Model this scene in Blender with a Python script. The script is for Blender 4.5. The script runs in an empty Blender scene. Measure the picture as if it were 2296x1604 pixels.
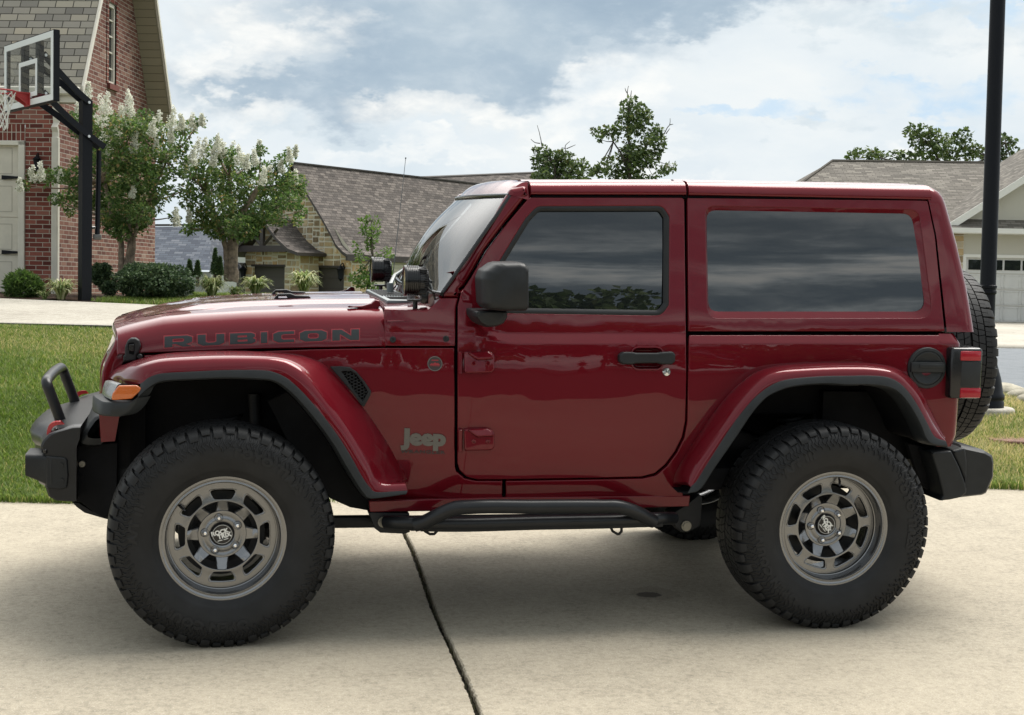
import bpy, bmesh, math, random
import numpy as np
from mathutils import Vector, Matrix
from mathutils.geometry import delaunay_2d_cdt
rng = np.random.default_rng(7); random.seed(7)
scn = bpy.context.scene; COL = scn.collection
PI = math.pi; rad = math.radians

# ------------------------------------------------------------------ camera
# The driveway climbs gently away from the camera, so the vehicle has a frame of its own (VM: vehicle -> world).
def basis(yaw, pitch, roll):
    f = np.array([math.sin(yaw)*math.cos(pitch), math.cos(yaw)*math.cos(pitch), -math.sin(pitch)])
    r = np.array([math.cos(yaw), -math.sin(yaw), 0.0]); u = np.cross(r, f)
    return (r*math.cos(roll)+u*math.sin(roll), -r*math.sin(roll)+u*math.cos(roll), f)
FPX, CXP, CYP = 3208.8, 1148.0, 795.0            # focal length and principal point, photo measured at 2296 x 1604
Bc = np.array(basis(.20033, .08903, .02712)); Bw = np.array(basis(.20033, .0467, .0190))
VR = Bw.T @ Bc                                   # vehicle -> world rotation
Cv = np.array([-.02832, -6.42694, 1.63146]); Cw = VR @ Cv
VM = Matrix.Identity(4)
for i in range(3):
    for j in range(3): VM[i][j] = VR[i, j]
cam = bpy.data.cameras.new('camera'); cob = bpy.data.objects.new('camera', cam); COL.objects.link(cob)
cam.sensor_width = 36; cam.lens = FPX/2296*36; cam.clip_end = 3000; cam.clip_start = .05
cam.shift_y = (CYP-802)/2296
mw = Matrix.Identity(4)
for i in range(3):
    mw[i][0] = Bw[0][i]; mw[i][1] = Bw[1][i]; mw[i][2] = -Bw[2][i]; mw[i][3] = Cw[i]
cob.matrix_world = mw; scn.camera = cob
def W(px, py, d):                                # world point on a sight line at depth d
    return Cw + d*(Bw[2] + (px-CXP)/FPX*Bw[0] - (py-CYP)/FPX*Bw[1])
def vray(px, py): return Bc[2] + (px-CXP)/FPX*Bc[0] - (py-CYP)/FPX*Bc[1]
def Vy(px, py, y):                               # vehicle-frame point at lateral position y
    d = vray(px, py); return Cv + (y-Cv[1])/d[1]*d
def Vz(px, py, z):
    d = vray(px, py); return Cv + (z-Cv[2])/d[2]*d
ZT = dict(D=(1, 0, 0), A=(.46964, 0, 723.1), B=(.36745, 723.1, 331.4), C=(.36745, 723.1, 723.1), E=(.45085, 1506.5, 723.1), F=(.22541, 36.16, 801.5),
          G=(.22545, 1807.8, 753.2), H=(.30057, 2048.8, 542.3), I=(.1127, 807.5, 542.3), J=(.29396, 229, 632.7), K=(.39369, 723.1, 1024.4),
          L=(.31926, 1717.4, 241), M=(.17652, 903.9, 753.2), N=(.19529, 0, 60.3), O=(.25162, 0, 289.2), P=(.26246, 180.8, 572.5), S=(.45075, 0, 0),
          T=(.22538, 542.3, 361.6), U=(.46961, 1506.5, 0), V=(.17322, 1144.9, 168.7))
def q(tag, *pts):                                # detail-photo coordinates -> photo coordinates
    k, ox, oy = ZT[tag]; return [(ox+k*x, oy+k*y) for x, y in pts]

# ------------------------------------------------------------------ sun, sky, exposure
SUN_EL, SUN_AZ = rad(63), rad(62)                # azimuth from +Y towards +X
sun = bpy.data.lights.new('sun', 'SUN'); so = bpy.data.objects.new('sun', sun); COL.objects.link(so)
sun.energy = 2.15; sun.angle = rad(38); sun.color = (1, .965, .9)
sd = Vector((math.sin(SUN_AZ)*math.cos(SUN_EL), math.cos(SUN_AZ)*math.cos(SUN_EL), math.sin(SUN_EL)))
so.rotation_euler = sd.to_track_quat('Z', 'Y').to_euler(); so.location = (0, 0, 40)
scn.view_settings.view_transform = 'Standard'; scn.view_settings.look = 'None'; scn.view_settings.exposure = 1.12; scn.view_settings.gamma = 1

class NT:                                        # small node-tree helper
    def __init__(s, tree): s.t = tree; s.n = tree.nodes; s.l = tree.links
    def add(s, typ, **kw):
        n = s.n.new('ShaderNode'+typ)
        for k, v in kw.items(): setattr(n, k, v)
        return n
    def lk(s, a, b): s.l.new(a, b)
    def set(s, sock, v):
        if hasattr(v, 'is_output') or hasattr(v, 'links'): s.l.new(v, sock)
        else: sock.default_value = v
    def math(s, op, a, b=None, c=None, clamp=False):
        n = s.add('Math', operation=op); n.use_clamp = clamp; s.set(n.inputs[0], a)
        if b is not None: s.set(n.inputs[1], b)
        if c is not None: s.set(n.inputs[2], c)
        return n.outputs[0]
    def mix(s, f, a, b, blend='MIX'):
        n = s.add('Mix', data_type='RGBA', blend_type=blend); s.set(n.inputs[0], f); s.set(n.inputs[6], a); s.set(n.inputs[7], b)
        return n.outputs[2]
    def ramp(s, f, stops, interp='LINEAR'):
        n = s.add('ValToRGB'); s.set(n.inputs[0], f); cr = n.color_ramp; cr.interpolation = interp
        while len(cr.elements) > 1: cr.elements.remove(cr.elements[-1])
        cr.elements[0].position = stops[0][0]; cr.elements[0].color = c4(stops[0][1])
        for p, c in stops[1:]:
            e = cr.elements.new(p); e.color = c4(c)
        return n.outputs[0]
    def noise(s, vec, scale, detail=4, rough=.55, dist=0, out='Fac'):
        n = s.add('TexNoise'); s.set(n.inputs['Vector'], vec) if vec is not None else None
        n.inputs['Scale'].default_value = scale; n.inputs['Detail'].default_value = detail
        n.inputs['Roughness'].default_value = rough; n.inputs['Distortion'].default_value = dist
        return n.outputs[out]
    def mapr(s, v, a, b, c=0, d=1, smooth=True):
        n = s.add('MapRange', interpolation_type='SMOOTHSTEP' if smooth else 'LINEAR'); s.set(n.inputs[0], v)
        for i, x in enumerate((a, b, c, d)): n.inputs[i+1].default_value = x
        return n.outputs[0]
def c4(c): return (c, c, c, 1) if isinstance(c, (int, float)) else (tuple(c)+(1,))[:4]

world = bpy.data.worlds.new('World'); scn.world = world; world.use_nodes = True
def build_world():
    k = NT(world.node_tree); k.n.clear()
    out = k.add('OutputWorld'); bg = k.add('Background'); bg.inputs[1].default_value = .1
    sky = k.add('TexSky', sky_type='NISHITA'); sky.sun_disc = False; sky.sun_elevation = SUN_EL; sky.sun_rotation = SUN_AZ
    sky.air_density = 1.0; sky.dust_density = 1.5; sky.ozone_density = 1.2
    tc = k.add('TexCoord'); d = tc.outputs['Generated']
    sp = k.add('SeparateXYZ'); k.lk(d, sp.inputs[0]); x, y, z = sp.outputs
    az = k.math('ARCTAN2', x, y); el = k.math('ARCSINE', k.math('MINIMUM', k.math('MAXIMUM', z, -1), 1))
    cb = k.add('CombineXYZ'); k.lk(az, cb.inputs[0]); k.lk(k.math('MULTIPLY', el, 1.9), cb.inputs[1]); p = cb.outputs[0]
    # planar clouds overhead, stretched band near the horizon
    zz = k.math('MAXIMUM', k.math('ADD', z, .16), .05)
    pl = k.add('CombineXYZ'); k.lk(k.math('DIVIDE', x, zz), pl.inputs[0]); k.lk(k.math('DIVIDE', y, zz), pl.inputs[1]); pl = pl.outputs[0]
    n1 = k.noise(p, 9, 7, .56, .35); n2 = k.noise(p, 26, 6, .6, .25); n0 = k.noise(p, 4.0, 4, .5, .2); n3 = k.noise(pl, 1.1, 7, .58, .4)
    wx = k.math('MULTIPLY', k.math('SUBTRACT', k.noise(p, 14, 5, .6), .5), .16); wy = k.math('MULTIPLY', k.math('SUBTRACT', k.noise(p, 17, 5, .6), .5), .09)
    azd = k.math('ADD', az, wx); eld = k.math('ADD', el, wy)
    def blob(a, e, sa, se, rot=0):               # soft cloud mass around a compass direction
        u = k.math('SUBTRACT', azd, a); v = k.math('SUBTRACT', eld, e); c, s_ = math.cos(rot), math.sin(rot)
        uu = k.math('ADD', k.math('MULTIPLY', u, c/sa), k.math('MULTIPLY', v, s_/sa)); vv = k.math('ADD', k.math('MULTIPLY', u, -s_/se), k.math('MULTIPLY', v, c/se))
        return k.mapr(k.math('ADD', k.math('MULTIPLY', uu, uu), k.math('MULTIPLY', vv, vv)), 0.1, 1.3, 1, 0)
    def mx(*a):
        r = a[0]
        for b in a[1:]: r = k.math('MAXIMUM', r, b)
        return r
    def ae(px, py):
        v = W(px, py, 1)-Cw; v = v/np.linalg.norm(v); return math.atan2(v[0], v[1]), math.asin(v[2])
    def bl(px, py, w, h, rot=0): a, e = ae(px, py); return blob(a, e, w/FPX, h/FPX, rot)
    base = k.ramp(k.math('ADD', k.math('MULTIPLY', n1, .55), k.math('MULTIPLY', n3, .45)), [(.30, (3.2, 3.65, 3.95)), (.44, (3.6, 3.95, 4.18)), (.54, (3.9, 4.17, 4.3)), (.66, (4.25, 4.4, 4.4))])
    dark = mx(bl(1000, 60, 560, 170, rad(4)), bl(800, 195, 480, 85, rad(2)), bl(1480, 5, 560, 70, rad(8)), bl(1200, 120, 260, 110, rad(20)))
    dark = k.math('MULTIPLY', dark, k.mapr(n2, .15, .60, .6, 1.0))
    dcol = k.ramp(n1, [(.34, (1.75, 2.25, 2.75)), (.52, (2.05, 2.55, 3.0)), (.7, (2.5, 2.95, 3.3))])
    white = mx(bl(620, 80, 200, 75), bl(1010, 250, 240, 50, rad(-4)), bl(1330, 225, 170, 75, rad(25)), bl(1395, 190, 40, 26), bl(520, 260, 150, 40), bl(900, 345, 230, 30), bl(1500, 355, 150, 40), bl(2130, 350, 120, 40), bl(470, 150, 120, 50))
    white = k.math('MULTIPLY', white, k.mapr(k.math('ADD', k.math('MULTIPLY', n2, .5), k.math('MULTIPLY', n1, .5)), .34, .64, 0, .92))
    grey = mx(bl(1050, 275, 190, 28), bl(1830, 285, 120, 30), bl(740, 290, 200, 30), bl(1950, 40, 500, 60, rad(-6)))
    grey = k.math('MULTIPLY', grey, k.mapr(n2, .35, .6, .15, .7))
    blue = mx(bl(2040, 215, 210, 38, rad(-5)), bl(2130, 15, 160, 30), bl(1680, 260, 200, 22)); blue = k.math('MULTIPLY', blue, k.mapr(n2, .36, .62, .6, .1))
    c = k.mix(grey, base, (3.0, 3.45, 3.75, 1)); c = k.mix(blue, c, (2.3, 3.35, 4.4, 1)); c = k.mix(dark, c, dcol); c = k.mix(white, c, (4.75, 4.75, 4.6, 1))
    # heavier layered cloud on the side away from the houses
    bk = k.mapr(y, -.1, -.7, 0, 1); ns = k.add('CombineXYZ'); k.lk(k.math('MULTIPLY', az, 2.2), ns.inputs[0]); k.lk(k.math('MULTIPLY', el, 11), ns.inputs[1])
    nb = k.noise(ns.outputs[0], 1.7, 5, .55, .3); nb2 = k.noise(p, 30, 5, .6, .3); nbs = k.math('ADD', k.math('MULTIPLY', nb, .8), k.math('MULTIPLY', nb2, .2))
    bcol = k.ramp(nbs, [(.40, (1.5, 1.9, 2.3)), (.47, (2.5, 2.9, 3.2)), (.53, (4.6, 5.0, 5.2)), (.61, (7.6, 7.6, 7.3))]); lo_ = k.mapr(el, .30, .62, 1, .15)
    bcol = k.mix(k.mapr(el, .20, .29, 0, .55), bcol, (1.5, 1.8, 2.1, 1))
    c = k.mix(k.math('MULTIPLY', k.math('MULTIPLY', bk, lo_), .9), c, bcol)
    # clear sky shows between clouds
    gap = k.mapr(k.math('ADD', k.math('MULTIPLY', n0, .6), k.math('MULTIPLY', n3, .4)), .60, .74, 0, .5)
    c = k.mix(gap, c, sky.outputs[0])
    # unseen bright cloud added above the view to whiten bonnet and windscreen reflections
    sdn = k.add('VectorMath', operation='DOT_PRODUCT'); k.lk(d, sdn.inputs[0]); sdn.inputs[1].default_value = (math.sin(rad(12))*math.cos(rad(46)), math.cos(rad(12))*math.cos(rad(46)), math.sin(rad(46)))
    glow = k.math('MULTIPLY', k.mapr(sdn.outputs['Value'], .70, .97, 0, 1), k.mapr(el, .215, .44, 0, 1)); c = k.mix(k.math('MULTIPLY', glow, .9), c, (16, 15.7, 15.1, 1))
    c = k.mix(k.mapr(z, -.12, -.02, 1, 0), c, (2.2, 2.2, 2.0, 1))
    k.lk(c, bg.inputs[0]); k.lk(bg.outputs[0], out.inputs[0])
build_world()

# ------------------------------------------------------------------ mesh helpers
class MB:
    def __init__(s): s.v = []; s.f = []; s.m = []; s.c = []; s.n = {}
    def add(s, v, f, m=0):
        o = len(s.v); s.v += [tuple(map(float, p)) for p in v]; s.f += [tuple(i+o for i in g) for g in f]; s.m += [m]*len(f); return o
    def grid(s, rows, m=0, closeu=False, closev=False, flip=False):   # rows: list of equally long point lists
        R, Cn = len(rows), len(rows[0]); v = [p for r in rows for p in r]; f = []
        for i in range(R if closev else R-1):
            for j in range(Cn if closeu else Cn-1):
                a, b, c_, d = i*Cn+j, i*Cn+(j+1) % Cn, ((i+1) % R)*Cn+(j+1) % Cn, ((i+1) % R)*Cn+j
                f.append((a, d, c_, b) if flip else (a, b, c_, d))
        return s.add(v, f, m)
    def box(s, c, size, bev=0, seg=2, rot=None, m=0):
        b = bmesh.new(); bmesh.ops.create_cube(b, size=1); bmesh.ops.scale(b, vec=size, verts=b.verts)
        if bev > 0: bmesh.ops.bevel(b, geom=b.edges[:], offset=bev, segments=seg, profile=.5, affect='EDGES')
        if rot is not None: bmesh.ops.transform(b, matrix=rot, verts=b.verts)
        b.verts.ensure_lookup_table(); b.verts.index_update()
        s.add([Vector(c)+x.co for x in b.verts], [[x.index for x in g.verts] for g in b.faces], m); b.free(); return s
    def tube(s, path, r, n=14, m=0, cap=True, closed=False):
        P = [Vector(p) for p in path]; rows = []; N = len(P)
        rr = r if hasattr(r, '__len__') else [r]*N
        t0 = (P[1]-P[0]).normalized(); up = Vector((0, 0, 1)) if abs(t0.z) < .9 else Vector((1, 0, 0)); a = t0.cross(up).normalized()
        for i in range(N):
            t = ((P[(i+1) % N]-P[i-1]) if closed else (P[min(i+1, N-1)]-P[max(i-1, 0)])).normalized()
            a = (a-t*a.dot(t)).normalized(); b = t.cross(a)
            rows.append([P[i]+rr[i]*(math.cos(2*PI*k/n)*a+math.sin(2*PI*k/n)*b) for k in range(n)])
        o = s.grid(rows, m, closeu=True, closev=closed)
        if cap and not closed:
            s.f.append(tuple(o+k for k in range(n))[::-1]); s.f.append(tuple(o+(N-1)*n+k for k in range(n))); s.m += [m, m]
        return s
    def cyl(s, p0, p1, r0, r1=None, n=20, m=0, bev=0):
        r1 = r0 if r1 is None else r1; p0 = Vector(p0); p1 = Vector(p1); L = (p1-p0).length
        if bev and L > 2*bev:
            d = (p1-p0)/L; return s.tube([p0, p0+d*1e-4, p0+d*bev, p1-d*bev, p1-d*1e-4, p1], [r0-bev, r0-bev, r0, r1, r1-bev, r1-bev], n, m)
        return s.tube([p0, p1], [r0, r1], n, m)
    def lathe(s, prof, n=64, m=0, M=None, flip=False, closev=False): # prof: (radius, t) about local -Y
        rows = []
        for r, t in prof: rows.append([Vector((r*math.cos(2*PI*k/n), -t, r*math.sin(2*PI*k/n))) for k in range(n)])
        if M is not None: rows = [[M @ p for p in r] for r in rows]
        s.grid(rows, m, closeu=True, flip=flip, closev=closev); return s
    def ngon(s, pts, m=0): s.add(pts, [tuple(range(len(pts)))], m); return s
    def prism(s, a, b, m=0, caps=True):              # two equally long outlines
        n = len(a); s.grid([a, b], m, closeu=True)
        if caps: s.ngon(list(a)[::-1], m); s.ngon(b, m)
        return s
def deselect(): pass
def link(name, me, parent=None):
    o = bpy.data.objects.new(name, me); COL.objects.link(o)
    if parent is not None: o.parent = parent
    return o
def build(mb, name, mat, parent=None, smooth=35, recalc=True, uv=None):
    me = bpy.data.meshes.new(name); me.from_pydata(mb.v, [], mb.f)
    for x in (mat if isinstance(mat, (list, tuple)) else [mat]): me.materials.append(x)
    if any(mb.m): me.polygons.foreach_set('material_index', mb.m)
    if recalc:
        b = bmesh.new(); b.from_mesh(me); bmesh.ops.remove_doubles(b, verts=b.verts, dist=1e-6); bmesh.ops.recalc_face_normals(b, faces=b.faces); b.to_mesh(me); b.free()
    if smooth:
        me.polygons.foreach_set('use_smooth', [True]*len(me.polygons)); me.set_sharp_from_angle(angle=rad(smooth))
    me.update(); return link(name, me, parent)
def build_np(name, V, F, mat, parent=None, mi=None, smooth=False, col=None):     # V (n,3), F (m,3|4)
    me = bpy.data.meshes.new(name); V = np.asarray(V, np.float32); F = np.asarray(F, np.int32); k = F.shape[1]
    me.vertices.add(len(V)); me.vertices.foreach_set('co', V.ravel()); me.loops.add(F.size); me.loops.foreach_set('vertex_index', F.ravel())
    me.polygons.add(len(F)); me.polygons.foreach_set('loop_start', np.arange(0, F.size, k, dtype=np.int32))
    try: me.polygons.foreach_set('loop_total', np.full(len(F), k, np.int32))
    except Exception: pass
    for x in (mat if isinstance(mat, (list, tuple)) else [mat]): me.materials.append(x)
    if mi is not None: me.polygons.foreach_set('material_index', np.asarray(mi, np.int32))
    if smooth: me.polygons.foreach_set('use_smooth', np.ones(len(F), bool))
    if col is not None:
        at = me.attributes.new('tint', 'FLOAT', 'FACE'); at.data.foreach_set('value', np.asarray(col, np.float32))
    me.update(calc_edges=True); me.validate(); return link(name, me, parent)
def tag(o, label=None, cat=None, group=None, kind=None):
    if label: o['label'] = label
    if cat: o['category'] = cat
    if group: o['group'] = group
    if kind: o['kind'] = kind
    return o
def empty(name, loc=(0, 0, 0), parent=None, M=None):
    o = bpy.data.objects.new(name, None); COL.objects.link(o); o.empty_display_size = .2
    if parent is not None: o.parent = parent
    if M is not None: o.matrix_world = M
    else: o.location = loc
    return o
def copy_tree(o, parent=None):
    c = o.copy(); COL.objects.link(c); c.parent = parent
    for ch in list(o.children): copy_tree(ch, c)
    return c
def crom(pts, n):                                 # smooth resampling by arc length
    P = np.array(pts, float); d = np.r_[0, np.cumsum(np.linalg.norm(np.diff(P, axis=0), axis=1))]
    T = np.gradient(P, d, axis=0) if len(P) > 2 else np.repeat((P[1:]-P[:1])/d[-1], 2, 0)
    t = np.linspace(0, d[-1], n); i = np.clip(np.searchsorted(d, t, 'right')-1, 0, len(P)-2); h = (d[i+1]-d[i])[:, None]; s = ((t-d[i])[:, None])/h
    return (2*s**3-3*s**2+1)*P[i]+(s**3-2*s**2+s)*h*T[i]+(-2*s**3+3*s**2)*P[i+1]+(s**3-s**2)*h*T[i+1]
def lin(pts, n):
    P = np.array(pts, float); d = np.r_[0, np.cumsum(np.linalg.norm(np.diff(P, axis=0), axis=1))]; t = np.linspace(0, d[-1], n)
    return np.stack([np.interp(t, d, P[:, k]) for k in range(P.shape[1])], 1)
def rnd(pts, r, seg=5):                           # round polygon corners (r: scalar or list)
    P = [np.array(p, float) for p in pts]; n = len(P); out = []
    for i in range(n):
        ri = r[i] if hasattr(r, '__len__') else r
        a, b, c = P[i-1], P[i], P[(i+1) % n]
        if ri <= 0: out.append(b); continue
        u = a-b; v = c-b; lu, lv = np.linalg.norm(u), np.linalg.norm(v); u = u/lu; v = v/lv
        ang = math.acos(max(-1, min(1, float(u@v)))); t = min(ri/math.tan(ang/2), lu*.48, lv*.48)
        p0, p1 = b+u*t, b+v*t
        for s in np.linspace(0, 1, seg+1): out.append((1-s)**2*p0+2*s*(1-s)*b+s*s*p1)
    return out
def dens(pts, step):                              # subdivide long polygon edges
    out = []; n = len(pts)
    for i in range(n):
        a, b = np.array(pts[i], float), np.array(pts[(i+1) % n], float); k = max(1, int(np.linalg.norm(b-a)/step))
        out += [a+(b-a)*j/k for j in range(k)]
    return out
def inpoly(P, poly):
    poly = np.asarray(poly); x, y = P[:, 0], P[:, 1]; r = np.zeros(len(P), bool); n = len(poly); j = n-1
    for i in range(n):
        xi, yi, xj, yj = poly[i][0], poly[i][1], poly[j][0], poly[j][1]
        with np.errstate(divide='ignore', invalid='ignore'):
            r ^= ((yi > y) != (yj > y)) & (x < (xj-xi)*(y-yi)/(yj-yi+1e-30)+xi)
        j = i
    return r
def area(p): p = np.asarray(p); return .5*np.sum(p[:, 0]*np.roll(p[:, 1], -1)-np.roll(p[:, 0], -1)*p[:, 1])
def offs(p, d):                                   # move a CCW outline inwards by d
    p = np.asarray(p, float); a = p-np.roll(p, 1, 0); b = np.roll(p, -1, 0)-p
    na = np.stack([-a[:, 1], a[:, 0]], 1); nb = np.stack([-b[:, 1], b[:, 0]], 1)
    na /= np.linalg.norm(na, axis=1)[:, None]+1e-12; nb /= np.linalg.norm(nb, axis=1)[:, None]+1e-12
    m = na+nb; m /= np.maximum(np.linalg.norm(m, axis=1)[:, None], 1e-9); c = np.maximum((m*na).sum(1), .35)
    return p+m*(d/c)[:, None]
def seg_dist(P, poly):
    poly = np.asarray(poly); d = np.full(len(P), 1e9)
    for i in range(len(poly)):
        a, b = poly[i-1], poly[i]; ab = b-a; t = np.clip(((P-a)@ab)/max(ab@ab, 1e-12), 0, 1); d = np.minimum(d, np.linalg.norm(P-a-t[:, None]*ab, axis=1))
    return d
def panel(name, outer, holes, surf, mat, parent, thick=.02, r=.004, gx=.05, zl=None, gz=.03, holewall=None, emap=None, back=False):
    """Sheet of an outline in (u, v) laid on surf(u, v) -> point; rolled edges, real thickness, exact normals on the face."""
    outer = np.asarray(outer, float); outer = outer if area(outer) > 0 else outer[::-1]
    H = []
    for h in holes:
        h = np.asarray(h, float); H.append(h if area(h) < 0 else h[::-1])     # clockwise
    loops = [outer]+H; ins = [offs(l, r) for l in loops]
    lo, hi = outer.min(0), outer.max(0)
    us = np.arange(lo[0]+gx*.5, hi[0], gx); vs = np.arange(lo[1]+gz*.5, hi[1], gz)
    if zl is not None: vs = np.unique(np.r_[vs, [v for v in zl if lo[1] < v < hi[1]]])
    G = np.array([(u, v) for u in us for v in vs]) if len(us)*len(vs) else np.zeros((0, 2))
    if len(G):
        ok = inpoly(G, ins[0]) & (seg_dist(G, ins[0]) > .006)
        for h in ins[1:]: ok &= ~inpoly(G, h) & (seg_dist(G, h) > .006)
        G = G[ok]
    pv = []; ed = []
    for l in ins:
        o = len(pv); n = len(l); pv += [tuple(p) for p in l]; ed += [(o+i, o+(i+1) % n) for i in range(n)]
    nl = len(pv); pv += [tuple(p) for p in G]
    rv, _, rf, _, _, _ = delaunay_2d_cdt([Vector(p) for p in pv], ed, [], 0, 1e-7)
    A = np.array([tuple(p) for p in rv]); T = np.array([tuple(f) for f in rf if len(f) == 3]); ce = A[T].mean(1)
    ok = inpoly(ce, ins[0])
    for h in ins[1:]: ok &= ~inpoly(ce, h)
    T = T[ok]
    def pn(P):
        P = np.asarray(P); e = 1e-4; p = np.array([surf(u, v) for u, v in P]); pu = np.array([surf(u+e, v) for u, v in P])-p; pv_ = np.array([surf(u, v+e) for u, v in P])-p
        n = np.cross(pu, pv_); n /= np.linalg.norm(n, axis=1)[:, None]; return p, n
    P, Nn = pn(A); verts = [tuple(p) for p in P]; nor = [tuple(n) for n in Nn]; faces = []
    for t in T:
        a, b, c = A[t]; cr = (b[0]-a[0])*(c[1]-a[1])-(b[1]-a[1])*(c[0]-a[0]); faces.append(tuple(t) if cr > 0 else tuple(t[::-1]))
    for l, i0 in zip(loops, ins):
        p, n = pn(l); pin, nin = pn(i0); N = len(l)
        rows = [[tuple(x) for x in pin]]
        for fr, dp in ((.62, .22), (.9, .6), (1.0, 1.0)): rows.append([tuple(pin[k]+(p[k]-pin[k])*fr-n[k]*r*dp) for k in range(N)])
        rows.append([tuple(p[k]-n[k]*thick) for k in range(N)])
        o = len(verts)
        for ri, rw in enumerate(rows):
            verts += rw; nor += [tuple(x) for x in nin] if ri == 0 else [(0, 0, 0)]*N
        for a in range(len(rows)-1):
            for k in range(N): faces.append((o+a*N+k, o+(a+1)*N+k, o+(a+1)*N+(k+1) % N, o+a*N+(k+1) % N))
    me = bpy.data.meshes.new(name); me.from_pydata(verts, [], faces); me.materials.append(mat)
    me.polygons.foreach_set('use_smooth', [True]*len(faces)); me.update()
    me.normals_split_custom_set_from_vertices(nor)
    return link(name, me, parent)
# ------------------------------------------------------------------ materials
def mat(name, col=(.5, .5, .5), rough=.5, metal=0, spec=.5, coat=0, coatr=.03, bump=None, var=None, sheen=0, ior=None, trans=0, emis=None):
    m = bpy.data.materials.new(name); m.use_nodes = True; k = NT(m.node_tree); b = m.node_tree.nodes['Principled BSDF']; I = b.inputs
    I['Base Color'].default_value = c4(col); I['Roughness'].default_value = rough; I['Metallic'].default_value = metal
    I['Specular IOR Level'].default_value = spec; I['Coat Weight'].default_value = coat; I['Coat Roughness'].default_value = coatr
    if ior: I['IOR'].default_value = ior
    if trans: I['Transmission Weight'].default_value = trans
    tc = k.add('TexCoord')
    if var:                                       # (scale, low factor, high factor): uneven tone of the material itself
        n = k.noise(tc.outputs['Object'], var[0], 6, .6)
        f = k.mapr(n, .3, .7, var[1], var[2]); h = k.add('HueSaturation'); h.inputs['Color'].default_value = c4(col); k.lk(f, h.inputs['Value']); k.lk(h.outputs[0], I['Base Color'])
    if bump:                                      # (scale, strength, distance)
        bn = k.add('Bump'); bn.inputs['Strength'].default_value = bump[1]; bn.inputs['Distance'].default_value = bump[2]
        k.lk(k.noise(tc.outputs['Object'], bump[0], 4, .6), bn.inputs['Height']); k.lk(bn.outputs[0], I['Normal'])
    m['k'] = 0; return m
def paint_mat():
    m = mat('maroon_paint', (.122, .0042, .0098), .38, .28, .05, 1.0, .012); m.node_tree.nodes['Principled BSDF'].inputs['Coat IOR'].default_value = 1.39
    k = NT(m.node_tree); b = m.node_tree.nodes['Principled BSDF']; tc = k.add('TexCoord')
    n = k.noise(tc.outputs['Object'], 1.9, 2, .45, .4); bn = k.add('Bump'); bn.inputs['Strength'].default_value = .32; bn.inputs['Distance'].default_value = .026
    k.lk(n, bn.inputs['Height']); n2 = k.noise(tc.outputs['Object'], 420, 2, .5); b2 = k.add('Bump'); b2.inputs['Strength'].default_value = .05; b2.inputs['Distance'].default_value = .0006
    k.lk(n2, b2.inputs['Height']); k.lk(bn.outputs[0], b2.inputs['Normal'])
    k.lk(bn.outputs[0], b.inputs['Coat Normal']); k.lk(b2.outputs[0], b.inputs['Normal'])
    return m
PAINT = paint_mat()
PLASTIC = mat('textured_plastic', (.0155, .017, .0182), .48, spec=.30, bump=(900, .25, .0006), var=(14, .85, 1.15))
TRIM = mat('flare_plastic', (.019, .0212, .0225), .48, spec=.28, bump=(700, .2, .0005), var=(9, .85, 1.2))
STEEL = mat('black_steel', (.012, .013, .0148), .33, spec=.32, bump=(500, .12, .0005), var=(8, .8, 1.2))
BLACK = mat('gloss_black', (.008, .008, .009), .22)
DARK = mat('liner_black', (.006, .006, .0068), .75, spec=.2, var=(6, .6, 1.6))
CHASSIS = mat('chassis_black', (.009, .0095, .0105), .55, spec=.35, bump=(60, .2, .003), var=(7, .6, 1.8))
RUBBER = mat('tyre_rubber', (.0115, .0117, .0123), .60, spec=.32, bump=(260, .15, .0008), var=(9, .8, 1.35))
RUBBER2 = mat('tyre_lettering', (.0135, .0138, .0145), .55, spec=.32)
GUN = mat('gunmetal_wheel', (.23, .232, .236), .25, .92, bump=(900, .06, .0003))
CHROME = mat('chrome', (.75, .75, .76), .12, 1)
WHITEPT = mat('white_print', (.75, .74, .70), .5)
DECAL = mat('grey_decal', (.030, .036, .038), .42, .2)
DECALED = mat('red_decal_edge', (.30, .020, .028), .4)
BADGE = mat('satin_badge', (.125, .122, .115), .35, .55)
DBADGE = mat('dark_badge', (.035, .022, .022), .5)
REDHOOK = mat('red_hook', (.42, .010, .018), .4, coat=.5)
AMBER = mat('amber_lens', (.50, .105, .004), .10, coat=1, bump=(160, .6, .003))
REDLENS = mat('red_lens', (.32, .008, .018), .2, spec=.3, coat=.35)
CLEARL = mat('clear_lens', (.22, .23, .23), .22, .2, coat=.25, bump=(120, .5, .003))
YELLOWL = mat('yellow_lens', (.60, .52, .20), .12, coat=1)
TINT = mat('tinted_glass', (.010, .012, .013), .0, ior=1.88, spec=.5)
VENT = mat('grey_vent', (.13, .15, .155), .30)
SEAT = mat('seat_cloth', (.02, .02, .021), .8)
HOLE = mat('deep_black', (.004, .004, .0045), .9, spec=.1)
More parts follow.
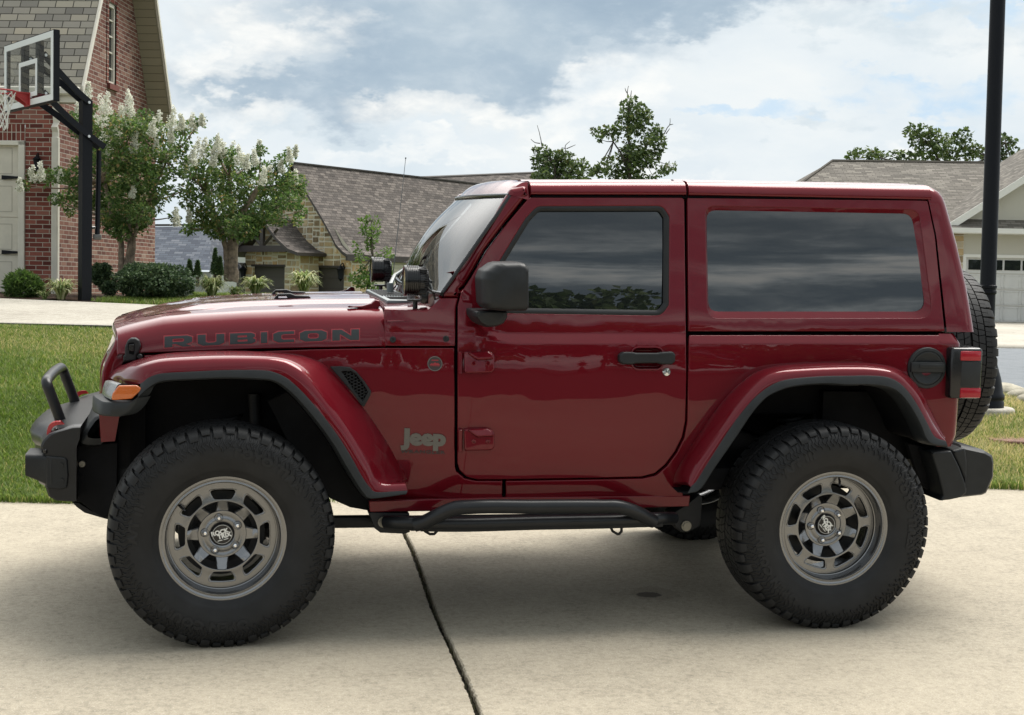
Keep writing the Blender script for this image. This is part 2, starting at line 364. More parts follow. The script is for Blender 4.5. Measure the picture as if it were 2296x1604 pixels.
def glass_mat(name, tint, refl=.04):
    m = bpy.data.materials.new(name); m.use_nodes = True; k = NT(m.node_tree); k.n.clear(); o = k.add('OutputMaterial')
    t = k.add('BsdfTransparent'); t.inputs[0].default_value = c4(tint); g = k.add('BsdfGlossy'); g.inputs['Roughness'].default_value = 0
    ge = k.add('NewGeometry'); dp = k.add('VectorMath', operation='DOT_PRODUCT'); k.lk(ge.outputs['Normal'], dp.inputs[0]); k.lk(ge.outputs['Incoming'], dp.inputs[1]); f5 = k.math('POWER', k.math('SUBTRACT', 1, k.math('ABSOLUTE', dp.outputs['Value']), clamp=True), 5 if refl < .2 else 3.4); mx = k.add('MixShader'); k.lk(k.math('MULTIPLY_ADD', f5, 1-refl, refl), mx.inputs[0]); k.lk(t.outputs[0], mx.inputs[1]); k.lk(g.outputs[0], mx.inputs[2]); k.lk(mx.outputs[0], o.inputs[0]); return m
WINDSH = glass_mat('windscreen_glass', (.55, .60, .59), .19)
CLEARG = glass_mat('clear_glass', (.95, .97, .97), .04)

def txt(s, size, bold=0, sx=1, font=None, spacing=1, res=3):
    """outline text -> list of (verts2d, faces) mesh data centred on x, baseline 0"""
    cu = bpy.data.curves.new('t', 'FONT'); cu.body = s; cu.size = size; cu.offset = bold; cu.align_x = 'CENTER'; cu.space_character = spacing; cu.resolution_u = res
    o = bpy.data.objects.new('t', cu); COL.objects.link(o); dg = bpy.context.evaluated_depsgraph_get(); dg.update()
    me = bpy.data.meshes.new_from_object(o.evaluated_get(dg)); v = [(x.co.x*sx, x.co.y) for x in me.vertices]; f = [tuple(p.vertices) for p in me.polygons]
    bpy.data.objects.remove(o); bpy.data.meshes.remove(me); bpy.data.curves.remove(cu); return v, f
def relief(mb, v, f, fn, h, m=0):                 # raise flat shapes v,f through fn(u, v, height)
    e = {}
    for g in f:
        for i in range(len(g)):
            a, b = g[i], g[(i+1) % len(g)]; e[(a, b)] = 1
    o = mb.add([fn(x, y, h) for x, y in v], f, m); o2 = mb.add([fn(x, y, 0) for x, y in v], [], m)
    for a, b in e:
        if (b, a) not in e: mb.f.append((o+a, o2+a, o2+b, o+b)); mb.m.append(m)
def relief_obj(name, v, f, fn, h, mt, parent): mb = MB(); relief(mb, v, f, fn, h); return build(mb, name, mt, parent, smooth=0, recalc=False)
# ------------------------------------------------------------------ the vehicle: body surfaces
CAR = empty('off_road_car', M=VM); tag(CAR, 'lifted maroon two-door off-road car parked side-on on the concrete driveway', 'car')
def zb(x): return 1.203+(x-1.024)*.0117           # belt line
BEX = np.linspace(.82, 1.14, 60); BEZ = np.interp(BEX, [.82, .87, .90, .92, .941, .96, .979, 1.0, 1.02, 1.045, 1.069, 1.095, 1.125, 1.14], [.9, .45, .25, .15, .098, .070, .050, .034, .0225, .0135, .0075, .003, 0, 0])
def lramp(t):
    t = min(1, max(0, t)); k = .14
    return (t*t/(2*k) if t < k else 1-k-(1-t)**2/(2*k) if t > 1-k else t-k/2)/(1-k)
def sst(t): t = min(1, max(0, t)); return t*t*(3-2*t)
def w0(x):
    if x > 1.02: return .80
    if x > .60: return .80-.060*sst((1.02-x)/.42)
    return .740-.125*(.60-x)
def S(x, z):
    b = zb(x); zc = min(z, b); base = w0(x)-.028*((zc-.93)/.4)**2
    if zc < .66: base -= .30*(.66-zc)**2
    be = b+float(np.interp(x, BEX, BEZ))
    t = z-b; sp = .02*math.log1p(math.exp(min(t/.02, 40))) if t/.02 < 40 else t
    return base-.021*lramp((z-(be-.046))/.044)-.150*sp
def side(pts, off=0):                             # photo outline -> (x, z) on the left body side
    out = []
    for px, py in pts:
        y = -.78
        for _ in range(5):
            p = Vy(px, py, y); y = -S(p[0], p[2])-off
        out.append((p[0], p[2]))
    return out
def sfc(off=0): return lambda x, z: np.array((x, -S(x, z)-off, z))
ZL = np.r_[np.arange(1.12, 1.24, .004)]
def bodypanel(name, px, holes=(), rads=None, parent=CAR, r=.004, thick=.02, mt=None, off=0, step=9):
    o = rnd(px, rads, 6) if rads is not None else px
    o = side(dens(o, step), off); hs = [side(dens(h, 6), off) for h in holes]
    return panel(name, o, hs, sfc(off), mt or PAINT, parent, thick=thick, r=r, zl=ZL, gx=.045, gz=.028)
RIGHT = []                                        # parts mirrored to the far side at the end

# door
door_px = q('B', (1262, 303), (2209, 304))+q('C', (2220, 140), (2222, 330), (2216, 600), (2197, 700), (2152, 790), (2092, 870), (2030, 922), (1950, 944), (1740, 950), (1115, 960), (950, 961), (880, 946), (836, 905), (822, 860))+q('B', (824, 965), (845, 885), (905, 793), (1004, 625), (1134, 455))
dr = [12, 10]+[0, 0, 14, 12, 14, 12, 14, 12, 0, 0, 14, 12, 10, 8]+[8, 12, 14, 20, 20]
win_out = rnd(q('B', (1040, 760), (1240, 432), (1310, 358), (2075, 356), (2116, 420), (2113, 960), (2068, 1024), (1010, 1008)), [18, 22, 26, 22, 16, 16, 26, 14], 7)
cup_px = rnd(q('C', (1885, 152), (2078, 152), (2078, 288), (1885, 288)), [18, 18, 18, 18], 8)
DOOR = bodypanel('door', door_px, [win_out, cup_px], dr, r=.005, thick=.045); RIGHT.append(DOOR)
def ring(name, a, b, ya, yb, mt, parent, mid=None):   # sloping frame between two matching outlines (offsets from the body side)
    A = side(a); B = side(b); mb = MB(); rows = []
    for f in ((0, .25, .5, .75, 1)):
        rows.append([(A[i][0]*(1-f)+B[i][0]*f, -S(A[i][0]*(1-f)+B[i][0]*f, A[i][1]*(1-f)+B[i][1]*f)+ya*(1-f)+yb*f-(mid or 0)*math.sin(PI*f), A[i][1]*(1-f)+B[i][1]*f) for i in range(len(A))])
    mb.grid(rows, closeu=True); return build(mb, name, mt, parent, smooth=60)
def inset_px(p, d):
    p = np.asarray(p, float); s = 1 if area(p) > 0 else -1; return [tuple(x) for x in (offs(p, d) if s > 0 else offs(p[::-1], d)[::-1])]
wo = dens(win_out, 6); wi = inset_px(wo, 11.5)
ring('window_seal', inset_px(wo, -1.5), wi, .004, .010, PLASTIC, DOOR, .006)
def pane(name, px, dep, parent, mt=TINT):
    P = side(px); o = np.array(P); return panel(name, o, [], lambda x, z: np.array((x, -(S(x, max(z, zb(x)+.03))+(.02 if x < .95 else 0)*0)+dep, z)), mt, parent, thick=.006, r=.001, gx=.08, gz=.05)
def flatpane(name, px, dep, parent, mt=TINT):    # glass lies in one leaning plane
    P = np.array(side(px)); zm0, zm1 = P[:, 1].min(), P[:, 1].max(); xm = 2.0
    y0, y1 = -S(xm, zm0+.02)+dep, -S(xm, zm1)+dep
    return panel(name, P, [], lambda x, z: np.array((x, y0+(y1-y0)*(z-zm0)/(zm1-zm0)-.0045*math.sin(PI*(z-zm0)/(zm1-zm0)), z)), mt, parent, thick=.006, r=.001, gx=.06, gz=.04)
flatpane('window', inset_px(wo, 9), .020, DOOR)

# hard top side, with recessed rear window
hs_px = q('U', (74, 942), (1130, 952), (1226, 962), (1250, 1130), (1306, 1584), (78, 1584))
hs_px = [(1541.5, 444), (2058, 449.5), (2080, 450.5), (2096.5, 528.3), (2118.5, 743.5), (1544, 743.5)]
hw_out = rnd(q('U', (160, 985), (1178, 1003), (1246, 1520), (172, 1520)), [22, 26, 30, 26], 8)
hw_in = rnd(q('U', (173, 1004), (1155, 1021), (1222, 1490), (182, 1490)), [20, 24, 26, 22], 8)
HT = bodypanel('hardtop_side', hs_px, [hw_out], [3, 3, 3, 6, 3, 3], r=.004); RIGHT.append(HT)
def resam(p, n): p = list(p)+[p[0]]; return [tuple(x) for x in lin(p, n+1)[:-1]]
ring('window_recess', resam(inset_px(hw_out, -.6), 160), resam(hw_in, 160), .003, .020, PAINT, HT)
flatpane('rear_side_window', dens(inset_px(hw_in, -2), 6), .021, HT)

# rear quarter of the tub, with sill, and the arch cut out of it
arch_in = q('E', (1352, 596), (1268, 470), (1192, 352), (1112, 288), (1000, 252), (800, 242), (640, 250), (520, 280), (410, 345), (310, 455), (170, 660), (50, 812), (62, 905))
qt_px = [(1134.5, 1079.5), (1362, 1075.8), (1441, 1074), (1472, 1067), (1496, 1046), (1518, 1016), (1535, 982), (1541.5, 945), (1545, 751), (2118.5, 751), (2121, 900), (2121.5, 1000)]+arch_in+[(1510, 1136), (1134.5, 1140)]
qr = [2, 0, 0, 14, 12, 12, 12, 10, 3, 3, 0, 2]+[0]*len(arch_in)+[4, 3]
QT = bodypanel('rear_quarter', qt_px, [], qr, r=.004); RIGHT.append(QT)
# front side panel between flare and door
ff_px = [(560, 789), (700, 783.8), (858, 780.6), (1018.5, 780.4)]+q('C', (807, 880), (816, 912), (868, 955), (935, 970), (1098, 970), (1096, 1135), (640, 1135), (290, 1118), (300, 1010))+[(812, 1060), (760, 930), (700, 838), (640, 808), (560, 800), (330, 822), (322, 797)]
FF = bodypanel('front_fender', ff_px, [], None, r=.004, step=7); RIGHT.append(FF)
# cowl side under the windscreen post
cw_px = [(861.5, 693), (957, 697), (976, 680), (988, 668), (1027, 669), (1021.5, 690), (1020, 776.5), (863, 776)]
CW = bodypanel('cowl_side', cw_px, [], [3, 10, 8, 4, 3, 4, 2, 2], r=.005); RIGHT.append(CW)
# windscreen post
ap_px = q('B', (1150, 246), (1246, 226), (1262, 292), (1236, 308), (1122, 450), (992, 622), (893, 790), (836, 880), (832, 915), (695, 916), (748, 838), (862, 712), (990, 518), (1092, 340))
AP = bodypanel('windscreen_post', ap_px, [], [10, 10, 4, 4, 20, 20, 20, 10, 4, 6, 14, 10, 20, 14], r=.022, thick=.05, step=6); RIGHT.append(AP)
# dark inner wall that closes the gaps between panels
isx = [(575, 800), (860, 790), (1005, 672), (1215, 440), (2072, 452), (2112, 742), (2114, 990)]+q('E', (1268, 470), (1192, 352), (1112, 288), (1000, 252), (800, 242), (640, 250), (520, 280), (410, 345), (310, 455), (170, 660), (75, 800))+[(1500, 1110), (845, 1112), (760, 930), (700, 850)]
SH = panel('inner_wall', np.array(side(dens(isx, 12))), [np.array(side(inset_px(wo, 4)))], lambda x, z: np.array((x, -S(x, z)+.055, z)), HOLE, CAR, thick=.02, r=.002, gx=.12, gz=.06); RIGHT.append(SH)

# loft across the car: section(y) -> list of points
def across(name, sec, ys, mt, parent=CAR, smooth=40, closeu=False):
    mb = MB(); mb.grid([sec(y) for y in ys], closeu=closeu); return build(mb, name, mt, parent, smooth=smooth)
# roof panels
gut = lambda x: float(np.interp(x, [1.18, 1.85, 2.95], [Vy(1200, 438, -.70)[2], Vy(1540, 438.5, -.70)[2], Vy(2079, 449, -.69)[2]]))
top = lambda x: float(np.interp(x, [1.20, 1.86, 2.92], [Vy(1195, 406, -.66)[2], Vy(1540, 405.5, -.66)[2], Vy(2068, 414.5, -.66)[2]]))
def roof_sec(x, lowx=0):
    g, t = gut(x)+.004, top(x); w = S(x, g); h = t-g
    half = [(w-.012, g-.004), (w+.003, g), (w+.006, g+.006), (w+.004, g+h*.25), (w-.002, g+h*.5), (w-.013, g+h*.72), (w-.030, g+h*.90), (w-.050, t-.001), (w-.085, t+.0015), (w-.16, t+.003), (w-.20, t+.004), (w-.22, t+.010), (w-.40, t+.014), (0, t+.016)]
    return half
def roof(name, x0, x1, n, endr=.0, mt=PAINT):
    mb = MB(); rows = []
    for i in range(n):
        x = x0+(x1-x0)*i/(n-1); hf = roof_sec(x); rows.append([(x, -a, b) for a, b in hf]+[(x, a, b) for a, b in hf[::-1][1:]])
    first = [(p[0], p[1]*.98, p[2]-.03) for p in rows[0]]; last = [(p[0], p[1]*.98, p[2]-.03) for p in rows[-1]]
    mb.grid([first]+rows+[last]); return build(mb, name, mt, CAR, smooth=42)
xr0 = Vy(1190.5, 420, -.68)[0]; xr1 = Vy(1538.5, 420, -.68)[0]; xr2 = Vy(1544.5, 420, -.68)[0]; xr3 = Vy(2067, 430, -.68)[0]
roof('roof_panel', xr0, xr1, 14); roof('rear_roof', xr2, xr3+.045, 18)
# rain gutter: dark slot under the roof band
mb = MB(); pts = [Vy(px, py, -.70) for px, py in [(1196, 441.5), (1540, 442), (2050, 447.5), (2082, 449.8)]]
mb.tube([(p[0], -S(p[0], p[2])+.012, p[2]) for p in lin(pts, 12)], .007, 8); RIGHT.append(build(mb, 'rain_gutter', HOLE, CAR))
# rear corner of the hard top, wraps round to the tailgate glass
def corner_path(x0, xr, w, R=.055, n=7):
    pts = [(x0, -w), ((x0+xr-R)/2, -w)]+[(xr-R+R*math.sin(a), -w+R-R*math.cos(a)) for a in np.linspace(0, PI/2, n)]+[(xr+.006, -w*.6), (xr+.012, -w*.25)]
    return pts+[(xr+.014, 0)]+[(a, -b) for a, b in pts[::-1]]
seam = q('L', (1100, 543), (1138, 655), (1192, 900), (1265, 1568)); sil = q('L', (1105, 541), (1180, 566), (1222, 608), (1247, 690), (1302, 960), (1347, 1250), (1377, 1560))
zs = np.linspace(zb(3.0)+.004, top(2.92)-.004, 26)
sx = [(b, a) for a, b in side(seam)][::-1]; rx = [(Vy(a, b, -.62)[2], Vy(a, b, -.62)[0]) for a, b in sil][::-1]
mb = MB(); rows = []
for z in zs:
    x0 = np.interp(z, *zip(*sx))+.003; xr = np.interp(z, *zip(*rx)); w = S(3.0, z)
    tt = max(0, (z-1.80)/.075); w -= .055*min(1, tt)**2.2
    rows.append([(a, b, z) for a, b in corner_path(x0, max(xr, x0+.03), w, min(.055, max(.02, (xr-x0)*.6)))])
rows.append([(a-.03 if a > 3 else a, b*.93, zs[-1]+.006) for a, b, _ in rows[-1]]); rows.append([(2.93, b*.6, zs[-1]+.004) for a, b, _ in rows[-1]])
mb.grid(rows); build(mb, 'hardtop_rear', PAINT, CAR, smooth=50)
# rear glass
mb = MB(); mb.box((3.125, 0, 1.52), (.012, 1.10, .36), .01, rot=Matrix.Rotation(rad(-6), 3, 'Y').to_4x4()); build(mb, 'rear_glass', TINT, CAR)
# tub rear corner and tailgate
mb = MB(); rows = []
for z in np.r_[np.linspace(.735, zb(3)-.05, 10), np.linspace(zb(3)-.045, zb(3)-.004, 8)]:
    xr = np.interp(z, [.735, .78, 1.13, 1.18, 1.222], [3.085, 3.10, 3.103, 3.10, 3.082]); rows.append([(a, b, z) for a, b in corner_path(2.9935, xr, S(2.995, z), .045)])
rows.append([(a, b*.97, zb(3)-.003) for a, b, _ in rows[-1]]); mb.grid(rows); build(mb, 'tailgate', PAINT, CAR, smooth=50)

# windscreen: header, glass
TL = Vy(1138.5, 440, -.648); BLc = Vy(988, 656.5, -.735); RF = Vy(1190, 404.5, -.66)
def bow(y, w): return 1-(y/w)**2
def head_sec(y):
    b = bow(y, .66)*.055; s = abs(y)/.70; k = 1-.03*max(0, s-.8)/.2
    g = np.array((TL[0]-b, y, TL[2]+.004)); rp_ = roof_sec(xr0)[::-1]; e = np.array((xr0-.004-.012*bow(y, .70), y, float(np.interp(abs(y), [p[0] for p in rp_], [p[1] for p in rp_]))-.003-.03*max(0, (s-.90)/.1)**2))
    c = np.array((g[0]+.055, y, e[2]-.006+.012)); pts = [g+np.array((.02, 0, -.012)), g]
    for t in np.linspace(.12, 1, 9): pts.append((1-t)**2*g+2*t*(1-t)*c+t*t*e)
    pts.append(e+np.array((.012, 0, -.035))); return [tuple(p) for p in pts]
across('windscreen_header', head_sec, np.linspace(-.685, .685, 29), PAINT)
mb = MB(); rows = []
for i in range(15):
    t = i/14; w = .655+(.735-.655)*t+.02; x = TL[0]+(BLc[0]-TL[0])*t+.004; z = TL[2]+(BLc[2]-TL[2])*t
    rows.append([(x-(.070-.02*t)*bow(y, w)-.035*bow(y, w)**.7*math.sin(PI*t), y, z+.025*bow(y, w)**.7*math.sin(PI*t)) for y in np.linspace(-w, w, 33)])
mb.grid(rows); build(mb, 'windscreen', WINDSH, CAR, smooth=60)
mb = MB()                                         # black band round the glass
for e in (0, 14): mb.tube([(p[0]-.002, p[1], p[2]+(.004 if e == 0 else -.004)) for p in rows[e]], .008, 8)
for s in (0, -1): mb.tube([r[s] for r in rows], .008, 8)
build(mb, 'windscreen_seal', BLACK, CAR)
# cowl top between bonnet and windscreen
def cowl_sec(y):
    s = abs(y)/.735; z0 = Vy(862, 692, -.66)[2]+.012*(1-s*s); d = .045*max(0, (s-.86)/.14)**2
    return [(.612, y*.985, z0-.05), (.616, y*.985, z0-d), (.70, y*.992, z0+.004-d), (.80, y, z0+.012-d), (BLc[0]+.015-.055*bow(y, .75), y*1.01, BLc[2]-.012-d*.3), (BLc[0]+.05, y, BLc[2]-.05)]
across('cowl_top', cowl_sec, np.linspace(-.738, .738, 31), PAINT)
ZT.update(X=(.23297, 602.6, 759.3), Y=(.15748, 241.0, 759.3), R=(.22541, 1494.5, 807.5))
# ------------------------------------------------------------------ bonnet
def ip(x, tab): return float(np.interp(x, [a for a, _ in tab], [b for _, b in tab]))
seam_t = [(a, b) for a, b in side([(268, 795.5), (326, 792.2), (450, 787.6), (576, 783), (700, 780.4), (858, 777.4)])]
sh_t = [(Vy(a, b, -.60)[0], Vy(a, b, -.60)[2]) for a, b in [(266, 741.5), (285, 735), (317, 726.5), (370, 713.5), (435, 706.5), (552, 699), (699, 693.5), (846, 691.5)]]
ct_t = [(Vy(a, b, 0)[0], Vy(a, b, 0)[2]) for a, b in [(253, 741.5), (262, 727), (288, 709.5), (326, 696.3), (370, 686), (417, 678.6), (458, 671.2), (511, 666.2), (605, 664.4), (740, 662.5), (850, 661)]]
XF, XR = -.432, .607
def hood_half(xe, y=None):                        # half cross-section at edge position xe: list of (half width, z)
    zs_, zh = ip(xe, seam_t), ip(xe, sh_t); w = S(xe, zs_)-.003; h = zh-zs_; f = sst((xe+.43)/.16); g = sst((xe+.30)/.22)
    zc = ip(xe-.02, ct_t)-.022*g
    return [(w-.004, zs_), (w, zs_+.004), (w-.003, zs_+h*.22), (w-.009, zs_+h*.41), (w-.017, zs_+h*.555), (w-.029, zs_+h*.69), (w-.044, zs_+h*.795), (w-.064, zs_+h*.885), (w-.090, zs_+h*.95), (w-.12, zs_+h*.99), (w-.155, zh+.001), (w-.20, zh+.004),
            (w-.25, zh+.006), (.395-.10*(1-f), zh+.007), (.365-.10*(1-f), zh+.0072+.003*g), (.335-.08*(1-f), zh+.008+.010*g), (.29-.06*(1-f), zh+.008+.017*g), (.24, max(zc, zh+.008)-.004+.018*g), (.12, max(zc, zh+.008)+.019*g), (0, max(zc, zh+.008)+.020*g)]
HXS = np.r_[np.linspace(XF, XF+.12, 9)[:-1], np.linspace(XF+.12, XR, 34)]
def hood_rows():
    rows = []
    for x in HXS:
        f = max(0, 1-(x-XF)/.35); hf = hood_half(x); wm = hf[0][0]
        half = [(x-.052*f*(1-(a/wm)**2), a, b) for a, b in hf]
        rows.append([(p[0], -p[1], p[2]) for p in half]+[(p[0], p[1], p[2]) for p in half[::-1][1:]])
    r0 = rows[0]; lip = [[(p[0]-.006, p[1]*.992, p[2]-.012) for p in r0], [(p[0]-.006, p[1]*.98, p[2]-.035) for p in r0]]
    tail = [[(p[0]+.003, p[1], p[2]-.004) for p in rows[-1]], [(p[0]+.003, p[1]*.99, p[2]-.04) for p in rows[-1]]]
    return lip[::-1]+rows+tail
mb = MB(); mb.grid(hood_rows()); HOOD = build(mb, 'bonnet', PAINT, CAR, smooth=46)
def hood_y(x, z):
    hf = hood_half(x)[1:9]; return float(np.interp(z, [b for _, b in hf], [a for a, _ in hf]))
def hood_xz(pts, off=0):
    out = []
    for px, py in pts:
        y = -.66
        for _ in range(6): p = Vy(px, py, y); y = -hood_y(p[0], p[2])-off
        out.append((p[0], p[2]))
    return out
def join(objs, name, parent, mt=None):
    b = bmesh.new()
    for o in objs: b.from_mesh(o.data)
    me = bpy.data.meshes.new(name); m0 = objs[0].data.materials[0]
    for o in objs: d = o.data; bpy.data.objects.remove(o); bpy.data.meshes.remove(d)
    b.to_mesh(me); b.free(); me.materials.append(mt or m0); me.polygons.foreach_set('use_smooth', [True]*len(me.polygons)); me.set_sharp_from_angle(angle=rad(40)); return link(name, me, parent)
# side lettering of the bonnet
LET = [(475, 217, [[(0, 0), (0, 1), (175, 1), (213, .84), (213, .42), (180, .27), (162, .26), (217, 0), (140, 0), (85, .27), (62, .27), (62, 0)], [(62, .47), (62, .75), (140, .75), (150, .68), (150, .54), (140, .47)]]),
       (728, 207, [[(0, 1), (0, .22), (40, 0), (165, 0), (205, .22), (205, 1), (143, 1), (143, .34), (125, .26), (80, .26), (62, .34), (62, 1)]]),
       (975, 195, [[(0, 0), (0, 1), (160, 1), (190, .86), (190, .62), (172, .5), (195, .40), (195, .15), (165, 0)], [(58, .61), (58, .78), (130, .78), (130, .61)], [(58, .23), (58, .40), (134, .40), (134, .23)]]),
       (1210, 50, [[(0, 0), (0, 1), (50, 1), (50, 0)]]),
       (1305, 160, [[(40, 0), (0, .22), (0, .80), (40, 1), (160, 1), (160, .74), (78, .74), (62, .66), (62, .36), (78, .26), (160, .26), (160, 0)]]),
       (1508, 207, [[(40, 0), (0, .22), (0, .80), (40, 1), (165, 1), (205, .80), (205, .22), (165, 0)], [(80, .27), (62, .36), (62, .66), (80, .74), (125, .74), (143, .66), (143, .36), (125, .27)]]),
       (1755, 207, [[(0, 0), (0, 1), (70, 1), (145, .42), (145, 1), (205, 1), (205, 0), (138, 0), (58, .60), (58, 0)]])]
def let_px(u, v): b = 501-.052*(u-475)+.0000085*(u-475)**2; return q('J', (u, b-v*(86-.002*(u-475))))[0]
for nm, mt, grow, off in (('letter_edge', DECALED, 7, .0009), ('letters', DECAL, 0, .0016)):
    objs = []
    for x0, w, loops in LET:
        L = []
        for i, lp in enumerate(loops):
            p = [(x0+a, b*86) for a, b in lp]
            if grow: p = np.array(p); p = offs(p if area(p) > 0 else p[::-1], -grow if i == 0 else grow)
            L.append(hood_xz(dens([let_px(a, b/86) for a, b in p], 5)))
        objs.append(panel('l', L[0], L[1:], lambda x, z, o=off: np.array((x, -hood_y(x, z)-o, z)), mt, CAR, thick=.0004, r=.0002, gx=.02, gz=.012))
    join(objs, nm, HOOD, mt)

# ------------------------------------------------------------------ grille and head lamps
def gx_(y, z): return -.480-.052*sst((1.165-z)/.17)-.010*(1.16-z)/.4+.040*(y/.6)**2
gs = lambda u, v: np.array((gx_(u, v), -u, v))
go = rnd([(-.585, 1.155), (.585, 1.155), (.60, .95), (.56, .74), (-.56, .74), (-.60, .95)], [.05, .05, .05, .03, .03, .05], 5)
circ = lambda cx, cy, r, n=36: [(cx+r*math.cos(2*PI*i/n), cy+r*math.sin(2*PI*i/n)) for i in range(n)]
slots = [rnd([(u-.021, .80), (u+.021, .80), (u+.021, 1.10), (u-.021, 1.10)], .018, 4) for u in [(i-3)*.079 for i in range(7)]]
GR = panel('grille', dens(go, .03), [dens(s, .04) for s in slots]+[circ(-.435, .985, .098), circ(.435, .985, .098)], gs, PAINT, CAR, thick=.06, r=.012, gx=.06, gz=.06)
for sy in (-1, 1):
    H = empty('headlight', (gx_(.435, .985)+.035, sy*.435, .985), CAR); mb = MB(); R9 = Matrix.Rotation(rad(-90), 4, 'Z')
    mb.lathe([(.098, -.03), (.098, .004), (.088, .0), (.086, -.02)], 40, M=R9); build(mb, 'headlight_ring', BLACK, H)
    mb = MB(); mb.lathe([(.087, -.012), (.07, .002), (.04, .010), (0.001, .013)], 40, M=R9); build(mb, 'lens', CLEARL, H)
mb = MB(); mb.box((-.36, 0, .82), (.06, 1.08, .62)); build(mb, 'radiator', HOLE, CAR)
p = [Vy(a, b, -.585) for a, b in q('F', (828, 560), (1030, 575), (985, 828), (848, 838))]; mb = MB()
mb.prism([(a[0], -.60, a[2]) for a in p], [(a[0], -.42, a[2]) for a in p]); build(mb, 'grille_side', PAINT, CAR)

# ------------------------------------------------------------------ flares
def flare(name, cols, yR, yB, trim_from, Ccols, N, nose=None):
    k = len(cols); A, R_, B = [], [], []
    for i, (a, r_, b) in enumerate(cols):
        s = side([a])[0]; A.append((s[0], -S(*s)+.006, s[1]))
        yr = yR[i] if hasattr(yR, '__len__') else yR; yb = yB[i] if hasattr(yB, '__len__') else yB
        R_.append(Vy(*r_, yr)); B.append(Vy(*b, yb))
    def sp(P, n, lo=0): P = np.array(P); t = np.linspace(lo, len(P)-1, n); i = np.clip(t.astype(int), 0, len(P)-2); s = (t-i)[:, None]; T = np.gradient(P, axis=0); return (2*s**3-3*s**2+1)*P[i]+(s**3-2*s**2+s)*T[i]+(-2*s**3+3*s**2)*P[i+1]+(s**3-s**2)*T[i+1]
    As, Rs, Bs = sp(A, N), sp(R_, N), sp(B, N)
    ctr = np.array([As[:, 0].mean(), 0, .35]); rows = []
    for f in np.linspace(0, 1, 7)[:-1]:
        o = Rs-ctr; o[:, 1] = 0; o /= np.linalg.norm(o, axis=1)[:, None]; rows.append(As*(1-f)+Rs*f+o*(.010*math.sin(PI*f)))
    for f in np.linspace(0, 1, 8):                # rounded shoulder down to the trim
        m = (Rs+Bs)/2+np.array((0, -.013, 0))+(Rs-Bs)*.16; rows.append((1-f)**2*Rs+2*f*(1-f)*m+f*f*Bs)
    rows.append(Bs+np.array((0, .03, 0)))
    mb = MB(); mb.grid([[tuple(p) for p in r] for r in rows]); mb.ngon([tuple(r[0]) for r in rows]); mb.ngon([tuple(r[-1]) for r in rows]); fl = build(mb, name, PAINT, CAR, smooth=50)
    Bt = sp(B[trim_from:], N); Ct = sp([Vy(*c, -.944) for c in Ccols], N); off = np.array((0, -.004, 0)); mb = MB()
    o = Bt-Ct; L = np.linalg.norm(o, axis=1)[:, None]; o = o/L
    mb.grid([[tuple(p) for p in r] for r in (Bt+np.array((0, .02, 0)), Bt+off*.3, Bt-o*.004+off, Ct+o*.005+off*1.2, Ct+np.array((0, .002, 0)), Ct-o*.004+np.array((0, .02, 0)), Ct-o*.012+np.array((0, .10, 0)))])
    tr = build(mb, 'flare_trim', TRIM, fl, smooth=40); mb = MB()
    ins = Ct-o*.014
    mb.grid([[tuple(p) for p in r] for r in (ins+np.array((0, .09, 0)), ins+np.array((0, .20, .01)), ins+np.array((0, .50, .0)))]); lin_ = build(mb, 'wheel_liner', DARK, CAR, smooth=50)
    return fl, lin_, Ct
Q1 = lambda t, *p: q(t, *p)
fc = [Q1('Y', (10, 560), (155, 637), (200, 655)), Q1('Y', (120, 425), (250, 555), (330, 655)), Q1('Y', (330, 330), (400, 445), (470, 642)), Q1('Y', (555, 265), (560, 375), (600, 550)), Q1('Y', (800, 215), (800, 320), (790, 495)),
      Q1('Y', (1200, 185), (1200, 295), (1200, 470)), Q1('Y', (1700, 175), (1700, 278), (1700, 448)), Q1('Y', (2200, 190), (2200, 282), (2200, 452)), Q1('X', (180, 150), (100, 205), (60, 327)), Q1('X', (345, 172), (215, 245), (170, 380)),
      Q1('X', (500, 225), (340, 330), (290, 480)), Q1('X', (610, 318), (460, 460), (420, 620)), Q1('X', (760, 480), (600, 640), (560, 790)), Q1('X', (910, 660), (740, 830), (690, 970)), Q1('X', (1020, 810), (850, 1010), (800, 1150)),
      Q1('X', (1150, 1010), (960, 1200), (900, 1330)), Q1('X', (1265, 1220), (1035, 1350), (972, 1430)), Q1('X', (1322, 1335), (1120, 1395), (1045, 1478)), Q1('X', (1340, 1400), (1310, 1390), (1335, 1463))]
fC = Q1('Y', (430, 850), (600, 705), (780, 620), (1200, 590), (1700, 571), (2200, 587))+Q1('X', (40, 412), (130, 457), (245, 555), (375, 700), (515, 875), (635, 1050), (735, 1225), (835, 1390), (905, 1490), (985, 1543), (1322, 1502))
FLF, LF, _ = flare('front_flare', fc, [-.72, -.82, -.885, -.912]+[-.92]*15, [-.765, -.87, -.925, -.938]+[-.942]*15, 2, fC, 110)
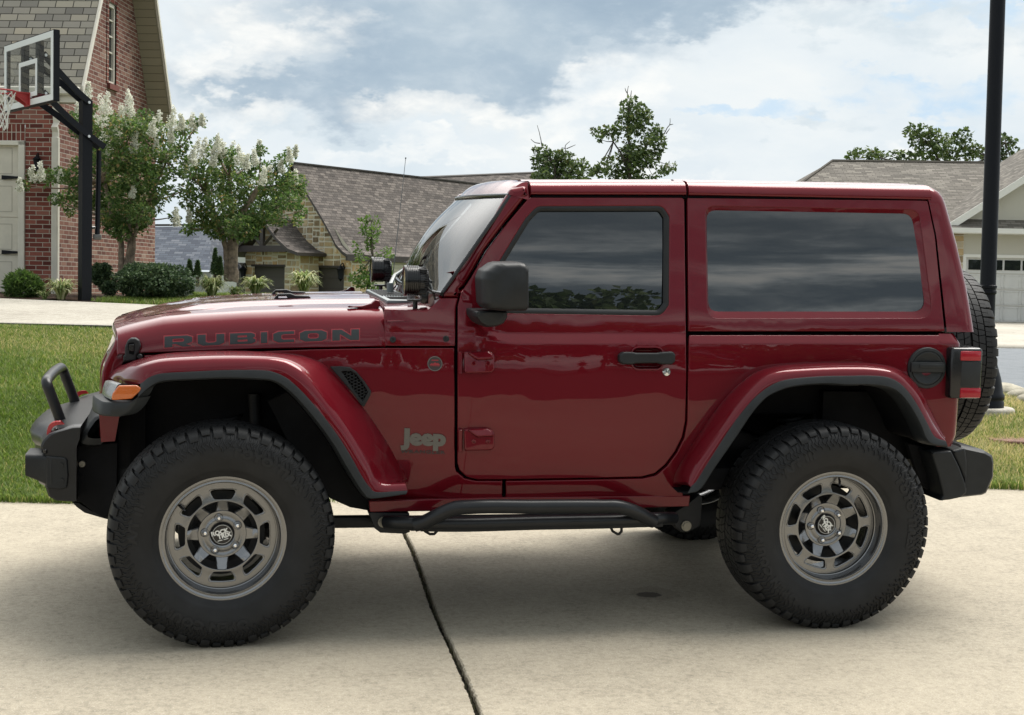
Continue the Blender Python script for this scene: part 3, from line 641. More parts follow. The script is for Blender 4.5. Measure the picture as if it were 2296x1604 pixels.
rc = [Q1('R', (70, 1235), (200, 1215), (240, 1262)), Q1('R', (85, 1140), (235, 1130), (300, 1200)), Q1('R', (180, 960), (320, 985), (400, 1040)), Q1('R', (380, 650), (540, 665), (620, 695)), Q1('R', (560, 410), (700, 445), (790, 470)), Q1('R', (740, 225), (860, 265), (920, 335)),
      Q1('R', (900, 115), (1000, 155), (1060, 240)), Q1('R', (1100, 62), (1150, 106), (1200, 195)), Q1('R', (1350, 45), (1350, 86), (1370, 174)), Q1('R', (1604, 38), (1604, 72), (1604, 160)), Q1('G', (400, 279), (400, 309), (400, 399)), Q1('G', (620, 283), (610, 311), (610, 396)),
      Q1('G', (820, 310), (800, 333), (790, 409)), Q1('G', (955, 362), (930, 388), (905, 455)), Q1('G', (1080, 462), (1040, 485), (1005, 545)), Q1('G', (1155, 570), (1130, 600), (1100, 680)), Q1('G', (1245, 745), (1210, 765), (1190, 845)), Q1('G', (1320, 900), (1290, 915), (1275, 1000)), Q1('G', (1383, 1035), (1368, 1028), (1385, 1046))]
rC = Q1('R', (200, 1333), (335, 1292), (480, 1080), (690, 775), (860, 525), (985, 385), (1110, 315), (1240, 272), (1400, 250), (1604, 240))+Q1('G', (400, 493), (610, 490), (775, 507), (880, 545), (965, 620), (1050, 740), (1130, 890), (1215, 1060), (1405, 1106))
FLR, LR, _ = flare('rear_flare', rc, -.915, -.938, 0, rC, 110)
RIGHT += [FLF, LF, FLR, LR]
# lamp and bracket on the nose of the front flare
ks = [((1246, 300), (1212, 405), -.941), ((1195, 395), (1150, 505), -.941), ((1130, 440), (1040, 588), -.941), ((960, 449), (950, 590), -.938), ((885, 447), (868, 585), -.915), ((800, 412), (790, 560), -.83), ((764, 384), (760, 541), -.72), ((764, 372), (764, 525), -.60)]
T_ = crom([Vy(*q('F', a)[0], y) for a, b, y in ks], 40); B_ = crom([Vy(*q('F', b)[0], y) for a, b, y in ks], 40); inn = np.array((.045, .035, .004)); mb = MB()
mb.grid([[tuple(p) for p in r] for r in (B_+inn, B_+np.array((.004, .004, .0)), B_+np.array((0, 0, .006)), T_-np.array((0, 0, .006)), T_+np.array((.004, .004, 0)), T_+inn)]); BR = build(mb, 'lamp_bracket', TRIM, CAR, smooth=40); RIGHT.append(BR)
def patch(name, cols, mt, parent, n=14, dep=.02):
    T0 = crom([Vy(*q('F', a)[0], y) for a, b, y in cols], n); B0 = crom([Vy(*q('F', b)[0], y) for a, b, y in cols], n); mb = MB(); rows = []
    for f, d in ((0, dep), (0.02, .003), (.12, 0), (.5, -.003), (.88, 0), (.98, .003), (1, dep)): rows.append([tuple(p) for p in T0*(1-f)+B0*f+np.array((d*.6, d, 0))])
    mb.grid(rows); return build(mb, name, mt, parent, smooth=50)
patch('side_lamp_lens', [((885, 232), (850, 372), -.70), ((930, 240), (872, 395), -.80), ((1012, 268), (938, 426), -.912)], CLEARL, BR)
ao = side(q('F', (1020, 276)))
am = np.array([(Vy(a, b, -.934)[0], Vy(a, b, -.934)[2]) for a, b in dens(rnd(q('F', (1018, 278), (1205, 274), (1250, 308), (1236, 335), (1150, 414), (944, 430), (958, 360)), [8, 14, 8, 8, 10, 6, 6], 4), 3)])
panel('turn_signal', am, [], lambda x, z: np.array((x, -.938-.004*math.sin(max(0, min(1, (z-.93)/.08))*PI), z)), AMBER, BR, thick=.03, r=.006, gx=.02, gz=.02)

# inner walls of the wheel houses and underbody
mb = MB(); mb.box((.05, 0, .86), (.98, .94, .50)); mb.box((-.30, 0, .62), (.5, .6, .2)); mb.box((-.26, -.40, .80), (.46, .02, .56)); mb.box((-.26, .40, .80), (.46, .02, .56)); build(mb, 'engine_bay', DARK, CAR)
mb = MB(); mb.box((2.44, 0, .98), (1.16, 1.10, .30), .05); mb.box((1.72, 0, .585), (2.2, 1.40, .10), .02); mb.box((1.22, 0, .56), (1.30, 1.36, .10), .01); mb.box((1.28, 0, .49), (1.34, 1.30, .08), .01); mb.box((2.8, 0, .80), (.5, 1.2, .3)); build(mb, 'floor_pan', DARK, CAR)
# ------------------------------------------------------------------ wheels
TR = .4305
def crown(t): return TR-.0022*(t/.10)**2-.004*max(0, (abs(t)-.09)/.035)**2
TOPP = [(0, crown(0)), (.03, crown(.03)), (.06, crown(.06)), (.085, crown(.085)), (.105, crown(.105)), (.124, .4245), (.139, .4165), (.149, .406), (.1555, .394), (.160, .382)]
ts = np.array(TOPP); tarc = np.r_[0, np.cumsum(np.linalg.norm(np.diff(ts, axis=0), axis=1))]; SMAX = tarc[-1]
def tpos(s, d):                                   # lateral arc position s (signed), depth d below the tread surface -> (r, t)
    a = abs(s); t = np.interp(a, tarc, ts[:, 0]); r = np.interp(a, tarc, ts[:, 1]); e = .002
    t2 = np.interp(min(a+e, SMAX), tarc, ts[:, 0]); r2 = np.interp(min(a+e, SMAX), tarc, ts[:, 1]); t1 = np.interp(max(a-e, 0), tarc, ts[:, 0]); r1 = np.interp(max(a-e, 0), tarc, ts[:, 1])
    dt, dr = t2-t1, r2-r1; L = math.hypot(dt, dr); nt, nr = -dr/L, dt/L
    return r-nr*d, (t-nt*d)*(1 if s >= 0 else -1)
def side_t(r): return float(np.interp(r, [.232, .240, .252, .275, .305, .335, .362, .385, .40, .41], [.118, .128, .136, .147, .156, .159, .1565, .148, .137, .125]))
NP = 28
def tread():
    mb = MB(); half = [(.228, .112), (.232, .118), (.240, .128), (.252, .136), (.262, .1415), (.264, .1435), (.275, .147), (.305, .156), (.335, .159), (.362, .1565), (.385, .148), (.400, .137), (.409, .125), (.4140, .115), (.4165, .09), (.4175, .05), (.418, 0)]
    mb.lathe(half+[(r, -t) for r, t in half[::-1][1:]], 96)
    # blocks: lateral range and leading/trailing edges (in pitches) at both ends
    bl = [(.006, .034, .02, .16, .30, .44), (.006, .034, .34, .48, .66, .80), (.006, .034, .70, .84, .97, 1.11), (.039, .070, .16, .22, .46, .40), (.039, .070, .50, .44, .78, .86), (.039, .070, .82, .90, 1.12, 1.18),
          (.0755, .104, .03, .06, .245, .26), (.0755, .104, .265, .28, .46, .47), (.0755, .104, .53, .55, .74, .755), (.0755, .104, .76, .775, .96, .97), (.1045, .170, .05, .09, .46, .44), (.1045, .150, .56, .60, .95, .92)]
    dph = 2*PI/NP
    for i in range(NP):
        for sg in (1, -1):
            for s0, s1, a0, a1, b0, b1 in bl:
                K = 2 if s1 < .105 else 5; top = []; bot = []
                for k in range(K+1):
                    f = k/K; s = (s0+(s1-s0)*f)*sg; u0 = a0+(a1-a0)*f; u1 = b0+(b1-b0)*f; dd = .0005+(.006*((f-.6)/.4)**2 if K == 5 and f > .6 else 0); r, t = tpos(s, dd); rb, tb = tpos(s, .015 if K == 2 else .020)
                    top.append([]); bot.append([])
                    for j in range(4):
                        u = u0+(u1-u0)*j/3; ph = (i+u+(.5 if sg < 0 else 0))*dph*(1 if sg > 0 else 1)
                        top[-1].append((r*math.cos(ph), -t, r*math.sin(ph))); bot[-1].append((rb*math.cos(ph), -tb, rb*math.sin(ph)))
                n, m = K+1, 4; V = [p for rw in top for p in rw]+[p for rw in bot for p in rw]; F = []; off = n*m
                for a in range(n-1):
                    for b in range(m-1): F.append((a*m+b, a*m+b+1, (a+1)*m+b+1, (a+1)*m+b))
                ed = [b for b in range(m)]+[a*m+m-1 for a in range(1, n)]+[(n-1)*m+b for b in range(m-2, -1, -1)]+[a*m for a in range(n-2, 0, -1)]
                for e in range(len(ed)): x, y = ed[e], ed[(e+1) % len(ed)]; F.append((x, x+off, y+off, y))
                mb.add(V, [f if sg > 0 else f[::-1] for f in F])
        # wavy biting ribs on the outer sidewall
        for u0, r0, r1, w in ((.10, .338, .402, .0024), (.30, .356, .400, .0019), (.52, .346, .402, .0024), (.70, .360, .398, .0019), (.88, .350, .400, .0021)):
            L = []; 
            for k in range(7):
                f = k/6; r = r0+(r1-r0)*f; ph = (i+u0+(.10 if 1 < k < 4 else -.02 if k > 4 else 0)+.05*f)*dph; L.append((r, ph))
            for sg in (1, -1):
                rows = [[], [], [], []]
                for r, ph in L:
                    t = side_t(r)
                    for c, (dw, dt) in enumerate(((-w*1.9, -.001), (-w*.8, .0046), (w*.8, .0046), (w*1.9, -.001))):
                        a = ph+dw/r; rows[c].append((r*math.cos(a), -(t+dt)*sg, r*math.sin(a)))
                mb.grid(rows, flip=sg < 0)
    return mb
TY_ME = build(tread(), 'tyre', RUBBER, None, smooth=38); RUB_MESH = TY_ME.data; bpy.data.objects.remove(TY_ME)
def ringtext(s, th0, rc, size, sx=1.15):
    mb = MB(); v, f = txt(s, size, .0035, sx, spacing=1.12, res=2); xs = [a for a, b in v]; c = (max(xs)+min(xs))/2
    def fn(u, w, h): r = rc+w-size*.35; a = th0-(u-c)/rc; t = side_t(r)+h*1.15+.0003; return (r*math.cos(a), -t, r*math.sin(a))
    relief(mb, v, f, fn, .0022); return mb
LT_MESH = []
for s, th in (('TOYO TIRES', rad(58)), ('OPEN COUNTRY', rad(-112)), ('A/T III', rad(-192))):
    LT = build(ringtext(s, th, .336, .046), 'lettering', RUBBER2, None, smooth=0, recalc=False); LT_MESH.append(LT.data); bpy.data.objects.remove(LT)
def rim_mesh():
    mb = MB(); PL = .067                           # plate depth behind the lip plane; lip plane at t=.125
    mb.lathe([(.231, .098), (.236, .112), (.2405, .121), (.2415, .125), (.239, .1275), (.2325, .1275), (.2285, .1262), (.2275, .1245), (.2225, .1240), (.2205, .1265), (.2175, .1262), (.2145, .122), (.2125, .112), (.2105, .095), (.2090, .078), (.2075, .0755), (.2045, .0752)], 96)
    mb.lathe([(.205, .060), (.205, -.11), (.226, -.125), (.232, -.125)], 64)
    return mb
def annulus_plate():
    objs = []; n = 96; out = circ(0, 0, .2055, n); hole = circ(0, 0, .1335, 72); H = [hole]
    for i in range(8):
        a = PI/2+i*PI/4; c, s = math.cos(a), math.sin(a)
        p = rnd([(.1415, -.033), (.1415, .033), (.1755, .052), (.1785, .0), (.1755, -.052)], [.010, .010, .011, .02, .011], 4)
        H.append([(r*c-w*s, r*s+w*c) for r, w in p])
    pl = panel('p', out, [dens(h, .012) for h in H], lambda u, v: np.array((u, -.070-.004*math.exp(-((math.hypot(u, v)-.1335)/.02)**2), v)), GUN, CAR, thick=.018, r=.0022, gx=.014, gz=.014); objs.append(pl)
    for i in range(8):                             # raised rim round each window
        a = PI/2+i*PI/4; c, s = math.cos(a), math.sin(a); mb = MB(); p = rnd([(.1375, -.0365), (.1375, .0365), (.1785, .0575), (.1815, 0), (.1785, -.0575)], [.012, .012, .012, .02, .012], 4)
        mb.tube([(r*c-w*s, -.0700, r*s+w*c) for r, w in p], .0018, 6, closed=True); objs.append(build(mb, 'w', GUN))
        a = PI/2+PI/8+i*PI/4-PI/8; c, s = math.cos(a), math.sin(a); mb = MB(); rows = []
        for f in (0, .25, .5, .75, 1):             # spoke, dropping from the plate to the hub
            r = .086+(.137-.086)*f; hw = .0265+(.0175-.0265)*f; t = .040+(.066-.040)*(f**1.2); b = t-.022
            rows.append([(r*c-w*s, -tt, r*s+w*c) for w, tt in ((-hw-.003, b), (-hw, t-.004), (-hw+.004, t), (hw-.004, t), (hw, t-.004), (hw+.003, b))])
        mb.grid(rows, closeu=True); objs.append(build(mb, 's', GUN, smooth=30))
    mb = MB(); mb.lathe([(.120, .010), (.0935, .030), (.0925, .042), (.0905, .0445), (.076, .0452), (.0745, .0438), (.0685, .0436), (.0670, .0455), (.045, .0468), (.044, .0440), (.036, .044)], 72); objs.append(build(mb, 'h', GUN, smooth=30))
    return objs
rm = annulus_plate(); rm.append(build(rim_mesh(), 'r', GUN, smooth=30)); RIM = join(rm, 'rim', None, GUN); RIM_MESH = RIM.data; bpy.data.objects.remove(RIM)
mb = MB(); mb.lathe([(.0415, .038), (.0415, .050), (.0400, .0525), (.0375, .0530), (.0365, .0518), (.001, .0522)], 48); CAPM = build(mb, 'wheel_cap', BLACK, None, smooth=30).data
def logo():
    mb = MB(); v, f = txt('ROCK', .0235, .0012, 1.0); rot = rad(14)
    def fn(dx, dy): return lambda u, w, h: ((u+dx)*math.cos(rot)-(w+dy)*math.sin(rot), -.0524-h, (u+dx)*math.sin(rot)+(w+dy)*math.cos(rot))
    relief(mb, v, f, fn(-.008, .003), .0004); v, f = txt('TRIX', .0235, .0012, 1.0); relief(mb, v, f, fn(.006, -.0145), .0004)
    for x in (-.014, .009): relief(mb, [(x-.009, 0), (x+.009, 0), (x+.009, .0028), (x-.009, .0028)], [(0, 1, 2, 3)], fn(0, -.0225), .0004)
    mb.lathe([(.0372, .0531), (.0366, .0534), (.0360, .0531)], 48); return mb
LOGO = build(logo(), 'cap_print', WHITEPT, None, smooth=0, recalc=False).data
mb = MB(); mb.lathe([(.0165, .030), (.0165, .0462), (.0150, .0472)], 24); mb.lathe([(.0150, .0472), (.012, .036)], 24); hm = len(mb.f)
mb.m = [0]*hm; mb.tube([(0, -.036, 0), (0, -.060, 0), (0, -.0635, 0), (0, -.066, 0)], [.0098, .0098, .0085, .005], 6, m=1); NUT = build(mb, 'lug_nut', [BLACK, CHROME], None, smooth=30).data
mb = MB(); mb.cyl((0, .02, 0), (0, -.012, 0), .165, n=48); mb.cyl((0, .10, 0), (0, .0, 0), .075, n=24); DISC = build(mb, 'brake_disc', CHASSIS, None).data
for m in ('wheel_cap', 'cap_print', 'lug_nut', 'brake_disc'):
    for o in [o for o in COL.objects if o.name.split('.')[0] == m]: bpy.data.objects.remove(o)
def make_wheel(name, x, y, z, rotz, spin_t, spin_r):
    w = empty(name, (x, y, z), CAR); w.rotation_euler = (0, 0, rotz)
    def ch(n, me, a): o = link(n, me, w); o.rotation_euler = (0, -a, 0); return o
    ch('tyre', RUB_MESH, spin_t); [ch('lettering', m_, spin_t) for m_ in (LT_MESH if name == 'wheel' and y < 0 else [])]; ch('rim', RIM_MESH, spin_r); ch('wheel_cap', CAPM, spin_r); ch('cap_print', LOGO, spin_r)
    if name == 'wheel': ch('brake_disc', DISC, 0)
    for i in range(5):
        a = rad(102)+i*2*PI/5+spin_r; o = link('lug_nut', NUT, w); o.location = (.066*math.cos(a), 0, .066*math.sin(a))
    mb = MB(); a = rad(143)+spin_r; c, s = math.cos(a), math.sin(a); mb.tube([(.206*c, -.082, .206*s), (.196*c, -.094, .196*s), (.176*c, -.104, .176*s)], [.004, .0055, .0045], 8); build(mb, 'valve_stem', BLACK, w)
    return w
ZW = .4215
make_wheel('wheel', -.026, -.842, ZW, rad(3.2), 0, 0); make_wheel('wheel', 2.46, -.842, ZW, 0, rad(-45), rad(-62))
make_wheel('wheel', .006, .842, ZW, rad(183.2), 1.0, .4); make_wheel('wheel', 2.46, .842, ZW, rad(180), 2.0, 1.1)
make_wheel('spare_wheel', 3.345, 0, 1.065, rad(90), .5, .2)
mb = MB(); mb.cyl((3.09, 0, 1.065), (3.31, 0, 1.065), .13, .09, 24); mb.box((3.14, 0, 1.02), (.08, .5, .3), .02); build(mb, 'spare_carrier', CHASSIS, CAR)
# ------------------------------------------------------------------ body fittings
def plate(name, px, y, mt, parent, thick=.02, r=.004, rads=None, holes=(), tagz='D', gx=.05):   # flat outline standing in a plane of constant y
    f = lambda P: [(Vy(a, b, y)[0], Vy(a, b, y)[2]) for a, b in P]
    o = q(tagz, *px); o = rnd(o, rads, 5) if rads is not None else o
    return panel(name, f(dens(o, 4)), [f(dens(q(tagz, *h), 4)) for h in holes], lambda x, z: np.array((x, y, z)), mt, parent, thick=thick, r=r, gx=gx, gz=gx)
def onside(name, px, off, mt, parent, thick=.012, r=.003, rads=None, holes=(), tagz='D', lean=0):
    o = q(tagz, *px); o = rnd(o, rads, 5) if rads is not None else o
    return panel(name, side(dens(o, 3), off), [side(dens(q(tagz, *h), 3), off) for h in holes], (lambda zt_: lambda x, z: np.array((x, -S(x, z)-off-lean*(zt_-z), z)))(max(p[1] for p in side(o))), mt, parent, thick=thick, r=r, gx=.03, gz=.03)
def stand(s):
    e = .01; n_ = Vector((-(S(s[0]+e, s[1])-S(s[0]-e, s[1]))/(2*e), -1, -(S(s[0], s[1]+e)-S(s[0], s[1]-e))/(2*e))).normalized(); return Matrix.Translation((s[0], -S(*s), s[1])) @ Vector((0, -1, 0)).rotation_difference(n_).to_matrix().to_4x4()
def disc_on(name, px, rr, prof, mt, parent, tagz='D', n=32):   # lathe standing on the body side
    s = side(q(tagz, px))[0]; mb = MB(); mb.lathe([(r, t) for r, t in prof], n, M=stand(s)); return build(mb, name, mt, parent, smooth=35)
# door: handle, lock, hinges, mirror
cup = rnd(q('C', (1885, 152), (2078, 152), (2078, 288), (1885, 288)), [18, 18, 18, 18], 8)
cs_ = np.array(side(dens(cup, 2))); cc_ = cs_.mean(0); mb = MB(); mb.grid([[(cc_[0]+(a-cc_[0])*k, -S(a, b)+dp, cc_[1]+(b-cc_[1])*k) for a, b in cs_] for k, dp in ((1.02, .004), (.99, .006), (.93, .014), (.8, .024), (.5, .030), (.02, .031))], closeu=True); build(mb, 'handle_cup', PAINT, DOOR, smooth=60)
mb = MB(); s_ = side(dens(cup, 3)); mb.tube([(a, -S(a, b)-.001, b) for a, b in s_], .004, 8, closed=True); build(mb, 'cup_rim', PAINT, DOOR)
hp = [(1813, 200), (1835, 181), (1890, 180), (1915, 186), (2050, 186), (2075, 181), (2138, 178), (2157, 196), (2155, 240), (2136, 258), (2075, 258), (2050, 250), (1915, 252), (1890, 259), (1836, 257), (1813, 240)]
onside('handle', hp, .032, PLASTIC, DOOR, .030, .009, [4, 6, 3, 3, 3, 3, 6, 5, 5, 6, 3, 3, 3, 3, 6, 4], tagz='C')
disc_on('lock', (2098, 303), 0, [(.0168, -.002), (.0168, .004), (.0150, .0062), (.0095, .0066), (.009, .0085), (.002, .009)], CHROME, DOOR, 'C')
for dy in (0, 984):
    sh = lambda *p: [(a, b+dy) for a, b in p]
    hg = onside('hinge', sh((768, 205), (1080, 192), (1140, 218), (1164, 262), (1158, 425), (1120, 468), (775, 474)), .020, PAINT, DOOR, .022, .007, [2, 4, 8, 8, 8, 8, 3], tagz='M', lean=.10)
    onside('hinge_rib', sh((808, 203), (1075, 196), (1128, 222), (1150, 280), (940, 290), (880, 256)), .029, PAINT, hg, .012, .006, [2, 4, 6, 3, 4, 4], tagz='M', lean=.55)
    onside('hinge_bar', sh((890, 318), (1065, 318), (1065, 376), (890, 376)), .0235, PAINT, hg, .005, .002, [4, 4, 4, 4], tagz='M')
    for x in (890, 1065): disc_on('bolt', (x, 346+dy), 0, [(.0095, .018), (.0095, .027), (.0075, .0285), (.0048, .0285), (.0045, .025), (.001, .025)], PAINT, hg, 'M', 16)
    a, b = side(q('M', (716, 200+dy), (716, 482+dy))); mb = MB(); mb.cyl((a[0], -S(*a)-.014, a[1]), (b[0], -S(*b)-.014, b[1]), .0105, n=14, bev=.002); build(mb, 'hinge_pin', PAINT, hg)
mo = q('B', (966, 800), (985, 752), (1045, 708), (1075, 700), (1195, 697), (1228, 704), (1252, 728), (1253, 980), (1236, 997), (1100, 998), (1000, 987), (975, 955))
mo = dens(rnd(mo, [16, 14, 14, 8, 4, 6, 6, 6, 5, 4, 10, 14], 5), 4); C0 = Vy(*q('B', (1205, 850))[0], -1.02)
def yloft(name, px, ys, c, mt, parent, y0, smooth=45):  # outline at y0 scaled about c along y
    P = [Vy(a, b, y0) for a, b in px]; mb = MB(); rows = []
    for y, sc, sx in ys: rows.append([(c[0]+(p[0]-c[0])*sx, y, c[2]+(p[2]-c[2])*sc) for p in P])
    mb.grid(rows, closeu=True); mb.ngon(rows[0]); mb.ngon(rows[-1]); return build(mb, name, mt, parent, smooth=smooth)
MIR = yloft('mirror', mo, [(-.845, .80, .80), (-.86, .92, .92), (-.885, 1, 1), (-1.00, 1, 1), (-1.03, .985, .97), (-1.05, .95, .90), (-1.062, .88, .80), (-1.068, .76, .66)], C0, PLASTIC, DOOR, -1.02, 50)
mb = MB(); mb.box((C0[0]+.088, -.955, C0[2]), (.006, .165, .165), .02); 
for v_ in range(len(mb.v)): pass
mbm = q('B', (915, 992), (1118, 992), (1118, 1030), (1095, 1072), (1050, 1090), (990, 1096), (945, 1068), (918, 1030)); mbm = dens(rnd(mbm, [5, 5, 10, 12, 12, 14, 14, 10], 4), 3); C1 = Vy(*q('B', (1020, 1015))[0], -.90)
yloft('mirror_foot', mbm, [(-.77, 1.05, 1.05), (-.80, 1.0, 1.0), (-.90, 1, 1), (-.94, .95, .97), (-.958, .82, .88), (-.962, .6, .7)], C1, PLASTIC, DOOR, -.90, 50)
# badges
v, f = txt('Jeep', .0935, .0062, 1.0, spacing=1.02)
tx0 = side(q('C', (475, 737), (752, 737))); wv = max(a for a, b in v)-min(a for a, b in v); ks_ = (tx0[1][0]-tx0[0][0])/wv; x_m = (tx0[0][0]+tx0[1][0])/2; z_m = (tx0[0][1]+tx0[1][1])/2; cx = (max(a for a, b in v)+min(a for a, b in v))/2
relief_obj('badge_lettering', v, f, lambda u, w, h: (x_m+(u-cx)*ks_, -S(x_m+(u-cx)*ks_, z_m+w*ks_*.92)-h-.0015, z_m+w*ks_*.92-.005), .004, BADGE, FF)
v, f = txt('WRANGLER', .03, .0012, 1.0, spacing=1.15); wv = max(a for a, b in v)-min(a for a, b in v); tx0 = side(q('C', (478, 796), (752, 797))); k2 = (tx0[1][0]-tx0[0][0])/wv; zz2 = tx0[0][1]
relief_obj('model_lettering', v, f, lambda u, w, h: (x_m+u*k2, -S(x_m+u*k2, zz2+w*.62*k2)-h-.0012, zz2+w*.62*k2), .0012, DBADGE, FF)
bd = disc_on('round_badge', (404, 355), 0, [(.0300, -.001), (.0300, .0022), (.0286, .0030), (.0272, .0022), (.001, .0022)], BADGE, FF, 'M', 40)
s0 = side(q('M', (404, 355)))[0]; Mb = stand(s0); bz = lambda u, w, h: tuple(Mb @ Vector((u, -.0022-h, w)))
mb = MB(); relief(mb, *(lambda n: ([(.0262*math.cos(2*PI*i/n), .0262*math.sin(2*PI*i/n)) for i in range(n)], [tuple(range(n))]))(32), bz, .0004); build(mb, 'badge_field', DBADGE, bd, smooth=0, recalc=False)
mb = MB(); relief(mb, [(-.022, -.006), (-.012, .003), (-.008, -.001), (.001, .006), (.006, .001), (.012, .004), (.022, -.006)], [(0, 1, 2, 3, 4, 5, 6)], bz, .0008); relief(mb, [(-.019, -.0075), (-.019, -.0095), (.019, -.0095), (.019, -.0075)], [(0, 1, 2, 3)], bz, .0008); relief(mb, [(-.014, .012), (-.014, .016), (.014, .016), (.014, .012)], [(0, 1, 2, 3)], bz, .0008); build(mb, 'badge_peaks', DECALED, bd, smooth=0, recalc=False)
for x, y in ((881, 762), (1000, 760)): disc_on('bolt', (x, y), 0, [(.0125, -.002), (.0125, .003), (.0105, .005), (.0060, .005), (.0055, .001), (.001, .001)], PLASTIC, CW, 'D', 24)
# fender vent
vo = [(588, 272), (690, 268), (782, 278), (845, 322), (925, 420), (986, 512), (976, 552), (915, 660), (885, 636), (830, 556), (760, 470), (680, 378)]; vh = [(700, 318), (790, 313), (838, 345), (900, 425), (955, 515), (905, 605), (865, 560), (790, 455)]
vr = [1, 0, 3, 3, 0, 3, 2, 2, 2, 0, 0, 0]
VT = onside('fender_vent', vo, .010, PLASTIC, FF, .02, .003, vr, [vh], 'X')
onside('vent_back', vh, .0012, HOLE, VT, .004, .001, None, (), 'X')
mb = MB(); hs_ = side(q('X', *vh)); hp_ = np.array(hs_); e = .0085
for i in range(12):
    for j in range(14):
        cx_, cz_ = hp_[:, 0].min()+i*e*1.62, hp_[:, 1].min()+(j+(i % 2)*.5)*e*1.5
        if not inpoly(np.array([(cx_, cz_)]), hp_)[0]: continue
        o, w = [[(cx_+r*math.cos(k*PI/3), -S(cx_, cz_)+d, cz_+r*.88*math.sin(k*PI/3)) for k in range(6)] for r, d in ((e*.98, -.0075), (e*.74, -.007))]; mb.grid([o, w, [(p[0], p[1]+.005, p[2]) for p in w]], closeu=True)
build(mb, 'vent_mesh', PLASTIC, VT, smooth=0)
# filler cap
s_ = side([(2077.2, 825.3)])[0]; Mf = Matrix.Translation((s_[0], -S(*s_)+.004, s_[1])); mb = MB()
mb.lathe([(.089, -.004), (.0885, .010), (.086, .0135), (.0745, .0150), (.0735, .0110), (.0715, .0110), (.0705, .0155), (.066, .0160), (.052, .0085), (.03, .005), (.001, .005)], 56, M=Mf)
FC = build(mb, 'filler_cap', TRIM, QT, smooth=30); mb = MB(); mb.box((s_[0]-.002, -S(*s_)-.013, s_[1]+.004), (.158, .018, .044), .006); mb.box((s_[0]+.012, -S(*s_)-.0225, s_[1]+.010), (.115, .006, .018), .0025); build(mb, 'cap_grip', TRIM, FC, smooth=30)
# tail lamp
a0, a1 = Vy(2135, 780, -.84), Vy(2200, 895, -.84); mb = MB(); cx_, cz_ = (a0[0]+a1[0])/2, (a0[2]+a1[2])/2; lx, lz = a1[0]-a0[0], a0[2]-a1[2]
mb.box((cx_, -.745, cz_), (lx, .19, lz), .016, 3); TL_ = build(mb, 'tail_lamp', BLACK, CAR, smooth=40)
for nm, mt, (g0, g1), pr in (('lens', REDLENS, ((1541, 152), (1742, 252)), .006), ('lens', REDLENS, ((1536, 518), (1737, 620)), .006), ('lamp_cover', TRIM, ((1550, 256), (1737, 514)), .003)):
    b0, b1 = Vy(*q('G', g0)[0], -.845), Vy(*q('G', g1)[0], -.845); mb = MB(); mb.box(((b0[0]+b1[0])/2, -.745-pr*.3, (b0[2]+b1[2])/2), (b1[0]-b0[0], .19+pr, b0[2]-b1[2]), .006, 2); build(mb, nm, mt, TL_, smooth=40)
RIGHT.append(TL_)
# rear bumper
pr = [Vy(a, b, -.76) for a, b in rnd(q('E', (1438, 607), (1556, 636), (1590, 656), (1597, 690), (1595, 765), (1560, 848), (1540, 858), (1420, 872), (1400, 640)), [3, 10, 8, 8, 12, 8, 6, 4, 2], 5)]
mb = MB(); mb.grid([[(p[0]+dx, y, p[2]+(p[2]-.62)*(k-1)) for p in pr] for y, k, dx in ((-.79, .90, -.02), (-.775, .97, -.006), (-.74, 1, 0), (-.4, 1, .012), (0, 1, .016), (.4, 1, .012), (.74, 1, 0), (.775, .97, -.006), (.79, .90, -.02))], closeu=True); 
for e_ in (0, -1): pass
n_ = len(pr); mb.f.append(tuple(range(n_))); mb.m.append(0); mb.f.append(tuple(8*n_+i for i in range(n_))); mb.m.append(0)
RB = build(mb, 'rear_bumper', PLASTIC, CAR, smooth=45)
plate('bumper_end', [(1288, 645), (1392, 640), (1432, 720), (1462, 800), (1470, 848), (1440, 872), (1385, 884), (1332, 889), (1350, 862), (1325, 760)], -.82, PLASTIC, RB, .20, .010, [3, 4, 20, 20, 10, 8, 6, 2, 8, 20], tagz='E')
plate('bumper_cap', [(1395, 640), (1462, 622), (1472, 700), (1470, 850), (1425, 872), (1462, 800), (1432, 720)], -.805, PLASTIC, RB, .18, .012, [4, 6, 10, 10, 6, 10, 10], tagz='E')
plate('mud_shield', [(1170, 600), (1280, 625), (1330, 760), (1345, 870), (1250, 820), (1215, 735)], -.70, DARK, CAR, .03, .004, tagz='E')
# sill flange, splash shield, step rail
plate('sill_flange', [(827, 1124), (1100, 1116), (1548, 1112), (1545, 1136), (1420, 1140), (1000, 1146), (829, 1149)], -.768, PAINT, CAR, .02, .004)
plate('splash_shield', [(600, 900), (700, 850), (790, 985), (838, 1095), (830, 1146), (785, 1138), (742, 1119), (690, 1080)], -.69, DARK, CAR, .02, .003)
sr = lambda pts: [tuple(Vy(a, b, y)) for (a, b), y in zip(q('K', *[p[:2] for p in pts]), [p[2] for p in pts])]
mb = MB(); lo = crom(sr([(360, 372, -.80), (420, 374, -.835), (520, 378, -.86), (700, 382, -.868), (1200, 372, -.868), (1800, 358, -.868), (1920, 352, -.85), (2000, 350, -.80)]), 50); mb.tube(lo, .0265, 18)
STEP = build(mb, 'step_rail', STEEL, CAR, smooth=50)
up = crom(sr([(525, 388, -.872), (580, 372, -.885), (640, 342, -.905), (700, 313, -.92), (760, 292, -.93), (830, 287, -.932), (1200, 284, -.932), (1600, 283, -.932), (1680, 284, -.93), (1745, 300, -.92), (1800, 322, -.905), (1850, 350, -.885), (1885, 368, -.872)]), 80)
mb = MB(); mb.tube(up, .0285, 18); build(mb, 'step_bar', STEEL, STEP, smooth=50)
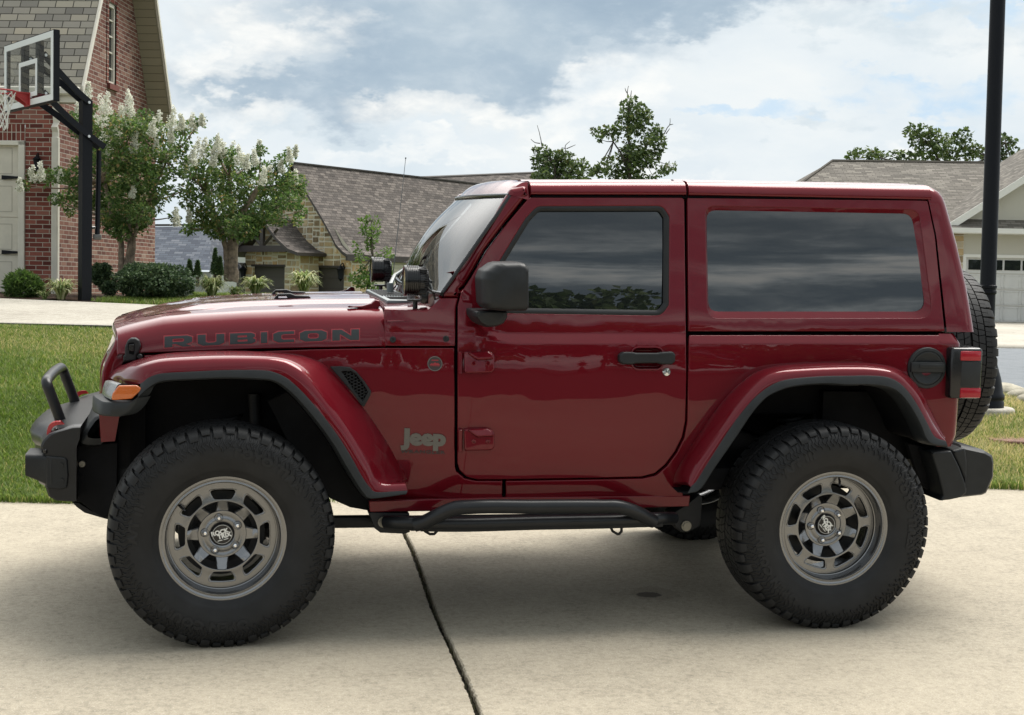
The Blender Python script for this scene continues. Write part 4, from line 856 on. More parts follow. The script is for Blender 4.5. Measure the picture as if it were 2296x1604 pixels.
mb = MB(); mb.tube([tuple(p+np.array((0, .0, -.012))) for p in lo[6:-6]], .021, 8); mb.box(tuple(lo[25]+np.array((0, .05, -.008))), (1.05, .10, .045), .006); build(mb, 'step_bracket', CHASSIS, STEP)
plate('rail_mount', [(262, 318), (495, 325), (498, 430), (470, 440), (330, 434), (296, 408), (286, 380)], -.775, CHASSIS, CAR, .10, .004, tagz='K'); plate('rail_mount', [(1985, 330), (2090, 262), (2150, 215), (2165, 235), (2150, 395), (2085, 432), (2045, 432), (1985, 370)], -.72, CHASSIS, CAR, .10, .004, tagz='K')
for c in ((348, 375), (2076, 397)):
    p = Vy(*q('K', c)[0], -.79 if c[0] < 999 else -.735); mb = MB(); mb.cyl(p+np.array((0, .02, 0)), p, .0165, n=6); mb.cyl(p+np.array((0, .02, 0)), p+np.array((0, .006, 0)), .022, n=18); build(mb, 'bolt', mat('zinc', (.22, .21, .18), .4, .7) if c[0] < 999 else bpy.data.materials['zinc'], CAR)
for x0, x1 in ((570, 650), (1640, 1702)):
    a, b = sr([(x0, 400, -.84), (x1, 440, -.84)]); mb = MB(); mb.tube([(a[0], -.84, a[2]), (a[0]+.01, -.84, b[2]+.012), (a[0]+.03, -.84, b[2]), (b[0]-.01, -.84, b[2]), (b[0], -.84, b[2]+.01), (b[0], -.84, a[2])], .006, 6); build(mb, 'rail_tab', CHASSIS, STEP)
# running gear
mb = MB()
for sy in (-.42, .42): mb.box((1.2, sy, .56), (3.5, .07, .11), .01)
build(mb, 'frame_rail', CHASSIS, CAR); a, b = Vy(560, 1172, -.60), Vy(850, 1169, -.60); mb = MB(); mb.box(((a[0]+b[0])/2, -.60, (a[2]+b[2])/2), (b[0]-a[0], .05, .046), .006, rot=Matrix.Rotation(math.atan2(a[2]-b[2], b[0]-a[0]), 4, 'Y')); build(mb, 'control_arm', CHASSIS, CAR)
for x in (0, 2.46):
    mb = MB(); mb.cyl((x, -.75, ZW), (x, .75, ZW), .046, n=18); mb.lathe([(.001, .13), (.06, .12), (.11, .08), (.13, 0), (.11, -.09), (.05, -.14), (.001, -.15)], 24, M=Matrix.Translation((x, .18 if x < 1 else 0, ZW)) @ Matrix.Rotation(PI/2, 4, 'Z')); build(mb, 'axle', CHASSIS, CAR)
    for sy in (-1, 1):
        mb = MB(); mb.tube([(x+.05*math.cos(t), sy*.46+.05*math.sin(t), .50+.33*t/(12*PI)) for t in np.linspace(0, 12*PI, 120)], .009, 6); build(mb, 'spring', CHASSIS, CAR); mb = MB(); mb.cyl((x+.13, sy*.52, .42), (x+.10, sy*.50, .92), .026, n=14); build(mb, 'shock_absorber', CHASSIS, CAR)
mb = MB(); mb.cyl((2.75, -.30, .56), (3.0, -.30, .56), .09, n=20); build(mb, 'silencer', CHASSIS, CAR)

# ------------------------------------------------------------------ front bumper
def Fy(y, *p): return [Vy(a, b, y) for a, b in q('F', *p)]
bp = Fy(-.60, (640, 690), (560, 695), (400, 740), (335, 770), (275, 832), (250, 888), (262, 945), (300, 985), (298, 1290), (330, 1385), (400, 1428), (560, 1440), (597, 1436), (600, 890), (632, 800))
bp = [np.array(p) for p in bp]; mb = MB(); rows = []
for y, fw, k in ((-.60, 0, .97), (-.592, .004, 1), (-.50, .01, 1), (-.40, .03, 1), (-.30, .075, 1), (-.15, .10, 1), (0, .105, 1), (.15, .10, 1), (.30, .075, 1), (.40, .03, 1), (.50, .01, 1), (.592, .004, 1), (.60, 0, .97)):
    xm = max(p[0] for p in bp); zc_ = .66; rows.append([(xm+(p[0]-xm)*k-fw*min(1, (xm-p[0])/.12), y, zc_+(p[2]-zc_)*k) for p in bp])
mb.grid(rows, closeu=True); n_ = len(bp); mb.f.append(tuple(range(n_))); mb.m.append(0); mb.f.append(tuple(12*n_+i for i in range(n_))); mb.m.append(0)
FB = build(mb, 'front_bumper', STEEL, CAR, smooth=32)
plate('bumper_plate', [(298, 985), (480, 1000), (508, 1025), (520, 1180), (505, 1300), (440, 1318), (300, 1306)], -.612, PLASTIC, FB, .03, .006, [3, 8, 6, 10, 6, 6, 3], tagz='F')
# lamp pod at the bumper end: flared open box
o0 = Fy(-.612, (300, 985), (300, 1300)); o1 = Fy(-.59, (92, 962), (100, 1182)); yb0, yb1 = -.612, -.40
ringp = lambda x0, z1, z0, ya, yb, r=.02: [(x, y, z) for (y, z), x in zip(rnd([(ya, z0), (yb, z0), (yb, z1), (ya, z1)], r, 4), [x0]*24)]
mb = MB(); e0 = ringp(o0[0][0]+.02, o0[0][2], o0[1][2], -.614, -.40); e1 = ringp(o1[0][0], o1[0][2], o1[1][2], -.598, -.42); em = [tuple((np.array(a)*.45+np.array(b)*.55)+np.array((0, .010, 0))) for a, b in zip(e0, e1)]
i1 = ringp(o1[0][0]+.004, o1[0][2]-.010, o1[1][2]+.010, -.588, -.43); i0 = ringp(o0[0][0]-.01, o0[0][2]-.03, o0[1][2]+.04, -.575, -.44)
mb.grid([e0, em, e1, i1, i0], closeu=True); mb.ngon(i0); PD = build(mb, 'fog_lamp_pod', PLASTIC, FB, smooth=40)
mb = MB(); mb.lathe([(.05, .0), (.052, .012), (.045, .016), (.001, .02)], 28, M=Matrix.Translation((o0[0][0]-.015, -.505, (o0[0][2]+o0[1][2])/2)) @ Matrix.Rotation(rad(-90), 4, 'Z')); build(mb, 'fog_lamp', CLEARL, FB)
for o in [PD, bpy.data.objects['bumper_plate'], bpy.data.objects['fog_lamp']]: c_ = o.copy(); COL.objects.link(c_); c_.scale = (1, -1, 1)
# hoop
b_n, b_f = Fy(-.30, (470, 700))[0], Fy(.30, (590, 548))[0]; t_n, t_f = Fy(-.30, (292, 235))[0], Fy(.30, (402, 190))[0]; bx, bz_ = (b_n[0]+b_f[0])/2, (b_n[2]+b_f[2])/2; tx, tz = (t_n[0]+t_f[0])/2, (t_n[2]+t_f[2])/2
hb = np.array((b_n[0], 0, b_n[2])); ht = np.array((t_n[0], 0, t_n[2])); up_ = ht-hb
pts = [hb+np.array((0, -.30, 0)), hb+up_*.4+np.array((0, -.30, 0)), hb+up_*.80+np.array((0, -.298, 0))]+[hb+up_*(.90+.10*math.sin(a))+np.array((0, -.298+.075*(1-math.cos(a)), 0)) for a in np.linspace(.2, PI/2, 6)]
pts += [np.array((p[0], -p[1], p[2])) for p in pts[::-1]]
mb = MB(); mb.tube(crom(pts, 70), .0220, 20); HP = build(mb, 'bumper_hoop', STEEL, FB, smooth=50)
for sy in (-1, 1): mb = MB(); mb.cyl((hb[0]+.003, sy*.30, hb[2]-.012), (hb[0], sy*.30, hb[2]+.004), .055, .045, 24); mb.box((hb[0]+.02, sy*.30, hb[2]-.006), (.16, .13, .010), .003); build(mb, 'hoop_foot', STEEL, FB, smooth=30)
hk = [Vy(a, b, -.52) for a, b in q('F', (322, 800), (328, 735), (345, 690), (375, 664), (420, 652), (462, 650))]; mb = MB(); hkc = crom(hk, 20)
mb.grid([[tuple(p+np.array((dx, dy, dz))) for p in hkc] for dx, dy, dz in ((-.006, -.011, .006), (-.007, .011, .007), (.007, .011, -.007), (.006, -.011, -.006))], closev=True); TH = build(mb, 'tow_hook', REDHOOK, FB, smooth=40)
c_ = TH.copy(); COL.objects.link(c_); c_.scale = (1, -1, 1)
for c in ((385, 852), (535, 830), (590, 735), (580, 690), (395, 712), (290, 925)):
    p = Vy(*q('F', c)[0], -.56 if c[0] != 290 else -.60); mb = MB(); mb.cyl(p-np.array((0, 0, .012)), p+np.array((0, 0, .004)), .0085, n=12, bev=.002); build(mb, 'bolt', BLACK, FB)
for c in ((450, 1072), (455, 1225)): p = Vy(*q('F', c)[0], -.614); mb = MB(); mb.cyl(p+np.array((0, .01, 0)), p-np.array((0, .003, 0)), .0085, n=14); build(mb, 'bolt', PLASTIC, FB)
# fascia under the grille, frame ends, skid
fp = Fy(-.57, (826, 572), (770, 600), (712, 668), (665, 755), (632, 832), (640, 880), (700, 895), (826, 890)); mb = MB(); rows = []
for y, k, dx in ((-.585, .75, .03), (-.575, .93, .008), (-.55, 1, 0), (-.3, 1, -.02), (0, 1, -.03), (.3, 1, -.02), (.55, 1, 0), (.575, .93, .008), (.585, .75, .03)): rows.append([(p[0]+dx, y, .86+(p[2]-.86)*k) for p in fp])
mb.grid(rows); build(mb, 'front_fascia', PLASTIC, CAR, smooth=45)
plate('frame_end', [(600, 880), (1010, 850), (1000, 1500), (880, 1600), (800, 1560), (640, 1440), (600, 1436)], -.50, DARK, CAR, .10, .004, tagz='F')
plate('front_skid', [(555, 1440), (620, 1445), (760, 1530), (1000, 1560), (1000, 1640), (860, 1600), (680, 1548), (600, 1490)], -.46, CHASSIS, CAR, .9, .004, tagz='F')
for c, r_ in (((657, 1060), .014),): p = Vy(*q('F', c)[0], -.505); mb = MB(); mb.cyl(p+np.array((0, .01, 0)), p-np.array((0, .008, 0)), r_, n=16, bev=.002); build(mb, 'bolt', bpy.data.materials['zinc'], CAR)

# ------------------------------------------------------------------ on the bonnet and cowl
lt = [(222, 335), (220, 252), (244, 240), (246, 120), (285, 30), (330, -2), (400, -6), (452, 28), (476, 112), (448, 195), (416, 240), (405, 318)]
LA = plate('bonnet_latch', lt, -.632, PLASTIC, CAR, .04, .008, [2, 3, 2, 6, 6, 6, 6, 6, 6, 5, 5, 3], tagz='Y'); plate('latch_slot', [(292, 62), (382, 52), (388, 130), (380, 238), (305, 215)], -.6335, HOLE, LA, .006, .001, [3, 3, 3, 3, 3], tagz='Y')
plate('latch_tongue', [(305, 85), (380, 78), (376, 190), (312, 180)], -.637, BLACK, LA, .006, .003, [2, 2, 2, 2], tagz='Y'); p = Vy(*q('Y', (460, 258))[0], -.635); mb = MB(); mb.cyl(p+np.array((0, .02, 0)), p, .010, n=16, bev=.003); build(mb, 'latch_knob', PLASTIC, LA); RIGHT.append(LA)
lp = plate('bonnet_loop', [(1646, 384), (1664, 356), (1692, 331), (1792, 327), (1838, 344), (1955, 349), (1978, 378), (1972, 392), (1650, 392)], -.195, PLASTIC, HOOD, .030, .005, [3, 4, 5, 5, 4, 5, 3, 1, 1], [[(1690, 351), (1758, 351), (1768, 367), (1690, 367)]], 'P'); c_ = lp.copy(); COL.objects.link(c_); c_.location = (0, .36, 0)
bh = plate('bonnet_hinge', [(1020, 1448), (1200, 1440), (1290, 1414), (1332, 1380), (1372, 1390), (1380, 1430), (1362, 1464), (1330, 1480), (1240, 1470)], -.60, PAINT, CAR, .035, .005, [1, 3, 5, 4, 4, 4, 4, 2, 2], tagz='T'); RIGHT.append(bh)
zc0 = Vy(862, 692, -.66)[2]+.012; mb = MB(); mb.box((.715, 0, zc0+.001), (.145, .92, .022), .008); CV = build(mb, 'cowl_vent', VENT, CAR)
mb = MB(); [mb.box((.66+.012*i, .12, zc0+.0135), (.004, .52, .004)) for i in range(9)]; build(mb, 'vent_slats', PLASTIC, CV, smooth=0); mb = MB(); mb.box((.715, -.30, zc0+.0115), (.10, .20, .004)); build(mb, 'vent_mouth', HOLE, CV)
def pod(y):
    c = Vy(*q('I', (1105, 780))[0], -.656); P0 = empty('cowl_lamp', (c[0], y, c[2]), CAR); MR = Matrix.Rotation(rad(-90+(6 if y < 0 else -6)*0), 4, 'Z'); mb = MB()
    pf = [(.050, .046), (.057, .050), (.0615, .049), (.0625, .045), (.0625, .038)]
    for i in range(6): t = .036-i*.0075; pf += [(.0545, t), (.0545, t-.0025), (.0620, t-.003), (.0620, t-.0065)]
    pf += [(.057, -.012), (.056, -.030), (.050, -.042), (.040, -.050), (.001, -.050)]; mb.lathe(pf, 40, M=MR); build(mb, 'lamp_housing', BLACK, P0, smooth=30)
    mb = MB(); mb.lathe([(.0505, .045), (.001, .048)], 36, M=MR); build(mb, 'lens', YELLOWL, P0)
    mb = MB(); [mb.box((.028, 0, z), (.030, .118-abs(z)*.55, .0035), .001) for z in np.linspace(-.046, .046, 12)]; [mb.box((.022, yy, 0), (.036, .003, .118-abs(yy)*.5), .001) for yy in np.linspace(-.04, .04, 8)]; build(mb, 'cooling_fins', BLACK, P0, smooth=0)
    mb = MB(); mb.box((.036, 0, -.066), (.030, .05, .05), .004); mb.box((.008, 0, -.078), (.08, .045, .008), .002); mb.cyl((.0, 0, -.13), (.0, 0, -.078), .010, n=12); build(mb, 'lamp_bracket', BLACK, P0)
    mb = MB(); mb.tube(crom([(.048, 0, -.03), (.07, .0, -.045), (.082, .0, -.075), (.095, -.01*(1 if y < 0 else -1), -.10), (.13, 0, -.105)], 20), .004, 8); build(mb, 'cable', BLACK, P0)
pod(-.656); pod(.656)
wz = lambda t, y: np.array((BLc[0]+(TL[0]-BLc[0])*t-.055*(1-(y/.76)**2)-.014, y, BLc[2]+(TL[2]-BLc[2])*t))
for y0, y1 in ((.06, .56), (-.50, -.02)):
    mb = MB(); a = wz(-.05, y0)+np.array((-.03, 0, .01)); b = wz(.17, (y0+y1)/2-.05); mb.tube([a, a*.6+b*.4+np.array((-.01, 0, .012)), b], [.011, .009, .006], 8); mb.cyl(a-np.array((0, 0, .03)), a+np.array((0, 0, .012)), .016, n=14); mb.tube([wz(.10, y0-.12 if False else y0+.02), wz(.17, (y0+y1)/2), wz(.10, y1)], .006, 6); build(mb, 'wiper', VENT, CAR)
a0, a1 = Vy(878.5, 640, .62), Vy(909.8, 353.4, .62); mb = MB(); mb.tube([a0, a0+(a1-a0)*.97, a1], [.0022, .0014, .0014], 6); mb.cyl(a1-(a1-a0)*.012, a1, .0035, n=8); mb.cyl(a0-np.array((0, 0, .05)), a0, .012, .006, 10); build(mb, 'aerial', VENT, CAR)
# cabin
mb = MB(); mb.box((1.02, 0, 1.17), (.34, 1.36, .20), .05, 3); build(mb, 'dashboard', SEAT, CAR)
mb = MB(); mb.tube([(1.24+.05*math.sin(t)*0-.06*math.sin(t), -.36+.185*math.cos(t), 1.24+.175*math.sin(t)) for t in np.linspace(0, 2*PI, 33)[:-1]], .016, 8, closed=True); mb.cyl((1.10, -.36, 1.20), (1.24, -.36, 1.24), .03, n=12); build(mb, 'steering_wheel', SEAT, CAR)
for y in (-.36, .36):
    mb = MB(); mb.box((1.62, y, .98), (.50, .50, .16), .05, 3); mb.box((1.88, y, 1.28), (.14, .48, .60), .06, 3, Matrix.Rotation(rad(10), 4, 'Y')); mb.box((1.95, y, 1.64), (.10, .26, .16), .04, 3); build(mb, 'seat', SEAT, CAR, smooth=50)
mb = MB()
for y in (-.60, .60): mb.tube(crom([(1.30, y*1.02, 1.72), (1.9, y*1.02, 1.78), (2.5, y*1.02, 1.74), (2.9, y, 1.3)], 24), .03, 10)
mb.tube([(1.95, -.6, 1.775), (1.95, .6, 1.775)], .03, 10); build(mb, 'roll_bar', SEAT, CAR)
# far side of the vehicle
for o in RIGHT:
    c_ = copy_tree.__call__(o, CAR) if False else None
    c = o.copy(); COL.objects.link(c); c.parent = CAR; c.scale = (1, -1, 1)
    for ch in list(o.children):
        if ch.name.split('.')[0] in ('badge_lettering', 'model_lettering', 'filler_cap'): continue
        d = ch.copy(); COL.objects.link(d); d.parent = c
        for g in list(ch.children):
            if ch.parent != CAR and False: pass
# ------------------------------------------------------------------ surroundings: materials
def attr_tint(k, ramp_stops): a = k.add('Attribute'); a.attribute_name = 'tint'; return k.ramp(a.outputs['Fac'], ramp_stops)
def leaf_mat(name, stops, trans=.35, rough=.55):
    m = bpy.data.materials.new(name); m.use_nodes = True; k = NT(m.node_tree); b = m.node_tree.nodes['Principled BSDF']; o = m.node_tree.nodes['Material Output']
    c = attr_tint(k, stops); k.lk(c, b.inputs['Base Color']); b.inputs['Roughness'].default_value = rough; b.inputs['Specular IOR Level'].default_value = .35
    t = k.add('BsdfTranslucent'); h = k.add('HueSaturation'); h.inputs['Value'].default_value = 1.5; h.inputs['Saturation'].default_value = 1.05; k.lk(c, h.inputs['Color']); k.lk(h.outputs[0], t.inputs[0])
    mx = k.add('MixShader'); mx.inputs[0].default_value = trans; k.lk(b.outputs[0], mx.inputs[1]); k.lk(t.outputs[0], mx.inputs[2]); k.lk(mx.outputs[0], o.inputs[0]); return m
def concrete_mat(name, lo, hi, car_frame=True):
    m = mat(name, hi, .85, spec=.3); k = NT(m.node_tree); b = m.node_tree.nodes['Principled BSDF']; tc = k.add('TexCoord'); p = tc.outputs['Object']
    mp = k.add('Mapping'); k.lk(p, mp.inputs[0]); mp.inputs['Scale'].default_value = (.6, 1.2, 1)
    n1 = k.noise(p, .55, 6, .62); n2 = k.noise(p, 7, 8, .75); n3 = k.noise(p, 38, 5, .75); n4 = k.noise(p, 170, 3, .65)
    f = k.math('ADD', k.math('MULTIPLY', n1, .25), k.math('ADD', k.math('MULTIPLY', n2, .27), k.math('MULTIPLY', n3, .48)))
    c = k.ramp(f, [(.38, [x*.70 for x in lo]), (.46, lo), (.51, [(a+b_)/2 for a, b_ in zip(lo, hi)]), (.59, hi), (.68, [x*1.08 for x in hi])])
    sp = k.mapr(n4, .56, .68, 0, .60); c = k.mix(sp, c, (.16, .13, .10, 1)); sp2 = k.mapr(n4, .43, .30, 0, .55); c = k.mix(sp2, c, (.62, .60, .54, 1))
    n5 = k.noise(mp.outputs[0], 11, 5, .75); c = k.mix(k.mapr(n5, .58, .75, 0, .35), c, [x*.45 for x in lo]+[1])
    if car_frame:                                 # oil spot and tyre scuffs
        sx = k.add('SeparateXYZ'); k.lk(p, sx.inputs[0]); st = Vz(1455, 1334, 0)
        def spot(cx, cy, rx, ry, w): u = k.math('DIVIDE', k.math('SUBTRACT', sx.outputs[0], cx), rx); v = k.math('DIVIDE', k.math('SUBTRACT', sx.outputs[1], cy), ry); d = k.math('ADD', k.math('ADD', k.math('MULTIPLY', u, u), k.math('MULTIPLY', v, v)), k.math('MULTIPLY', k.math('SUBTRACT', n3, .5), 1.2)); return k.mapr(d, .7, 1.1, w, 0)
        c = k.mix(spot(st[0], st[1], .058, .050, .85), c, (.035, .022, .018, 1)); c = k.mix(spot(st[0]+.03, st[1]+.02, .12, .12, .25), c, (.10, .08, .065, 1))
    k.lk(c, b.inputs['Base Color']); bn = k.add('Bump'); bn.inputs['Strength'].default_value = .5; bn.inputs['Distance'].default_value = .004
    k.lk(k.math('ADD', k.math('MULTIPLY', n3, .6), k.math('MULTIPLY', n4, .5)), bn.inputs['Height']); k.lk(bn.outputs[0], b.inputs['Normal']); return m
def ground_mat(name, stops, scale=3, rough=.95, bump=.02):
    m = mat(name, (.1, .1, .05), rough, spec=.2); k = NT(m.node_tree); b = m.node_tree.nodes['Principled BSDF']; tc = k.add('TexCoord'); p = tc.outputs['Object']
    n = k.noise(p, scale, 7, .68); n2 = k.noise(p, scale*14, 4, .7); f = k.math('ADD', k.math('MULTIPLY', n, .6), k.math('MULTIPLY', n2, .4)); k.lk(k.ramp(f, stops), b.inputs['Base Color'])
    bn = k.add('Bump'); bn.inputs['Strength'].default_value = .8; bn.inputs['Distance'].default_value = bump; k.lk(n2, bn.inputs['Height']); k.lk(bn.outputs[0], b.inputs['Normal']); return m
def brick_mat(name, w, h, mort, mcol, stops, rough=.85, bump=.004, off=.5, noise=.25, sq=1):
    m = mat(name, mcol, rough, spec=.25); k = NT(m.node_tree); b = m.node_tree.nodes['Principled BSDF']; uv = k.add('UVMap'); uv.uv_map = 'UVMap'
    nz = k.add('TexNoise'); nz.inputs['Scale'].default_value = 9; k.lk(uv.outputs[0], nz.inputs['Vector']); vm = k.add('VectorMath', operation='MULTIPLY_ADD'); k.lk(nz.outputs['Color'], vm.inputs[0]); vm.inputs[1].default_value = (.006,)*3; k.lk(uv.outputs[0], vm.inputs[2])
    t = k.add('TexBrick'); k.lk(vm.outputs[0], t.inputs['Vector']); t.offset = off; t.squash = sq; I = t.inputs
    I['Color1'].default_value = (0, 0, 0, 1); I['Color2'].default_value = (1, 1, 1, 1); I['Mortar'].default_value = (.5, .5, .5, 1); I['Scale'].default_value = 1; I['Mortar Size'].default_value = mort; I['Mortar Smooth'].default_value = .15; I['Brick Width'].default_value = w; I['Row Height'].default_value = h
    n = k.noise(uv.outputs[0], 40, 5, .7); n2 = k.noise(uv.outputs[0], .8, 4, .6)
    f = k.math('ADD', k.math('MULTIPLY', t.outputs['Color'], 1-noise), k.math('MULTIPLY', n, noise)); f = k.math('ADD', f, k.math('MULTIPLY', k.math('SUBTRACT', n2, .5), .3))
    c = k.mix(t.outputs['Fac'], k.ramp(f, stops), c4(mcol)); k.lk(c, b.inputs['Base Color'])
    bn = k.add('Bump'); bn.inputs['Strength'].default_value = .7; bn.inputs['Distance'].default_value = bump; k.lk(k.math('ADD', k.math('SUBTRACT', 1, t.outputs['Fac']), k.math('MULTIPLY', n, .4)), bn.inputs['Height']); k.lk(bn.outputs[0], b.inputs['Normal']); return m
CONC = concrete_mat('driveway_concrete', (.30, .264, .203), (.40, .352, .272)); CONC2 = concrete_mat('pale_concrete', (.30, .275, .23), (.46, .43, .37), False)
SOIL = ground_mat('lawn_soil', [(.3, (.045, .060, .014)), (.48, (.085, .11, .026)), (.62, (.15, .155, .05)), (.75, (.26, .225, .10))], 1.2)
DRY = ground_mat('joint_dirt', [(.3, (.012, .010, .008)), (.6, (.03, .025, .018))], 8); MULCH = ground_mat('bark_mulch', [(.3, (.020, .012, .008)), (.55, (.065, .038, .024)), (.75, (.13, .085, .055))], 9, bump=.03)
ASPH = ground_mat('asphalt', [(.3, (.14, .15, .165)), (.5, (.19, .205, .22)), (.7, (.24, .25, .26))], 4); ASPH2 = ground_mat('dark_asphalt', [(.3, (.035, .035, .036)), (.7, (.065, .064, .062))], 4)
BRICK = brick_mat('red_brick', .20, .0665, .0055, (.39, .355, .30), [(0, (.07, .020, .017)), (.3, (.125, .034, .026)), (.55, (.19, .056, .042)), (.78, (.26, .092, .068)), (.93, (.17, .11, .09)), (1, (.42, .35, .29))])
BRICKS = brick_mat('red_brick_pale', .20, .0665, .006, (.35, .31, .265), [(0, (.085, .036, .030)), (.3, (.14, .056, .044)), (.6, (.19, .084, .064)), (.85, (.245, .14, .108)), (1, (.38, .31, .26))])
SOLDIER = brick_mat('soldier_brick', .0665, .20, .0055, (.45, .41, .35), [(0, (.06, .016, .014)), (.5, (.14, .038, .028)), (1, (.20, .065, .05))], off=0)
SHING = brick_mat('grey_shingle', .27, .125, .007, (.035, .032, .026), [(0, (.125, .118, .106)), (.3, (.185, .174, .152)), (.55, (.235, .22, .187)), (.8, (.295, .27, .215)), (1, (.36, .315, .24))], .9, .008, .37, .15)
SHINGB = brick_mat('brown_shingle', .34, .16, .012, (.045, .036, .032), [(0, (.060, .053, .049)), (.35, (.098, .086, .079)), (.65, (.135, .117, .106)), (1, (.195, .17, .152))], .9, .01, .41, .2)
SHINGT = brick_mat('tan_shingle', .34, .15, .010, (.07, .063, .052), [(0, (.085, .077, .067)), (.4, (.125, .113, .098)), (.7, (.165, .15, .13)), (1, (.23, .21, .18))], .9, .01, .41, .2)
SLATE = brick_mat('blue_slate', .42, .17, .012, (.06, .066, .08), [(0, (.055, .062, .082)), (.5, (.095, .108, .135)), (1, (.17, .18, .205))], .85, .008, .43, .25)
TRIMW = mat('cream_trim', (.60, .565, .49), .6, var=(3, .92, 1.05)); DOORW = mat('cream_door', (.56, .52, .44), .55, var=(5, .94, 1.05)); SOFF = mat('tan_siding', (.30, .265, .20), .6)
FASC = mat('dark_fascia', (.045, .036, .032), .5); DGAR = mat('brown_garage_door', (.060, .052, .047), .5); STUC = mat('beige_stucco', (.46, .44, .38), .85, bump=(60, .3, .004)); WHITEW = mat('white_wall', (.74, .74, .73), .7); CREAMS = mat('cream_siding', (.50, .47, .38), .65)
GWHITE = mat('white_garage_door', (.58, .575, .55), .5, var=(2, .95, 1.04)); IRON = mat('black_iron', (.006, .007, .010), .40, spec=.16, bump=(300, .15, .001)); WINDK = mat('dark_window', (.012, .014, .016), .03, ior=1.6); WTRIM = mat('white_trim', (.68, .67, .63), .55)
BARK = mat('bark', (.19, .145, .105), .9, bump=(30, .6, .01), var=(14, .5, 1.4)); BARKD = mat('dark_bark', (.075, .062, .050), .9, bump=(30, .6, .01), var=(10, .5, 1.4))
CRAPE = leaf_mat('crape_leaf', [(0, (.04, .08, .02)), (.4, (.072, .128, .036)), (.75, (.14, .20, .062)), (.93, (.25, .26, .09)), (1, (.35, .25, .11))], .45); BLOSS = leaf_mat('white_blossom', [(0, (.46, .47, .38)), (.5, (.66, .66, .58)), (1, (.82, .82, .76))], .3)
OAK = leaf_mat('oak_leaf', [(0, (.018, .034, .012)), (.5, (.088, .13, .042)), (.85, (.165, .215, .075)), (1, (.11, .11, .04))], .25); BOX = leaf_mat('box_leaf', [(0, (.018, .038, .018)), (.5, (.050, .085, .036)), (.85, (.105, .155, .065)), (1, (.19, .24, .11))], .2)
FRESH = leaf_mat('fresh_leaf', [(0, (.04, .08, .018)), (.5, (.09, .15, .035)), (1, (.17, .23, .07))], .4); LIRI = leaf_mat('striped_blade', [(0, (.07, .12, .03)), (.40, (.19, .25, .085)), (.65, (.42, .43, .21)), (1, (.66, .64, .42))], .3)
GRASS = leaf_mat('grass_blade', [(0, (.06, .10, .014)), (.35, (.098, .155, .027)), (.65, (.16, .225, .048)), (.82, (.28, .275, .095)), (1, (.48, .41, .20))], .35, .6)

# ------------------------------------------------------------------ terrain
def edge_y(x): return 2.03+(x+1.264)*.0346
V3 = lambda x, y, z=0.: VR @ np.array((x, y, z))
HLt = ([0, 1.6, 3.2, 4.7, 5.6, 10.1, 10.8, 13.0, 15.5, 18, 22, 32, 52, 120], None)
def hgt(x, y):
    """height of the open ground at plan position (x, y) of the vehicle frame -> world point"""
    ye = edge_y(x); P = V3(x, y); E0 = V3(x, ye); he = Cw[2]-E0[2]; rel = P-Cw; D = rel@Bw[2]; px = CXP+FPX*(rel@Bw[0])/max(D, .5); De = (E0-Cw)@Bw[2]; s = max(0, D-De)
    hL = np.interp(s, [0, .25, 2.4, 4.5, 5.0, 9.9, 10.6, 14.0, 15.5, 18, 24, 34, 55, 120], [he, he-.03, .80*he/1.26, .455, .44, .345, .275, .225, .26, .62, 1.15, 1.45, 1.40, 1.9])
    hR = np.interp(s, [0, .25, 1.6, 3.0, 4.6, 15, 40, 120], [he, he-.03, 1.06, .955, .93, .90, .88, .9])
    w = sst((px-900)/900); h = hL*(1-w)+hR*w
    P[2] = Cw[2]-h; return P
def plan(px, D):                                  # plan position (vehicle frame) of a sight line at depth D
    P = Cw+D*(Bw[2]+(px-CXP)/FPX*Bw[0]); v = VR.T @ P
    for _ in range(4): g = VR @ np.array((v[0], v[1], 0)); rel = g-Cw; e = D-rel@Bw[2]; l = (px-CXP)/FPX*D-rel@Bw[0]; d = VR.T @ (e*Bw[2]+l*Bw[0]); v = v+d
    return v[0], v[1]
def gnd(px, D): return hgt(*plan(px, D))
xs = np.r_[np.linspace(-90, -14, 16), np.linspace(-12, 16, 57), np.linspace(18, 100, 16)]; ss = np.r_[0, .06, .2, np.linspace(.5, 18, 44), np.linspace(19.5, 46, 18), 55, 70, 95, 140, 220]
V = [hgt(x, edge_y(x)+s) for x in xs for s in ss]; n = len(ss); F = [(i*n+j, (i+1)*n+j, (i+1)*n+j+1, i*n+j+1) for i in range(len(xs)-1) for j in range(n-1)]
tag(build_np('lawn', V, F, SOIL, smooth=True), kind='structure')
# driveway: two slabs with a ragged open joint
def slab(name, x0f, x1f, ys, mt, jig0=0, jig1=0):
    mb = MB(); top = []; r = random.Random(3)
    for y in ys:
        a, b = x0f(y)+jig0*r.uniform(-1, 1), x1f(y)+jig1*r.uniform(-1, 1); top.append([(a-.001, y, -.10), (a, y, -.006), (a+.006, y, 0)]+[(a+(b-a)*f, y, 0) for f in (.2, .4, .6, .8)]+[(b-.006, y, 0), (b, y, -.006), (b+.001, y, -.10)])
    mb.grid(top); o0 = [tuple(p) for p in top[-1]]; mb.ngon(o0[1:-1]+[(o0[-1][0], o0[-1][1], -.1), (o0[0][0], o0[0][1], -.1)]); return mb
jx = lambda y: .887+.036*(y-.0)+.006*math.sin(y*3.1)
ysl = np.r_[np.linspace(-9, -3.2, 24), np.linspace(-3.1, 2.0, 420)]
m1 = slab('d', lambda y: -14, lambda y: jx(y)-.011, ysl, CONC, 0, .0035); m2 = slab('d', lambda y: jx(y)+.011, lambda y: 13, ysl, CONC, .0035, 0)
